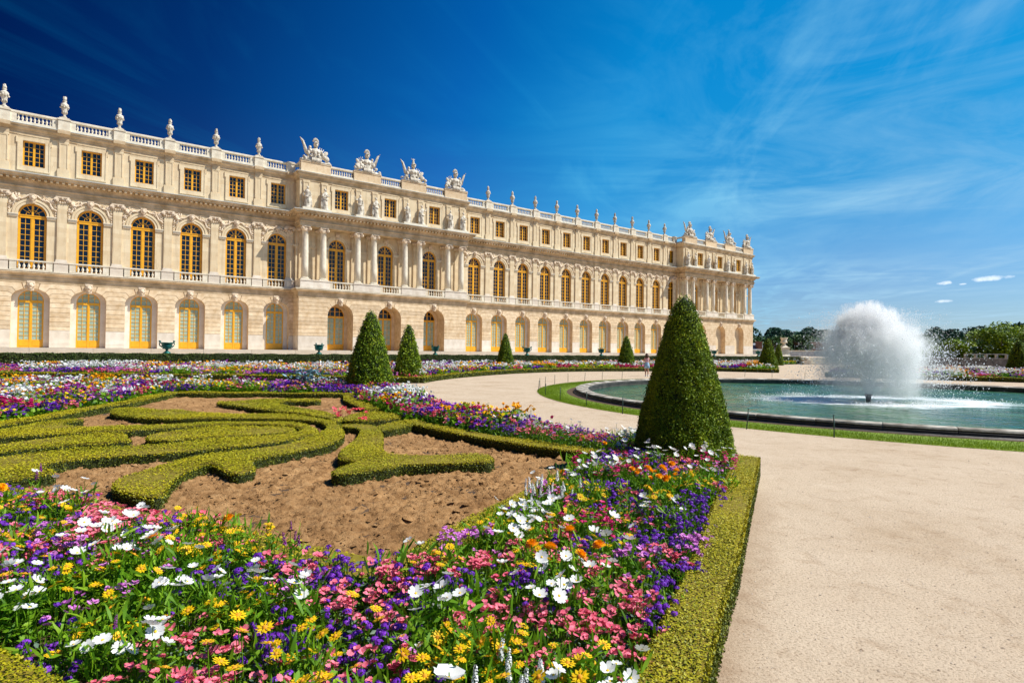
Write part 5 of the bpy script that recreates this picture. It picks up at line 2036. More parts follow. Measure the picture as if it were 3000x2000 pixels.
def ballcl(mi, seed, n=22):
    """umbel of tiny florets, a rounded head"""
    q_ = tm([(-.5, -.5, 0), (.5, -.5, 0), (.5, .5, 0), (-.5, .5, 0)], [(0, 1, 2, 3)], mi)
    rs_ = np.random.default_rng(seed)
    out_ = []
    for k in range(n):
        ph_ = math.acos(1 - rs_.uniform(0, 1) * 1.15)
        a = rs_.uniform(0, 6.28)
        nrm_ = np.array([math.sin(ph_) * math.cos(a), math.sin(ph_) * math.sin(a), math.cos(ph_)])
        up = np.array([0, 0, 1.0]) if abs(nrm_[2]) < .9 else np.array([1.0, 0, 0])
        x_ = np.cross(up, nrm_)
        x_ /= np.linalg.norm(x_)
        y_ = np.cross(nrm_, x_)
        Rm = np.stack([x_, y_, nrm_], 1)
        d = dict(q_)
        d['v'] = (q_['v'] * rs_.uniform(.34, .52)) @ Rm.T + nrm_ * np.array([1, 1, .72]) * rs_.uniform(.75, 1.0)
        out_.append(d)
    return tm_join(*out_)


def spike(mi, seed, n=34):
    q_ = tm([(-.5, 0, 0), (0, -.45, .1), (.5, 0, 0), (0, .45, .1)], [(0, 1, 2, 3)], mi)
    rs_ = np.random.default_rng(seed)
    out_ = []
    for k in range(n):
        h = k / n
        a = k * 2.4 + rs_.uniform(-.4, .4)
        rr = .42 * (1 - h * .55)
        th_ = rs_.uniform(.7, 1.4)
        Rm = np.array([[math.cos(a), -math.sin(a), 0], [math.sin(a), math.cos(a), 0], [0, 0, 1]]) @ np.array([[math.cos(th_), 0, math.sin(th_)], [0, 1, 0], [-math.sin(th_), 0, math.cos(th_)]])
        d = dict(q_)
        d['v'] = (q_['v'] * rs_.uniform(.55, .75) * (1 - h * .45)) @ Rm.T + np.array([rr * math.cos(a), rr * math.sin(a), h * 3.2])
        out_.append(d)
    return tm_join(*out_)


T_PINKC = cluster(pink_disc(SI['p_pink']), 6, .85, .25, 5, s=.42)
T_MAUVEC = cluster(pink_disc(SI['p_mauve']), 9, .75, .6, 6, s=.33)
T_PETUNIA = tm_join(*petal_ring(5, .1, 1.0, 1.25, -.25, .12, SI['p_white'], jit=.1, notch=.1), dome(.10, .02, -.24, SI['centre_y']))
T_WSPIKE = spike(SI['p_white'], 7)
T_PBALL = ballcl(SI['p_purple'], 8)
T_PLUMS = spike(SI['p_plum'], 9)
T_MAGS = cluster(pink_disc(SI['p_magenta']), 10, .55, 1.2, 10, s=.33)
# simple far versions
F_DISC = lambda mi: tm([(-.9, -.5, 0), (.1, -1, .1), (1, -.1, 0), (.2, 1, .15), (-.8, .6, .05)], [(0, 1, 2, 3), (0, 3, 4)], mi)
# foliage
BLADE = tm([(-.04, 0, 0), (.04, 0, 0), (.075, .03, .45), (-.075, .03, .45), (.04, .12, .82), (-.04, .12, .82), (0, .26, 1.0)], [(0, 1, 2, 3), (3, 2, 4, 5), (5, 4, 6)], SI['leaf'])
OVATE = tm([(0, 0, 0), (.5, -.24, .08), (1.0, 0, 0), (.5, .24, .08), (.5, 0, -.02)], [(0, 1, 4), (1, 2, 4), (2, 3, 4), (3, 0, 4)], SI['leaf'])
STEM = tm([(-.5, 0, 0), (.5, 0, 0), (.35, 0, 1), (-.35, 0, 1)], [(0, 1, 2, 3)], SI['leaf'])

SPECIES = dict(
    cosmos=dict(t=[T_COSMOS, T_COSMOS2, T_COSMOS], s=.037, h=(.40, .58), tilt=(.1, .9), far='p_white', n=.8, lab='white daisy-like flowers'),
    daisy=dict(t=[T_DAISY], s=.034, h=(.32, .46), tilt=(.05, .8), far='p_yellow', n=.95, lab='yellow daisy-like flowers'),
    marigold=dict(t=[T_MARI], s=.040, h=(.40, .56), tilt=(.1, .8), far='p_orange', n=.55, lab='double orange flowers'),
    pink=dict(t=[T_PINKC], s=.038, h=(.25, .38), tilt=(0, .6), far='p_pink', n=1.6, lab='flat salmon pink flowers'),
    purple=dict(t=[T_PBALL], s=.024, h=(.22, .40), tilt=(0, .5), far='p_purple', n=2.3, lab='small round purple flower heads'),
    mauve=dict(t=[T_MAUVEC], s=.042, h=(.28, .44), tilt=(0, .5), far='p_mauve', n=1.0, lab='mauve clustered flowers'),
    magenta=dict(t=[T_MAGS], s=.045, h=(.32, .50), tilt=(0, .4), far='p_magenta', n=.9, lab='crimson clustered flowers'),
    wspike=dict(t=[T_WSPIKE], s=.028, h=(.34, .52), tilt=(0, .25), far='p_white', n=.8, lab='white flower spikes'),
    plum=dict(t=[T_PLUMS], s=.024, h=(.38, .58), tilt=(0, .2), far='p_plum', n=.6, lab='dark plum flower spikes'))
ORDER = list(SPECIES)


def flower_bed(poly, hole, dens, name, weights, patch, lod=0, hs=1.0, where='', ycut=None, size=1.0, leafd=1.0, clear=()):
    """plants grow in drifts: patch centres take a species, every stem joins the nearest centre"""
    A = area(poly)
    pt = sample_poly(poly, int(A * dens))
    if hole is not None:
        pt = pt[~in_poly(hole, pt[:, 0], pt[:, 1])]
    k = visible_cull(np.c_[pt, pt[:, 0] * 0], .15 if lod else .22)
    pt = pt[k]
    for (cx_c, cy_c, cr) in clear:
        pt = pt[np.hypot(pt[:, 0] - cx_c, pt[:, 1] - cy_c) > cr]
    if ycut:
        pt = pt[(pt[:, 1] >= ycut[0]) & (pt[:, 1] < ycut[1])]
    nc = max(6, int(A / patch ** 2))
    cpt = sample_poly(poly, nc)
    sp = rng.choice(len(ORDER), len(cpt), p=np.array(weights) / sum(weights))
    cell = np.zeros(len(pt), int)
    ptj = pt + rng.normal(0, patch * .28, pt.shape)
    best = np.full(len(pt), 1e9)
    for i, (cxx, cyy) in enumerate(cpt):
        d = np.hypot(ptj[:, 0] - cxx, ptj[:, 1] - cyy)
        m = d < best
        best[m] = d[m]
        cell[m] = i
    spec = sp[cell]
    mound = (.10 * np.clip(dist_poly(poly, pt[:, 0], pt[:, 1]) / .8, 0, 1) - .03) if lod == 0 else 0
    height = mound + vnoise(pt[:, 0] * 1.1 / hs, pt[:, 1] * 1.1 / hs, 21) * .07 + vnoise(pt[:, 0] * 3 / hs, pt[:, 1] * 3 / hs, 22) * .05
    for si, key in enumerate(ORDER):
        S = SPECIES[key]
        P = pt[spec == si]
        hh = height[spec == si]
        # number of heads per stem place
        rep = S['n'] * (1.0 if lod == 0 else 1.0)
        k = rng.uniform(0, 1, len(P)) < min(1, rep)
        extra = int(max(0, rep - 1) * len(P))
        if extra and len(P):
            e = rng.integers(0, len(P), extra)
            P = np.concatenate([P[k], P[e] + rng.normal(0, .03, (extra, 2))])
            hh = np.concatenate([hh[k], hh[e]])
        else:
            P, hh = P[k], hh[k]
        if not len(P):
            continue
        z = (rng.uniform(*S['h'], len(P)) + hh) * hs
        pos = np.c_[P, z]
        sc = Scatter()
        s_ = S['s'] * rng.uniform(.78, 1.2, len(P)) * size
        rot = rand_rot(len(P), *S['tilt'])
        if lod == 0:
            for ti, T_ in enumerate(S['t']):
                m = np.arange(len(P)) % len(S['t']) == ti
                sc.add(T_, pos[m], rot[m], s_[m])
        else:
            sz_ = s_ * {'purple': 1.5, 'pink': .9, 'mauve': .95, 'magenta': .9, 'plum': 1.3, 'wspike': 1.4}.get(key, 1.0)
            q_ = F_DISC(SI[S['far']])
            if key in ('plum', 'wspike'):
                sc.add(q_, pos, rand_rot(len(P), 1.2, 1.8), np.c_[sz_ * 1.3, sz_, sz_])
            else:
                sc.add(q_, pos, rot, sz_)
                sc.add(q_, pos + [0, 0, -.01], rand_rot(len(P), .9, 1.6), sz_ * .8)
        # stems
        sl_ = np.c_[np.full(len(P), .006 * size), np.full(len(P), 1.0), z * .98]
        I3 = np.repeat(np.eye(3)[None], len(P), 0)
        sc.add(STEM, np.c_[P, z * 0], I3, sl_)
        me_ = sc.mesh('flowers', [M[x] for x in SLOTS])
        obj(key_name[key], me_, label='%s %s' % (S['lab'], where), cat='flowers', kind='stuff')
    # foliage
    nl = int(len(pt) * (15 if lod == 0 else 3.2) * leafd)
    if nl:
        i = rng.integers(0, len(pt), nl)
        P = pt[i] + rng.normal(0, .035 if lod == 0 else .10, (nl, 2))
        if hole is not None:
            kk_ = ~in_poly(hole, P[:, 0], P[:, 1])
            P, i = P[kk_], i[kk_]
        hh = height[i]
        up = rng.uniform(0, 1, len(P))
        tall = np.isin(spec[i], [0, 1, 2, 8])
        z = (np.where(tall, .10 + .34 * up, .05 + .24 * up) + hh * .8) * hs
        sc = Scatter()
        grey = np.isin(spec[i], [3, 4, 7]) & (rng.uniform(0, 1, len(P)) < .45)
        if lod == 0:
            bl = (rng.uniform(0, 1, len(P)) < .45)
            for m, T_, lo_, hi_, tl in ((bl & ~grey, BLADE, .05, .13, (.1, 1.2)), (~bl & ~grey, OVATE, .025, .062, (0, 1.0)), (grey, OVATE, .022, .05, (.1, 1.2))):
                n_ = int(m.sum())
                if n_:
                    s_ = rng.uniform(lo_, hi_, n_) * size
                    sc.add(T_, np.c_[P[m], z[m]], rand_rot(n_, *tl), s_, SI['leaf_grey'] if m is grey else None)
        else:
            sc.add(LEAF_Q, np.c_[P, z], rand_rot(len(P), 0, 1.3), rng.uniform(.07, .15, len(P)) * size, SI['leaf'])
        obj('foliage', sc.mesh('foliage', [M[x] for x in SLOTS]), label='green leaves and stems %s' % where, cat='foliage', kind='stuff')


key_name = dict(cosmos='white_flowers', daisy='yellow_flowers', marigold='orange_flowers', pink='pink_flowers', purple='purple_flowers', mauve='mauve_flowers', magenta='crimson_flowers', wspike='white_flower_spikes', plum='plum_flower_spikes')
#            cosmos daisy mari pink purple mauve mag wspike plum
NEARW = [1.7, 2.6, .15, 4.2, 3.8, .5, .45, .12, .22]
HOLE = PI_.copy()
CLEARC = [(2.55, 8.75, .72), (-5.52, 23.0, .8)]
flower_bed(ccw(BED_OUT), HOLE, 190, 'near', NEARW, .27, 0, .86, 'in the band nearest the camera', ycut=(1.4, 7.6), clear=CLEARC, leafd=1.5)
flower_bed(ccw(BED_OUT), HOLE, 150, 'mid', [2.2, 1.6, .4, 3, 4, 1.2, .7, .08, .3], .34, 0, .9, 'around the nearest yew cone', ycut=(7.6, 11.5), clear=CLEARC, leafd=1.0)
MIDW = [1.9, 1.8, 1.1, 2.6, 3.8, 1.3, 1.0, .5, .5]
flower_bed(ccw(BED_OUT), HOLE, 120, 'back', MIDW, .55, 1, 1.12, 'along the curved and back borders of the near bed', ycut=(11.5, 25), clear=CLEARC, size=1.15)
FARW = [2.4, 1.7, 1.5, 2.5, 3.6, 1.2, .8, .3, .3]
flower_bed(ccw(FAR_BED), None, 62, 'far', FARW, .8, 1, 1.30, 'in the long far bed, its left part', ycut=(30, 41), size=1.55, leafd=.8, clear=[(-5.62, 32.0, .7)])
flower_bed(ccw(FAR_BED), None, 24, 'far', FARW, 1.1, 1, 1.30, 'in the long far bed, its right part', ycut=(41, 95), size=2.4, leafd=.8, clear=[(-.55, 50.3, .7), (11.1, 57.1, .8), (24.6, 56.6, .9)])
RB = np.array([(24.5, 45.5), (29.3, 42.8), (34.4, 40.0), (44, 36.5), (58, 33), (62, 50), (52, 60), (34, 58)])
hedge(ribbon([(24.2, 45.4), (29.3, 42.6), (34.4, 39.8), (44, 36.3), (60, 32.5)], .5), .33, 'low clipped hedge in front of the right flower bed', .10, .09, 500, smooth_it=0, group='low hedges of the far bed')
flower_bed(ccw(RB), None, 40, 'right', [3.2, 1.3, 1.3, 2.8, 2.8, 1.2, .8, .3, .3], .9, 1, 1.35, 'in the bed to the right behind the fountain', size=1.9, leafd=.8)
mb = MB()
po = ccw(RB)
mb.add([(x, y, .004) for x, y in po], [tuple(range(len(po)))])
obj('bed_earth', mb.mesh('bed_earth', [M['bed_soil']]), label='dark earth under the flowers of the right bed', cat='soil', kind='structure')

# single large blooms of the nearest band, each a thing of its own
def split_mesh(T_, slots, name):
    vs = T_['v']
    use = sorted(set(list(T_['m3']) + list(T_['m4'])))
    remap = {m: i for i, m in enumerate(use)}
    F_, MI_ = [], []
    for q in (3, 4):
        f, m = T_['f%d' % q], T_['m%d' % q]
        if len(f):
            F_.append(f)
            MI_.append(np.array([remap[x] for x in m]))
    return arr_mesh(name, vs, F_, MI_, [M[slots[m]] for m in use])


def bloom_parts(T_, petal_name, centre_slots):
    """petals and centre as two meshes"""
    out_ = []
    for cen in (False, True):
        d = dict(v=T_['v'])
        for q in (3, 4):
            m = np.isin(T_['m%d' % q], [SI[c] for c in centre_slots])
            m = m if cen else ~m
            d['f%d' % q], d['m%d' % q] = T_['f%d' % q][m], T_['m%d' % q][m]
        if len(d['f3']) + len(d['f4']):
            # drop unused vertices
            used = np.unique(np.concatenate([d['f3'].ravel(), d['f4'].ravel()]))
            mp_ = np.zeros(len(d['v']), int)
            mp_[used] = np.arange(len(used))
            d['v'] = d['v'][used]
            d['f3'], d['f4'] = mp_[d['f3']], mp_[d['f4']]
            out_.append(split_mesh(d, SLOTS, 'centre' if cen else petal_name))
    return out_


WH = [(-3.15, 4.17), (-4.18, 5.44), (-3.86, 5.12), (-3.09, 4.79), (-3.02, 4.52), (-3.12, 4.44), (-2.98, 4.38), (-2.79, 3.82), (-2.76, 3.92), (-2.68, 4.01), (-1.9, 3.39), (-2.48, 4.35), (-1.42, 3.49), (-0.52, 3.3), (0.32, 3.45), (0.17, 3.32), (0.28, 3.31), (0.11, 4.5), (0.2, 4.74), (-0.38, 3.38), (-0.27, 3.25), (0.64, 4.48), (0.71, 4.35), (0.85, 4.22), (0.47, 4.7), (0.83, 4.75), (0.96, 4.6)]
YE = [(-2.96, 3.62), (-3.05, 3.58), (-3.0, 3.83), (-3.52, 4.19), (-1.39, 2.74), (-1.13, 2.8), (-1.2, 2.92), (-0.91, 2.9), (-1.45, 2.51), (-1.18, 2.56), (-0.86, 2.49), (-0.77, 2.5), (-1.29, 2.86), (-1.27, 2.62), (-0.84, 2.88), (-1.38, 3.02), (-0.87, 3.29), (-0.72, 3.21), (-0.67, 3.07), (-0.66, 2.58), (-0.02, 2.51), (0.13, 2.5), (0.3, 2.48), (-0.4, 2.47), (-0.36, 2.56), (0.34, 4.91), (0.35, 4.6), (0.24, 5.04)]
OR = [(-2.38, 3.95), (-2.16, 4.54), (0.45, 3.77), (0.59, 3.91), (0.27, 3.94), (0.15, 3.99), (0.43, 4.25)]
mb = MB()
mb.tube([(0, 0, -.42), (.01, .005, -.2), (0, 0, 0)], [.0035, .003, .003], 5)
ST = mb.mesh('stem', [M['leaf']])
random.seed(12)


def blooms(name, T_list, pts, s, z, cat, group, labels, cs, tilt=(.25, .75), part='petals'):
    parts = [bloom_parts(T_, part, cs) for T_ in T_list]
    for i, (x, y) in enumerate(pts):
        ps = parts[i % len(parts)]
        o = obj(name, None, loc=(x, y, z + random.uniform(-.02, .03)), label=labels(i, x, y), cat=cat, group=group)
        sc_ = s * random.uniform(.88, 1.15)
        hd = obj(part, ps[0], o)
        # heads lean towards the light
        a = random.uniform(*tilt)
        hd.rotation_euler = (random.uniform(.1, a), random.uniform(.0, a), random.uniform(0, 6.28))
        hd.scale = (sc_,) * 3
        if len(ps) > 1:
            c2 = obj('centre', ps[1], hd)
        obj('stem', ST, o)


ORD = ['leftmost', 'second', 'third', 'fourth', 'fifth', 'sixth', 'seventh', 'eighth', 'ninth', 'tenth', 'eleventh', 'twelfth', 'thirteenth', 'fourteenth', 'fifteenth', 'sixteenth', 'seventeenth', 'eighteenth', 'nineteenth', 'twentieth', 'twenty-first', 'twenty-second', 'twenty-third', 'twenty-fourth', 'twenty-fifth', 'twenty-sixth', 'twenty-seventh', 'twenty-eighth', 'twenty-ninth']


def rank(pts, i):
    r_ = [p[0] / p[1] for p in pts]
    k = sorted(range(len(pts)), key=lambda j: r_[j]).index(i)
    return ORD[k] + (' from the left' if k else '')


def wl(i, x, y):
    if i == 0:
        return 'white daisy-like flower at the left beside yellow daisies'
    if i == 10:
        return 'single white flower with broad petals above dark leaves at the lower left'
    if i == 13:
        return 'white many-petalled flower with a pink bloom under it, lower middle'
    if i == 14:
        return 'largest white flower of the right band, beside an orange one'
    return 'large white flower with a yellow centre near the camera, %s' % rank(WH, i)


blooms('white_daisy_flower', [T_COSMOS, T_COSMOS2], WH, .046, .45, 'flower', 'large white blooms near the camera', wl, ['centre', 'centre_y'])
blooms('yellow_daisy_flower', [T_DAISY], YE, .042, .41, 'flower', 'yellow daisies near the camera', lambda i, x, y: 'yellow daisy on the lower left beside purple heads' if i == 4 else ('yellow daisy at the far left edge' if i == 1 else 'large yellow daisy with an orange centre near the camera, %s' % rank(YE, i)), ['centre', 'centre_y'])
ol = ['double orange flower above the lance-leaved plant at the left', 'lone double orange flower on a tall stem in front of the soil', 'largest double orange flower in the right band', 'double orange flower nearest the pink mass on the right', 'double orange flower between two others left of the largest', 'leftmost double orange flower of the right band', 'double orange flower farthest back in the right band']
blooms('orange_marigold_flower', [T_MARI], OR, .050, .50, 'flower', 'orange double blooms near the camera', lambda i, x, y: ol[i], ['centre'])
blooms('white_trumpet_flower', [T_PETUNIA], [(-0.25, 2.51)], .07, .43, 'flower', None, lambda i, x, y: 'large white trumpet flower at the bottom edge', ['centre_y'])

for (x, y, nn_, lab) in ((-2.25, 3.75, 150, 'bright green lance-leaved plant without flowers at the lower left'), (-.72, 4.0, 90, 'bright green lance-leaved plant beside the soil corner'), (.85, 7.6, 90, 'bright green lance-leaved plant in front of the nearest cone'), (-.25, 3.3, 120, 'green strap-leaved plant between white flowers at the lower middle')):
    sc = Scatter()
    pos = np.c_[rng.normal(x, .13, nn_), rng.normal(y, .11, nn_), rng.uniform(.08, .40, nn_)]
    sc.add(BLADE, pos, rand_rot(nn_, .25, 1.35), rng.uniform(.11, .20, nn_), 0)
    M.setdefault('lance_leaf', leafy('lance_leaves', (.06, .20, .006), (.20, .44, .012), scale=3, trans=.35, c3=(.36, .60, .03)))
    ro = obj('lance_leaved_plant', None, loc=(0, 0, 0), label=lab, cat='plant', group='lance-leaved plants in the near band')
    obj('leaves', sc.mesh('leaves', [M['lance_leaf']]), ro, kind='stuff')

# blue-grey succulent-like plant by the second cone, red blooms by the oval
sc = Scatter()
n = 260
pos = np.c_[rng.normal(-7.55, .30, n), rng.normal(21.9, .2, n), .35 + .65 * rng.uniform(0, 1, n) ** .7]
sc.add(OVATE, pos, rand_rot(n, .0, .9), rng.uniform(.12, .24, n), 0)
M['blue_leaf'] = leafy('blue_grey_leaves', (0.05, 0.13, 0.17), (0.20, 0.36, 0.42), scale=1)
ro = obj('blue_leaved_shrub', None, label='blue-grey leaved shrub left of the second yew cone', cat='shrub')
obj('leaves', sc.mesh('leaves', [M['blue_leaf']]), ro, kind='stuff')
for (x, y, lab) in ((-3.98, 13.9, 'tuft of red flowers at the left tip of the box oval'), (-3.35, 13.0, 'pair of red flower heads in front of the box oval')):
    sc = Scatter()
    n = 7
    pos = np.c_[rng.normal(x, .10, n), rng.normal(y, .08, n), rng.uniform(.22, .48, n)]
    sc.add(T_PINKC, pos, rand_rot(n, 0, .8), rng.uniform(.06, .085, n), 1)
    sc.add(STEM, pos * [1, 1, 0], np.repeat(np.eye(3)[None], n, 0), np.c_[np.full(n, .008), np.full(n, 1), pos[:, 2]], 0)
    M.setdefault('p_red', leafy('red_petals', (0.75, 0.03, 0.06), (0.9, 0.16, 0.2), scale=2, trans=.2))
    obj('red_flower_tuft', sc.mesh('red_flower_tuft', [M['leaf'], M['p_red']]), label=lab, cat='flowers', kind='stuff')


# ================================================================== BASIN
basin = obj('fountain_basin', None, loc=(BC[0], BC[1], 0), label='round stone basin with a thick moulded rim, in the gravel at the right', cat='basin')
M['rim'] = simple('weathered_rim_stone', (0.16, 0.135, 0.10), .85, col2=(0.66, 0.61, 0.52), scale=1.6, bump=.6, bscale=9, detail=9, coord='Object')  # weathered mottling; its pale tone is raised to paint sunlight onto the rim tops
M['rim_dark'] = simple('dark_basin_stone', (0.035, 0.030, 0.026), .6, col2=(0.10, 0.085, 0.07), scale=2, bump=.4)
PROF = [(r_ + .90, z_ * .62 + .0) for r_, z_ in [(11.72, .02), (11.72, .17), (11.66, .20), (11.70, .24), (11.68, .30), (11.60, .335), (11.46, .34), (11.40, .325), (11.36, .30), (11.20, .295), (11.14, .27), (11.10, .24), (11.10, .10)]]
nb = 56
seg = 4
mb = MB()
vs = []
for i in range(seg + 1):
    a = (i / seg) * (2 * math.pi / nb - .0016)
    for (r_, z_) in PROF:
        vs.append((r_ * math.cos(a), r_ * math.sin(a), z_))
k = len(PROF)
fs = [(i * k + j, (i + 1) * k + j, (i + 1) * k + j + 1, i * k + j + 1) for i in range(seg) for j in range(k - 1)]
fs += [tuple(range(k)), tuple(seg * k + j for j in range(k - 1, -1, -1))]
mb.add(vs, fs)
mb.m = [1 if (q_ < seg * (k - 1) and q_ % (k - 1) in (0, 1, 10, 11)) else 0 for q_ in range(len(fs))]  # flanks stained dark, tops left in the lighter stone to look sunlit
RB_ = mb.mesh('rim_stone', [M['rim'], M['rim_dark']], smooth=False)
for i in range(nb):
    o = obj('rim_stone', RB_, basin, rz=2 * math.pi * i / nb)
mb = MB()
n = 128
rr = [(12.70, 0.0), (12.56, .10), (12.02, .16), (12.02, -.5)]
vs = [(r_ * math.cos(2 * math.pi * i / n), r_ * math.sin(2 * math.pi * i / n), z_) for i in range(n) for (r_, z_) in rr]
fs = [(i * 4 + j, ((i + 1) % n) * 4 + j, ((i + 1) % n) * 4 + j + 1, i * 4 + j + 1) for i in range(n) for j in range(3)]
mb.add(vs, fs)
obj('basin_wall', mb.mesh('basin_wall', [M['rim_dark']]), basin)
# water
mw, t, b = new_mat('pool_water')
b.inputs['Roughness'].default_value = .10
b.inputs['IOR'].default_value = 1.33
tcn = N(t, 'ShaderNodeTexCoord')
nz = N(t, 'ShaderNodeTexNoise')
nz.inputs['Scale'].default_value = .35
nz.inputs['Detail'].default_value = 3
t.links.new(tcn.outputs['Object'], nz.inputs['Vector'])
base = ramp(t, nz.outputs[0], [(.35, (0.014, 0.085, 0.045)), (.65, (0.085, 0.20, 0.07))])
# foam where the spray falls back
sx = N(t, 'ShaderNodeSeparateXYZ')
t.links.new(tcn.outputs['Object'], sx.inputs[0])
r2 = math_node(t, 'SQRT', math_node(t, 'ADD', math_node(t, 'POWER', math_node(t, 'MULTIPLY', math_node(t, 'SUBTRACT', sx.outputs[0], -.25), .62), 2), math_node(t, 'POWER', math_node(t, 'ADD', sx.outputs[1], .6), 2)))
fn_ = N(t, 'ShaderNodeTexNoise')
fn_.inputs['Scale'].default_value = .9
fn_.inputs['Detail'].default_value = 8
fn_.inputs['Roughness'].default_value = .75
mpf = N(t, 'ShaderNodeMapping')
mpf.inputs['Scale'].default_value = (.45, 1.7, 1)
t.links.new(tcn.outputs['Object'], mpf.inputs[0])
t.links.new(mpf.outputs[0], fn_.inputs['Vector'])
fm = math_node(t, 'ADD', math_node(t, 'MULTIPLY', math_node(t, 'ABSOLUTE', math_node(t, 'SUBTRACT', r2, 2.1)), -.42), math_node(t, 'MULTIPLY', fn_.outputs[0], 2.2))
foam = ramp(t, fm, [(.66, (0, 0, 0)), (1.0, (1, 1, 1))])
t.links.new(mix(t, foam, base, (.75, .80, .82)), b.inputs['Base Color'])
t.links.new(mix(t, foam, (.10, .10, .10), (.7, .7, .7)), b.inputs['Roughness'])
wv = N(t, 'ShaderNodeTexNoise')
wv.inputs['Scale'].default_value = 1.7
wv.inputs['Detail'].default_value = 5
wv.inputs['Distortion'].default_value = .6
t.links.new(tcn.outputs['Object'], wv.inputs['Vector'])
bp = N(t, 'ShaderNodeBump')
bp.inputs['Strength'].default_value = 1.0
bp.inputs['Distance'].default_value = .30
t.links.new(wv.outputs[0], bp.inputs['Height'])
t.links.new(bp.outputs[0], b.inputs['Normal'])
mb = MB()
n = 128
mb.add([(12.03 * math.cos(2 * math.pi * i / n), 12.03 * math.sin(2 * math.pi * i / n), 0) for i in range(n)], [tuple(range(n))])
obj('pool_water', mb.mesh('pool_water', [mw]), loc=(BC[0], BC[1], -.08), label='rippled green water in the basin with white foam round the jet', cat='water', kind='structure')
# grass ring
mb = MB()
vs = []
for i in range(n):
    a = 2 * math.pi * i / n
    ca_, sa_ = math.cos(a), math.sin(a)
    vs += [(12.95 * ca_, 12.95 * sa_, .02), (1.3 + 15.40 * ca_, .56 + 15.40 * sa_, .02), (1.3 + 15.46 * ca_, .56 + 15.46 * sa_, .003)]
fs = [(i * 3 + j, ((i + 1) % n) * 3 + j, ((i + 1) % n) * 3 + j + 1, i * 3 + j + 1) for i in range(n) for j in range(2)]
mb.add(vs, fs)
obj('grass_ring', mb.mesh('grass_ring', [M['grass_bed']]), loc=(BC[0], BC[1], 0), label='ring of mown lawn around the basin', cat='lawn', kind='structure')
sc = Scatter()
n = 110000
a = rng.uniform(math.pi * .62, math.pi * 2.0, n)
u_ = np.sqrt(rng.uniform(0, 1, n))
pos = np.c_[BC[0] + 12.95 * np.cos(a) * (1 - u_) + (1.3 + 15.5 * np.cos(a)) * u_, BC[1] + 12.95 * np.sin(a) * (1 - u_) + (.56 + 15.5 * np.sin(a)) * u_, np.full(n, .015)]
pos = pos[visible_cull(pos, .1)]
BLD = tm([(-.12, 0, 0), (.12, 0, 0), (0, .25, 1)], [(0, 1, 2)])
sc.add(BLD, pos, rand_rot(len(pos), 0, .5), np.c_[np.full(len(pos), .045), np.full(len(pos), .045), rng.uniform(.025, .055, len(pos))], 0)
obj('grass_blades', sc.mesh('grass_blades', [M['grass']]), label='short green grass blades of the lawn ring', cat='grass', kind='stuff')
mb = MB()
vs = []
n = 128
for i in range(n):
    a = 2 * math.pi * i / n
    for r_, z_ in ((12.62, .012), (12.97, .024)):
        vs.append((r_ * math.cos(a), r_ * math.sin(a), z_))
mb.add(vs, [(i * 2, ((i + 1) % n) * 2, ((i + 1) % n) * 2 + 1, i * 2 + 1) for i in range(n)])
obj('earth_gap', mb.mesh('earth_gap', [M['bed_soil']]), loc=(BC[0], BC[1], 0), label='dark strip of earth between lawn ring and basin rim', cat='soil', kind='structure')

# nozzle
nz_ = obj('fountain_nozzle', None, loc=(14.35, 23.7, -.08), label='dark metal nozzle standing in the water under the jet', cat='nozzle')
mb = MB()
mb.lathe([(.09, -.4), (.09, .08), (.10, .14), (.12, .22), (.12, .26), (.08, .26)], 14)
M['nozzle'] = simple('dark_metal', (0.03, 0.035, 0.045), .4, metallic=.6)
obj('pipe', mb.mesh('pipe', [M['nozzle']], smooth=True), nz_)
mb = MB()
mb.lathe([(.13, .20), (.14, .22), (.14, .27), (.12, .28)], 14)
obj('collar', mb.mesh('collar', [M['nozzle']], smooth=True), nz_)

# spray: a lens of falling mist and tens of thousands of drops on ballistic paths
JX, JY, JZ = 14.35, 23.7, -.08
m_, t, b = new_mat('water_drops')
b.inputs['Base Color'].default_value = (.97, .98, 1, 1)
b.inputs['Roughness'].default_value = .3
tr = N(t, 'ShaderNodeBsdfTranslucent')
tr.inputs[0].default_value = (.97, .98, 1, 1)
ms_ = N(t, 'ShaderNodeMixShader')
ms_.inputs[0].default_value = .55
t.links.new(b.outputs[0], ms_.inputs[1])
t.links.new(tr.outputs[0], ms_.inputs[2])
tp = N(t, 'ShaderNodeBsdfTransparent')
ms2 = N(t, 'ShaderNodeMixShader')
ms2.inputs[0].default_value = .35
t.links.new(ms_.outputs[0], ms2.inputs[1])
t.links.new(tp.outputs[0], ms2.inputs[2])
t.links.new(ms2.outputs[0], t.nodes['Material Output'].inputs[0])
M['drops'] = m_
OCT = tm([(1, 0, 0), (-1, 0, 0), (0, 1, 0), (0, -1, 0), (0, 0, 1.5), (0, 0, -1.5)], [(0, 2, 4), (2, 1, 4), (1, 3, 4), (3, 0, 4), (2, 0, 5), (1, 2, 5), (3, 1, 5), (0, 3, 5)])
sc = Scatter()
# crown and falling veil
n = 46000
g_ = 9.81
v0 = np.sqrt(2 * g_ * 3.42)
vz = v0 * rng.uniform(.80, 1.0, n) ** .6 * rng.uniform(.97, 1.012, n)
dirn = rng.normal(0, 1, (n, 2))
vr = dirn * .86
tf = 2 * vz / g_
u_ = rng.uniform(0.30, 1, n) ** .9
tt = tf * u_
X = vr[:, 0] * tt + .12 * tt ** 2
Y = vr[:, 1] * tt
Z = vz * tt - .5 * g_ * tt ** 2 + .25
pos = np.c_[JX + X, JY + Y, JZ + Z]
pos = pos[pos[:, 2] > JZ + .02]
n = len(pos)
sc.add(OCT, pos, rand_rot(n, 0, .4), rng.lognormal(-4.95, .38, n), 0)
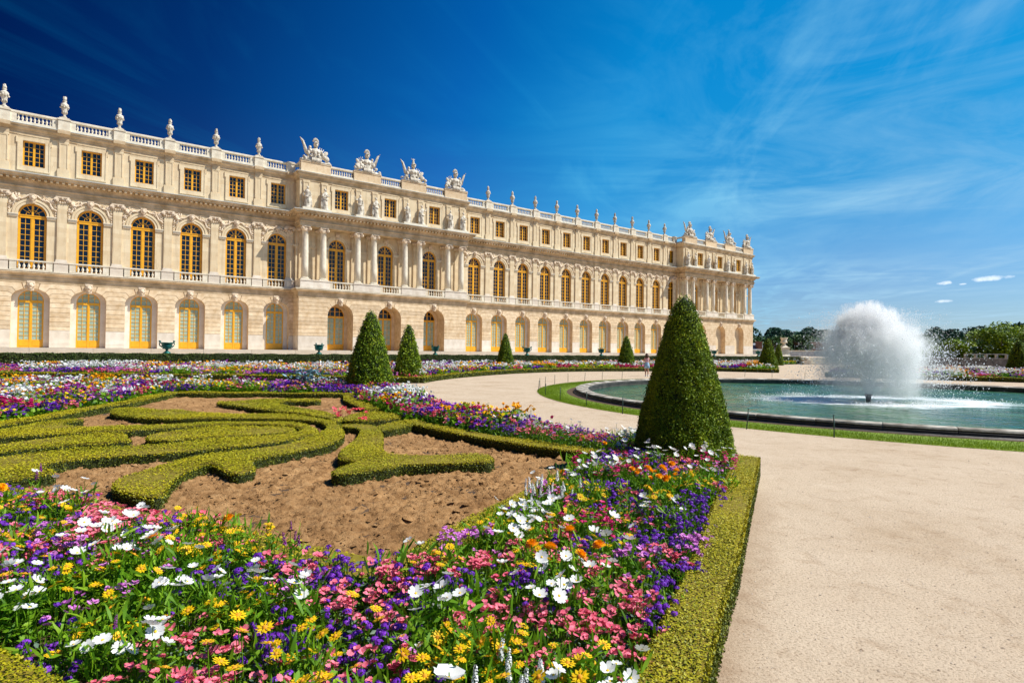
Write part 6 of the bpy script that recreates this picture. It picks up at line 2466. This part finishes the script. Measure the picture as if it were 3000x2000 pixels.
# sparkle flung out to both sides
n2_ = 4200
side = np.where(rng.uniform(0, 1, n2_) < .58, 1, -1)
X = side * (1.2 + rng.gamma(2.2, .36, n2_))
Z = 3.3 * (1 - (np.abs(X) / 4.2) ** 1.5) * rng.uniform(.12, 1.0, n2_) ** .6 + .1 + rng.normal(0, .15, n2_)
Y = rng.normal(0, .9, n2_)
pos2 = np.c_[JX + X + .35, JY + Y, JZ + np.maximum(Z, .03)]
sc.add(OCT, pos2, rand_rot(n2_, 0, .5), rng.lognormal(-4.45, .36, n2_), 0)
# splashes where the water lands
n3_ = 6000
k_ = rng.integers(0, 16, n3_)
aa_ = k_ * 2.39 + rng.normal(0, .10, n3_)
rr2 = 1.6 + (k_ % 5) * .50 + rng.normal(0, .35, n3_)
pos3 = np.c_[JX + .5 + rr2 * np.cos(aa_) * 1.25, JY + rr2 * np.sin(aa_) * .9, JZ + np.abs(rng.normal(0, .05, n3_))]
sc.add(OCT, pos3, rand_rot(n3_, 0, .5), rng.lognormal(-4.7, .4, n3_), 0)
spray = obj('fountain_spray', None, loc=(0, 0, 0), label='tall white burst of spray rising from the basin', cat='fountain jet')
obj('drops', sc.mesh('drops', [M['drops']]), spray, kind='stuff')
# mist volume
mv = bpy.data.materials.new('spray_mist')
mv.use_nodes = True
t = mv.node_tree
t.nodes.clear()
o_ = N(t, 'ShaderNodeOutputMaterial')
pv = N(t, 'ShaderNodeVolumePrincipled')
pv.inputs['Color'].default_value = (1, 1, 1, 1)
pv.inputs['Anisotropy'].default_value = -0.1
tcn = N(t, 'ShaderNodeTexCoord')
sp_ = N(t, 'ShaderNodeSeparateXYZ')
t.links.new(tcn.outputs['Object'], sp_.inputs[0])
nz = N(t, 'ShaderNodeTexNoise')
nz.inputs['Scale'].default_value = 2.2
nz.inputs['Detail'].default_value = 8
nz.inputs['Roughness'].default_value = .70
mpz = N(t, 'ShaderNodeMapping')
mpz.inputs['Scale'].default_value = (1.6, 1.6, .75)
t.links.new(tcn.outputs['Object'], mpz.inputs[0])
t.links.new(mpz.outputs[0], nz.inputs['Vector'])
x_, y_, z = sp_.outputs


def P2(a):
    return math_node(t, 'POWER', math_node(t, 'ABSOLUTE', a), 2)


def lens(cx, cz, rx, rz, amp, pw=1.0):
    d = math_node(t, 'SQRT', math_node(t, 'ADD', math_node(t, 'ADD', P2(math_node(t, 'DIVIDE', math_node(t, 'SUBTRACT', x_, cx), rx)), P2(math_node(t, 'DIVIDE', y_, rx))), P2(math_node(t, 'DIVIDE', math_node(t, 'SUBTRACT', z, cz), rz))))
    d = math_node(t, 'ADD', d, math_node(t, 'MULTIPLY', math_node(t, 'SUBTRACT', nz.outputs[0], .5), 1.9))
    return math_node(t, 'MULTIPLY', math_node(t, 'MAXIMUM', math_node(t, 'SUBTRACT', 1.0, d), 0), amp)


rad = math_node(t, 'SQRT', math_node(t, 'ADD', P2(x_), P2(y_)))
# rising stem, a narrow cone that opens with height
stem = math_node(t, 'SUBTRACT', 1.0, math_node(t, 'DIVIDE', rad, math_node(t, 'ADD', math_node(t, 'MULTIPLY', z, .33), .06)))
stem = math_node(t, 'MULTIPLY', math_node(t, 'MAXIMUM', stem, 0), 13.0)
stem = math_node(t, 'MULTIPLY', stem, math_node(t, 'GREATER_THAN', z, .22))
stem = math_node(t, 'MULTIPLY', stem, math_node(t, 'MULTIPLY', math_node(t, 'SUBTRACT', 3.2, z), .9, clamp=True))
dn = stem
for a_ in ((-.05, 2.65, 1.20, 1.35, 26.0), (.2, 2.2, 1.9, 1.10, 6.5), (.95, 2.05, 1.05, 1.0, 9.0), (1.35, 1.45, .80, 1.75, 4.2), (-1.3, 1.7, .9, 1.4, 1.6), (.2, .9, 2.3, 1.3, .7)):
    dn = math_node(t, 'ADD', dn, lens(*a_))
t.links.new(dn, pv.inputs['Density'])
t.links.new(pv.outputs[0], o_.inputs['Volume'])
mb = MB()
mb.lathe([(.1, .2), (2.6, .02), (2.9, 1.0), (2.8, 2.2), (2.3, 3.1), (1.4, 3.8), (.3, 4.05)], 24)
obj('mist', mb.mesh('mist', [mv]), spray, loc=(JX, JY, JZ + .01), kind='stuff')

# ================================================================== FENCE POSTS
M['post'] = simple('green_iron', (0.02, 0.05, 0.035), .5)
mb = MB()
mb.tube([(0, 0, 0), (0, 0, .47)], .013, 6)
mb.ell((0, 0, .475), (.02, .02, .015), 6, 4)
PST = mb.mesh('fence_post', [M['post']], smooth=True)
posts = [(1.16, 25.41), (1.34, 27.68), (1.33, 23.18), (1.66, 29.01), (2.3, 31.46), (1.73, 20.92), (3.22, 33.65), (4.39, 35.4), (2.4, 18.88), (5.67, 36.91), (7.14, 38.12), (3.2, 16.95), (14.97, 42.99), (17.48, 44.19), (5.54, 13.88), (18.97, 42.93), (21.1, 42.41), (6.95, 12.69), (23.07, 41.88), (26.3, 40.6), (30.0, 38.5)]
near_lab = {14: 'thin green iron post on the lawn edge just right of the nearest yew cone', 17: 'thin green iron post on the lawn edge, rightmost in front of the water', 8: 'thin green iron post on the near lawn edge, second left of the nearest cone', 11: 'thin green iron post on the near lawn edge, first left of the nearest cone', 5: 'thin green iron post at the left bend of the lawn ring'}
for i, (x, y) in enumerate(posts):
    o = obj('fence_post', PST, loc=(x, y, 0), rz=i, label=near_lab.get(i, 'thin iron post on the path round the basin, %s' % rank(posts, i)), cat='post', group='thin fence posts round the basin')
    o.rotation_euler = (random.uniform(-.05, .05), random.uniform(-.05, .10), 0)


# ================================================================== PERSON
def person():
    root = obj('person', None, loc=(9.72, 42.4, 0), rz=R(180 - 14), label='woman in sunglasses, pink top and light blue shorts standing behind the basin with folded arms', cat='person')
    skin = simple('skin', (0.52, 0.27, 0.18), .5)
    hair = simple('brown_hair', (0.06, 0.022, 0.012), .5, col2=(.11, .04, .02), scale=12)
    top = simple('pink_top', (0.62, 0.26, 0.30), .8, col2=(.75, .5, .55), scale=12)
    short = simple('patterned_blue_shorts', (0.08, 0.22, 0.45), .8, col2=(.55, .75, .85), scale=11)
    shoe = simple('white_shoe', (.7, .7, .7), .6)
    J = {}
    verts, edges, rad = [], [], []

    def v(p, r, q=None):
        verts.append(p)
        rad.append(r if isinstance(r, tuple) else (r, r))
        if q is not None:
            edges.append((q, len(verts) - 1))
        return len(verts) - 1
    pel = v((0, 0, .86), (.145, .10))
    wa = v((0, .0, 1.02), (.11, .085), pel)
    ch = v((0, .01, 1.20), (.135, .10), wa)
    sh = v((0, .01, 1.33), (.12, .075), ch)
    nk = v((0, .0, 1.41), .045, sh)
    hd = v((0, -.01, 1.49), (.075, .085), nk)
    hd2 = v((0, -.01, 1.57), (.078, .088), hd)
    hd3 = v((0, .0, 1.63), (.045, .05), hd2)
    for sg in (-1, 1):
        hp = v((sg * .085, 0, .78), (.085, .09), pel)
        kn = v((sg * .085, -.02, .44), (.052, .055), hp)
        cf = v((sg * .085, .01, .32), (.050, .055), kn)
        an = v((sg * .085, .02, .09), .032, cf)
        he = v((sg * .09, .0, .045), (.035, .035), an)
        to = v((sg * .10, -.14, .03), (.035, .022), he)
        s1 = v((sg * .155, 0, 1.32), .055, sh)
        el = v((sg * .22, -.02, 1.08), .038, s1)
        wr = v((sg * .05, -.17, 1.10 + .02 * sg), .026, el)
        hn = v((-sg * .02, -.18, 1.12 + .02 * sg), (.034, .018), wr)
        for fgr in range(4):
            f1 = v((-sg * .06, -.175 - .004 * fgr, 1.145 - .017 * fgr + .02 * sg), .009, hn)
            v((-sg * .095, -.165, 1.145 - .018 * fgr + .02 * sg), .007, f1)
        v((-sg * .03, -.195, 1.165 + .02 * sg), .009, hn)
    me = bpy.data.meshes.new('body')
    me.from_pydata(verts, edges, [])
    o = obj('body', me, root)
    o.modifiers.new('skin', 'SKIN')
    me.skin_vertices[0].data.foreach_set('radius', [x for r_ in rad for x in r_])
    me.skin_vertices[0].data[0].use_root = True
    sub = o.modifiers.new('sub', 'SUBSURF')
    sub.levels = sub.render_levels = 2
    bpy.context.view_layer.update()
    dg = bpy.context.evaluated_depsgraph_get()
    m2 = bpy.data.meshes.new_from_object(o.evaluated_get(dg))
    o.modifiers.clear()
    m2.name = 'body'
    m2.materials.clear()
    m2.materials.append(skin)
    m2.polygons.foreach_set('use_smooth', [True] * len(m2.polygons))
    o.data = m2
    mb = MB()
    for sg in (-1, 1):
        mb.ell((sg * .035, -.092, 1.545), (.012, .012, .008), 6, 4)
        mb.ell((sg * .082, .0, 1.53), (.012, .02, .028), 6, 4)
    mb.ell((0, -.102, 1.52), (.012, .020, .020), 6, 5)
    mb.ell((0, -.090, 1.485), (.024, .012, .007), 6, 4)
    obj('face', mb.mesh('face', [skin], smooth=True), root)
    mb = MB()
    for sg in (-1, 1):
        mb.ell((sg * .036, -.105, 1.545), (.030, .010, .022), 8, 5)
    mb.tube([(-.085, 0, 1.55), (-.07, -.095, 1.552), (.07, -.095, 1.552), (.085, 0, 1.55)], .005, 5)
    obj('sunglasses', mb.mesh('sunglasses', [simple('black_lens', (.01, .01, .015), .2)], smooth=True), root)
    mb = MB()
    mb.ell((0, .025, 1.58), (.098, .105, .095), 12, 8, noise=.06)
    for k in range(9):
        a = R(-20 + 220 * k / 8)
        x, y = .085 * math.cos(a), .02 + .08 * math.sin(a)
        mb.tube([(x, y, 1.58), (x * 1.15, y * 1.1, 1.46), (x * 1.1, y * 1.1 + .01, 1.34 - .02 * (k % 3))], [.034, .038, .014], 6)
    obj('hair', mb.mesh('hair', [hair], smooth=True), root)
    mb = MB()
    mb.lathe([(.115, .98), (.12, 1.04), (.13, 1.12), (.15, 1.22), (.15, 1.29), (.10, 1.36)], 18, sx=1.06, sy=.80, fold=(.02, 6, 1))
    for sg in (-1, 1):
        mb.tube([(sg * .10, -.05, 1.30), (sg * .11, 0, 1.38), (sg * .10, .06, 1.30)], .02, 6)
    obj('top', mb.mesh('top', [top], smooth=True), root)
    mb = MB()
    mb.lathe([(.17, .68), (.165, .80), (.155, .90), (.135, 1.0), (.125, 1.02)], 18, sx=1.10, sy=.80, fold=(.03, 8, .5))
    for sg in (-1, 1):
        mb.lathe([(.098, .60), (.10, .66), (.105, .76)], 12, (sg * .088, 0, 0), sy=1.0)
    obj('shorts', mb.mesh('shorts', [short], smooth=True), root)
    mb = MB()
    for sg in (-1, 1):
        mb.ell((sg * .095, -.055, .035), (.045, .12, .042), 8, 6)
        mb.lathe([(.040, .03), (.040, .12)], 8, (sg * .087, .015, 0))
    obj('shoes', mb.mesh('shoes', [shoe], smooth=True), root)


person()

# ================================================================== STEPS, URN, PARAPETS, ROOFS BEYOND
steps = obj('stone_steps', None, label='wide flight of five pale steps up to the terrace behind the fountain', cat='steps')
for k in range(6):
    mb = MB()
    mb.box(48.0, 92.0, 95.0 + .42 * k, 98.2, .18 * k, .18 * (k + 1) - .004)
    obj('step', mb.mesh('step', [M['white']]), steps)
for x in (46.8, 92.0):
    mb = MB()
    mb.box(x, x + 1.15, 94.4, 98.2, 0, .55)
    mb.box(x - .08, x + 1.23, 94.3, 98.3, .55, .70)
    mb.ell((x + .57, 94.7, .95), (.42, .5, .32), 12, 8)
    mb.lathe([(.30, .7), (.45, .9), (.38, 1.15), (.15, 1.3)], 12, (x + .57, 95.8, 0))
    obj('step_cheek', mb.mesh('step_cheek', [M['white']]), steps)

urn = obj('marble_urn', None, loc=(44.6, 96.6, TZ), label='large carved marble urn beside the steps on its tall pedestal', cat='urn')
mb = MB()
mb.lathe([(.35, 1.95), (.36, 2.0), (.18, 2.12), (.16, 2.22), (.30, 2.32), (.48, 2.5), (.50, 2.62), (.44, 2.7), (.46, 3.0), (.60, 3.2), (.62, 3.26), (.50, 3.26), (.42, 3.0)], 20)
for k in range(14):
    a = 2 * math.pi * k / 14
    mb.ell((.47 * math.cos(a), .47 * math.sin(a), 2.5), (.08, .08, .11), 6, 5)
obj('urn_bowl', mb.mesh('urn_bowl', [M['white']], smooth=True), urn)
ped = obj('marble_pedestal', None, loc=(44.6, 96.6, TZ), label='tall stone pedestal with a moulded foot carrying the marble urn', cat='pedestal')
mb = MB()
mb.box(-.95, .95, -.95, .95, -.1, .22)
mb.lathe([(1.15, .22), (1.0, .40), (.92, .5), (.90, 1.45), (1.05, 1.55), (1.05, 1.68), (.70, 1.72), (.55, 1.85), (.50, 1.95)], 4)
obj('pedestal_block', mb.mesh('pedestal_block', [M['white']]), ped, rz=R(45))

par = obj('terrace_parapet', None, label='long pale stone parapet at the far end of the terrace', cat='parapet')
M['pale_blue'] = simple('pale_blue_grey_stone', (.36, .40, .45), .8, col2=(.50, .54, .58), scale=1.2)
mb = MB()
mb.box(60, 100, 149.6, 150.4, TZ, 2.35)
obj('parapet_wall', mb.mesh('parapet_wall', [M['pale_blue']]), par)
mb = MB()
mb.box(59.8, 100.2, 149.4, 150.6, 2.35, 2.55)
obj('parapet_coping', mb.mesh('parapet_coping', [M['white']]), par)
M['brick'] = simple('chimney_brick', (.22, .095, .06), .9, col2=(.36, .17, .11), scale=3)
for i, (x0, x1, y, zr, lab) in enumerate(((68, 84, 168, 4.6, 'grey slate roof beyond the parapet right of the palace corner'), (86, 108, 172, 4.2, 'grey slate roof beyond the parapet behind the marble urn'))):
    h = obj('slate_roofed_house', None, label=lab, cat='house', group='houses beyond the terrace')
    mb = MB()
    mb.box(x0, x1, y, y + 8, -4, zr - 2.2)
    obj('wall', mb.mesh('wall', [M['base']]), h)
    mb = MB()
    mb.add([(x0 - .3, y - .3, zr - 2.2), (x1 + .3, y - .3, zr - 2.2), (x1 - .6, y + 3.0, zr), (x0 + .6, y + 3.0, zr), (x1 + .3, y + 8.3, zr - 2.2), (x0 - .3, y + 8.3, zr - 2.2), (x1 - .6, y + 5, zr), (x0 + .6, y + 5, zr)],
           [(0, 1, 2, 3), (3, 2, 6, 7), (7, 6, 4, 5), (0, 3, 7, 5), (1, 4, 6, 2)])
    rf = obj('roof', mb.mesh('roof', [simple('blue_grey_slate', (.16, .18, .22), .6, col2=(.26, .29, .33), scale=1.5)]), h)
    chs = [(70.2, .9), (73.6, 1.3), (79.2, 1.6), (81.5, 1.2)] if i == 0 else [(88.0, 1.9), (90.6, 1.5), (95.5, 1.0), (101, 1.1)]
    for (cxx, w) in chs:
        mb = MB()
        mb.box(cxx, cxx + w * 1.5, y + .4, y + 1.9, zr - 2.0, zr + .25 + .5 * (w - .9))
        mb.box(cxx - .12, cxx + w * 1.5 + .12, y + .28, y + 2.02, zr + .25 + .5 * (w - .9), zr + .45 + .5 * (w - .9))
        obj('chimney', mb.mesh('chimney', [M['brick']]), rf)

rw = obj('garden_wall', None, label='dark weathered stone wall topped by a short balustrade behind the right bed', cat='wall')
M['dark_wall'] = simple('dark_weathered_stone', (.07, .062, .055), .9, col2=(.22, .20, .18), scale=1.6, bump=.5)
mb = MB()
mb.box(60, 78.2, 90, 90.8, 0, 1.30)
obj('wall_body', mb.mesh('wall_body', [M['dark_wall']]), rw)
mb = MB()
mb.box(59.9, 78.4, 89.9, 90.9, 1.30, 1.40)
obj('coping', mb.mesh('coping', [simple('lichen_stone', (.16, .15, .14), .9, col2=(.3, .29, .27), scale=2)]), rw)
mb = MB()
mb.box(70.5, 77.0, 91.5, 91.9, 1.95, 2.07)
for k in range(5):
    mb.box(70.5 + 1.6 * k, 70.75 + 1.6 * k, 91.5, 91.9, 0, 1.95)
obj('rail', mb.mesh('rail', [M['rim']]), rw)


# ================================================================== TREES
def tree(name, x, y, z0, h, rx, seed, mats, label, group, nleaf=5200, leaf=.42, ry=None):
    rs_ = np.random.default_rng(seed)
    root = obj(name, None, loc=(x, y, z0), label=label, cat='tree', group=group)
    mb = MB()
    th_ = h * .32
    mb.tube([(0, 0, 0), (.1, .05, th_ * .6), (0, 0, th_), (.2, 0, h * .6)], [h * .035, h * .028, h * .022, h * .008], 8)
    for k in range(6):
        a = k * 1.05 + seed
        mb.tube([(0, 0, th_ * .8), (rx * .35 * math.cos(a), rx * .35 * math.sin(a), h * .5), (rx * .7 * math.cos(a), rx * .7 * math.sin(a), h * .68)], [h * .014, h * .009, h * .004], 6)
    obj('trunk', mb.mesh('trunk', [M['bark']]), root)
    nb_ = 20
    ry = ry or rx
    cen, rad_ = [], []
    for k in range(nb_):
        t_ = rs_.uniform(.10, 1)
        zz = h * (.16 + .72 * t_)
        prof_ = math.sin(math.pi * min(1, .12 + .80 * (1 - t_ ** 1.5) + .1)) ** .6
        a = rs_.uniform(0, 6.28)
        q_ = math.sqrt(rs_.uniform(.05, 1))
        cen.append((rx * .72 * prof_ * q_ * math.cos(a), ry * .72 * prof_ * q_ * math.sin(a), zz))
        rad_.append(rs_.uniform(.20, .36) * rx * (1.1 - .35 * t_))
    cen.append((0, 0, h * .80))
    rad_.append(rx * .36)
    cen, rad_ = np.array(cen), np.array(rad_)
    i = rs_.choice(len(cen), nleaf, p=rad_ ** 2 / (rad_ ** 2).sum())
    d = rs_.normal(0, 1, (nleaf, 3))
    d /= np.linalg.norm(d, axis=1)[:, None]
    d[:, 2] = np.where(d[:, 2] < -.3, -d[:, 2], d[:, 2])
    pos = cen[i] + d * (rad_[i] * rs_.uniform(.62, 1.18, nleaf))[:, None] * [1, 1, .85]
    sc = Scatter()
    sc.add(LEAF_Q, pos, rand_rot(nleaf, .0, 1.1), leaf * rs_.uniform(.5, 1.4, nleaf), 0)
    obj('crown', sc.mesh('crown', [mats]), root)


M['bark'] = simple('bark', (.05, .04, .03), .9)
M['crown_bright'] = leafy('bright_summer_leaves', (.05, .10, .003), (.21, .32, .005), scale=.35, c3=(.36, .46, .012))
M['crown_dark'] = leafy('dark_summer_leaves', (.010, .045, .012), (.045, .12, .022), scale=.2, c3=(.09, .19, .03))
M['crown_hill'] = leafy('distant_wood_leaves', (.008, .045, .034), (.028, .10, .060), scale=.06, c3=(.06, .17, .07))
TREES = [(93.0, 112, -3, 10.9, 7.6, 'broad bright green tree, tallest right of the fountain'),
         (102, 114, -3, 9.6, 6.2, 'bright green tree at the right edge of the photo'),
         (84.5, 113, -3, 7.6, 5.4, 'rounded green tree left of the tallest one'),
         (77.5, 116, -3, 7.4, 5.4, 'lower green tree right behind the spray'),
         (70.5, 120, -3, 7.4, 5.0, 'green tree partly veiled by the spray'),
         (110, 109, -3, 9.5, 7, 'green tree just beyond the right edge'),
         (97.5, 104, -3, 6.8, 4.2, 'small green tree in front of the tallest one')]
for i, (x, y, z0, h, r_, lab) in enumerate(TREES):
    tree('broadleaf_tree', x, y, z0, h, r_, 70 + i, M['crown_bright'], lab, 'trees behind the garden wall', 11000, .42)
for i, (x, y, h, r_, lab) in enumerate(((66, 146, 11.5, 5.5, 'dark tree rising behind the right shoulder of the spray'), (58, 165, 8.5, 5.0, 'dark tree behind the middle of the spray'), (51, 162, 8.0, 4.4, 'dark tree behind the left shoulder of the spray'), (75, 170, 9, 6, 'dark tree behind the spray at the foot of the hill'))):
    tree('broadleaf_tree', x + 22 if i != 0 else x + 24, y, 1 - 4, h + 2, r_, 90 + i, M['crown_dark'], lab, 'dark trees behind the spray', 5000, .5)


def wood(name, pts, label, n, leaf, mat, seed, thick=26):
    """far wood on a hillside: one mass of overlapping crowns along a ridge line"""
    rs_ = np.random.default_rng(seed)
    P = np.array(pts, float)
    L = np.r_[0, np.cumsum(np.hypot(*(np.diff(P[:, :2], axis=0).T)))]
    nc = int(L[-1] / (leaf * 2.6))
    u_ = rs_.uniform(0, L[-1], nc * 5)
    cx_w = np.interp(u_, L, P[:, 0])
    cy_w = np.interp(u_, L, P[:, 1])
    top = np.interp(u_, L, P[:, 2])
    row = rs_.uniform(0, 1, len(u_))
    r_ = rs_.uniform(.9, 1.7, len(u_)) * leaf * 3.2
    cz = top * (1 - row * .8) - r_ * .7 + rs_.normal(0, .5, len(u_)) * leaf
    cen = np.c_[cx_w, cy_w - row * thick, cz]
    i = rs_.integers(0, len(cen), n)
    d = rs_.normal(0, 1, (n, 3))
    d /= np.linalg.norm(d, axis=1)[:, None]
    d[:, 2] = np.abs(d[:, 2]) * 1.0 - .15
    d[:, 1] = -np.abs(d[:, 1])
    pos = cen[i] + d * r_[i][:, None] * rs_.uniform(.85, 1.08, n)[:, None]
    sc = Scatter()
    sc.add(LEAF_Q, pos, rand_rot(n, .2, 1.7), leaf * rs_.uniform(.8, 1.7, n), 0)
    obj(name, sc.mesh(name, [mat]), label=label, cat='wood', kind='stuff')


def hp(px, py, Z):
    """pixel column and height of a far ridge point turned into metres at distance Z"""
    return ((px - 1500) / 1725.6 * Z + .0, Z, EYE + (1000 + .02 * 1725.6 * .715 + (px - 1500) * .01167 - py) * Z / 1725.6)


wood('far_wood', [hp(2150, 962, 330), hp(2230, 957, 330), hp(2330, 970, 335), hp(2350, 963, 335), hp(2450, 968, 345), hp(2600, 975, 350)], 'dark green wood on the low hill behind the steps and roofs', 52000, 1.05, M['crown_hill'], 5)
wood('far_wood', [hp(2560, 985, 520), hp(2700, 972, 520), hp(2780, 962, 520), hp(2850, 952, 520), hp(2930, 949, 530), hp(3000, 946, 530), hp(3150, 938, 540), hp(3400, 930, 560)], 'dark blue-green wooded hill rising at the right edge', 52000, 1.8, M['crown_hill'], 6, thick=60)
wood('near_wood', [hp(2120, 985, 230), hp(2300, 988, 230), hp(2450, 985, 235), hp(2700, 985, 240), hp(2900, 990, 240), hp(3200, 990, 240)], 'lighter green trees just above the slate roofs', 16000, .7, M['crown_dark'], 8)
mb = MB()
hillp = [hp(1900, 990, 620), hp(2300, 985, 620), hp(2700, 985, 620), hp(3000, 960, 640), hp(3500, 945, 660), hp(4500, 960, 700)]
hillp = [hp(1900, 985, 420), hp(2230, 975, 420), hp(2450, 982, 420), hp(2600, 992, 470), hp(2780, 972, 560), hp(2930, 958, 570), hp(3100, 950, 580), hp(3400, 938, 600), hp(4500, 960, 700)]
vs = [(x, y, z - 2) for x, y, z in hillp] + [(x * .7, y * .7, -6) for x, y, z in hillp]
k = len(hillp)
mb.add(vs, [(i + k, i + 1 + k, i + 1, i) for i in range(k - 1)])
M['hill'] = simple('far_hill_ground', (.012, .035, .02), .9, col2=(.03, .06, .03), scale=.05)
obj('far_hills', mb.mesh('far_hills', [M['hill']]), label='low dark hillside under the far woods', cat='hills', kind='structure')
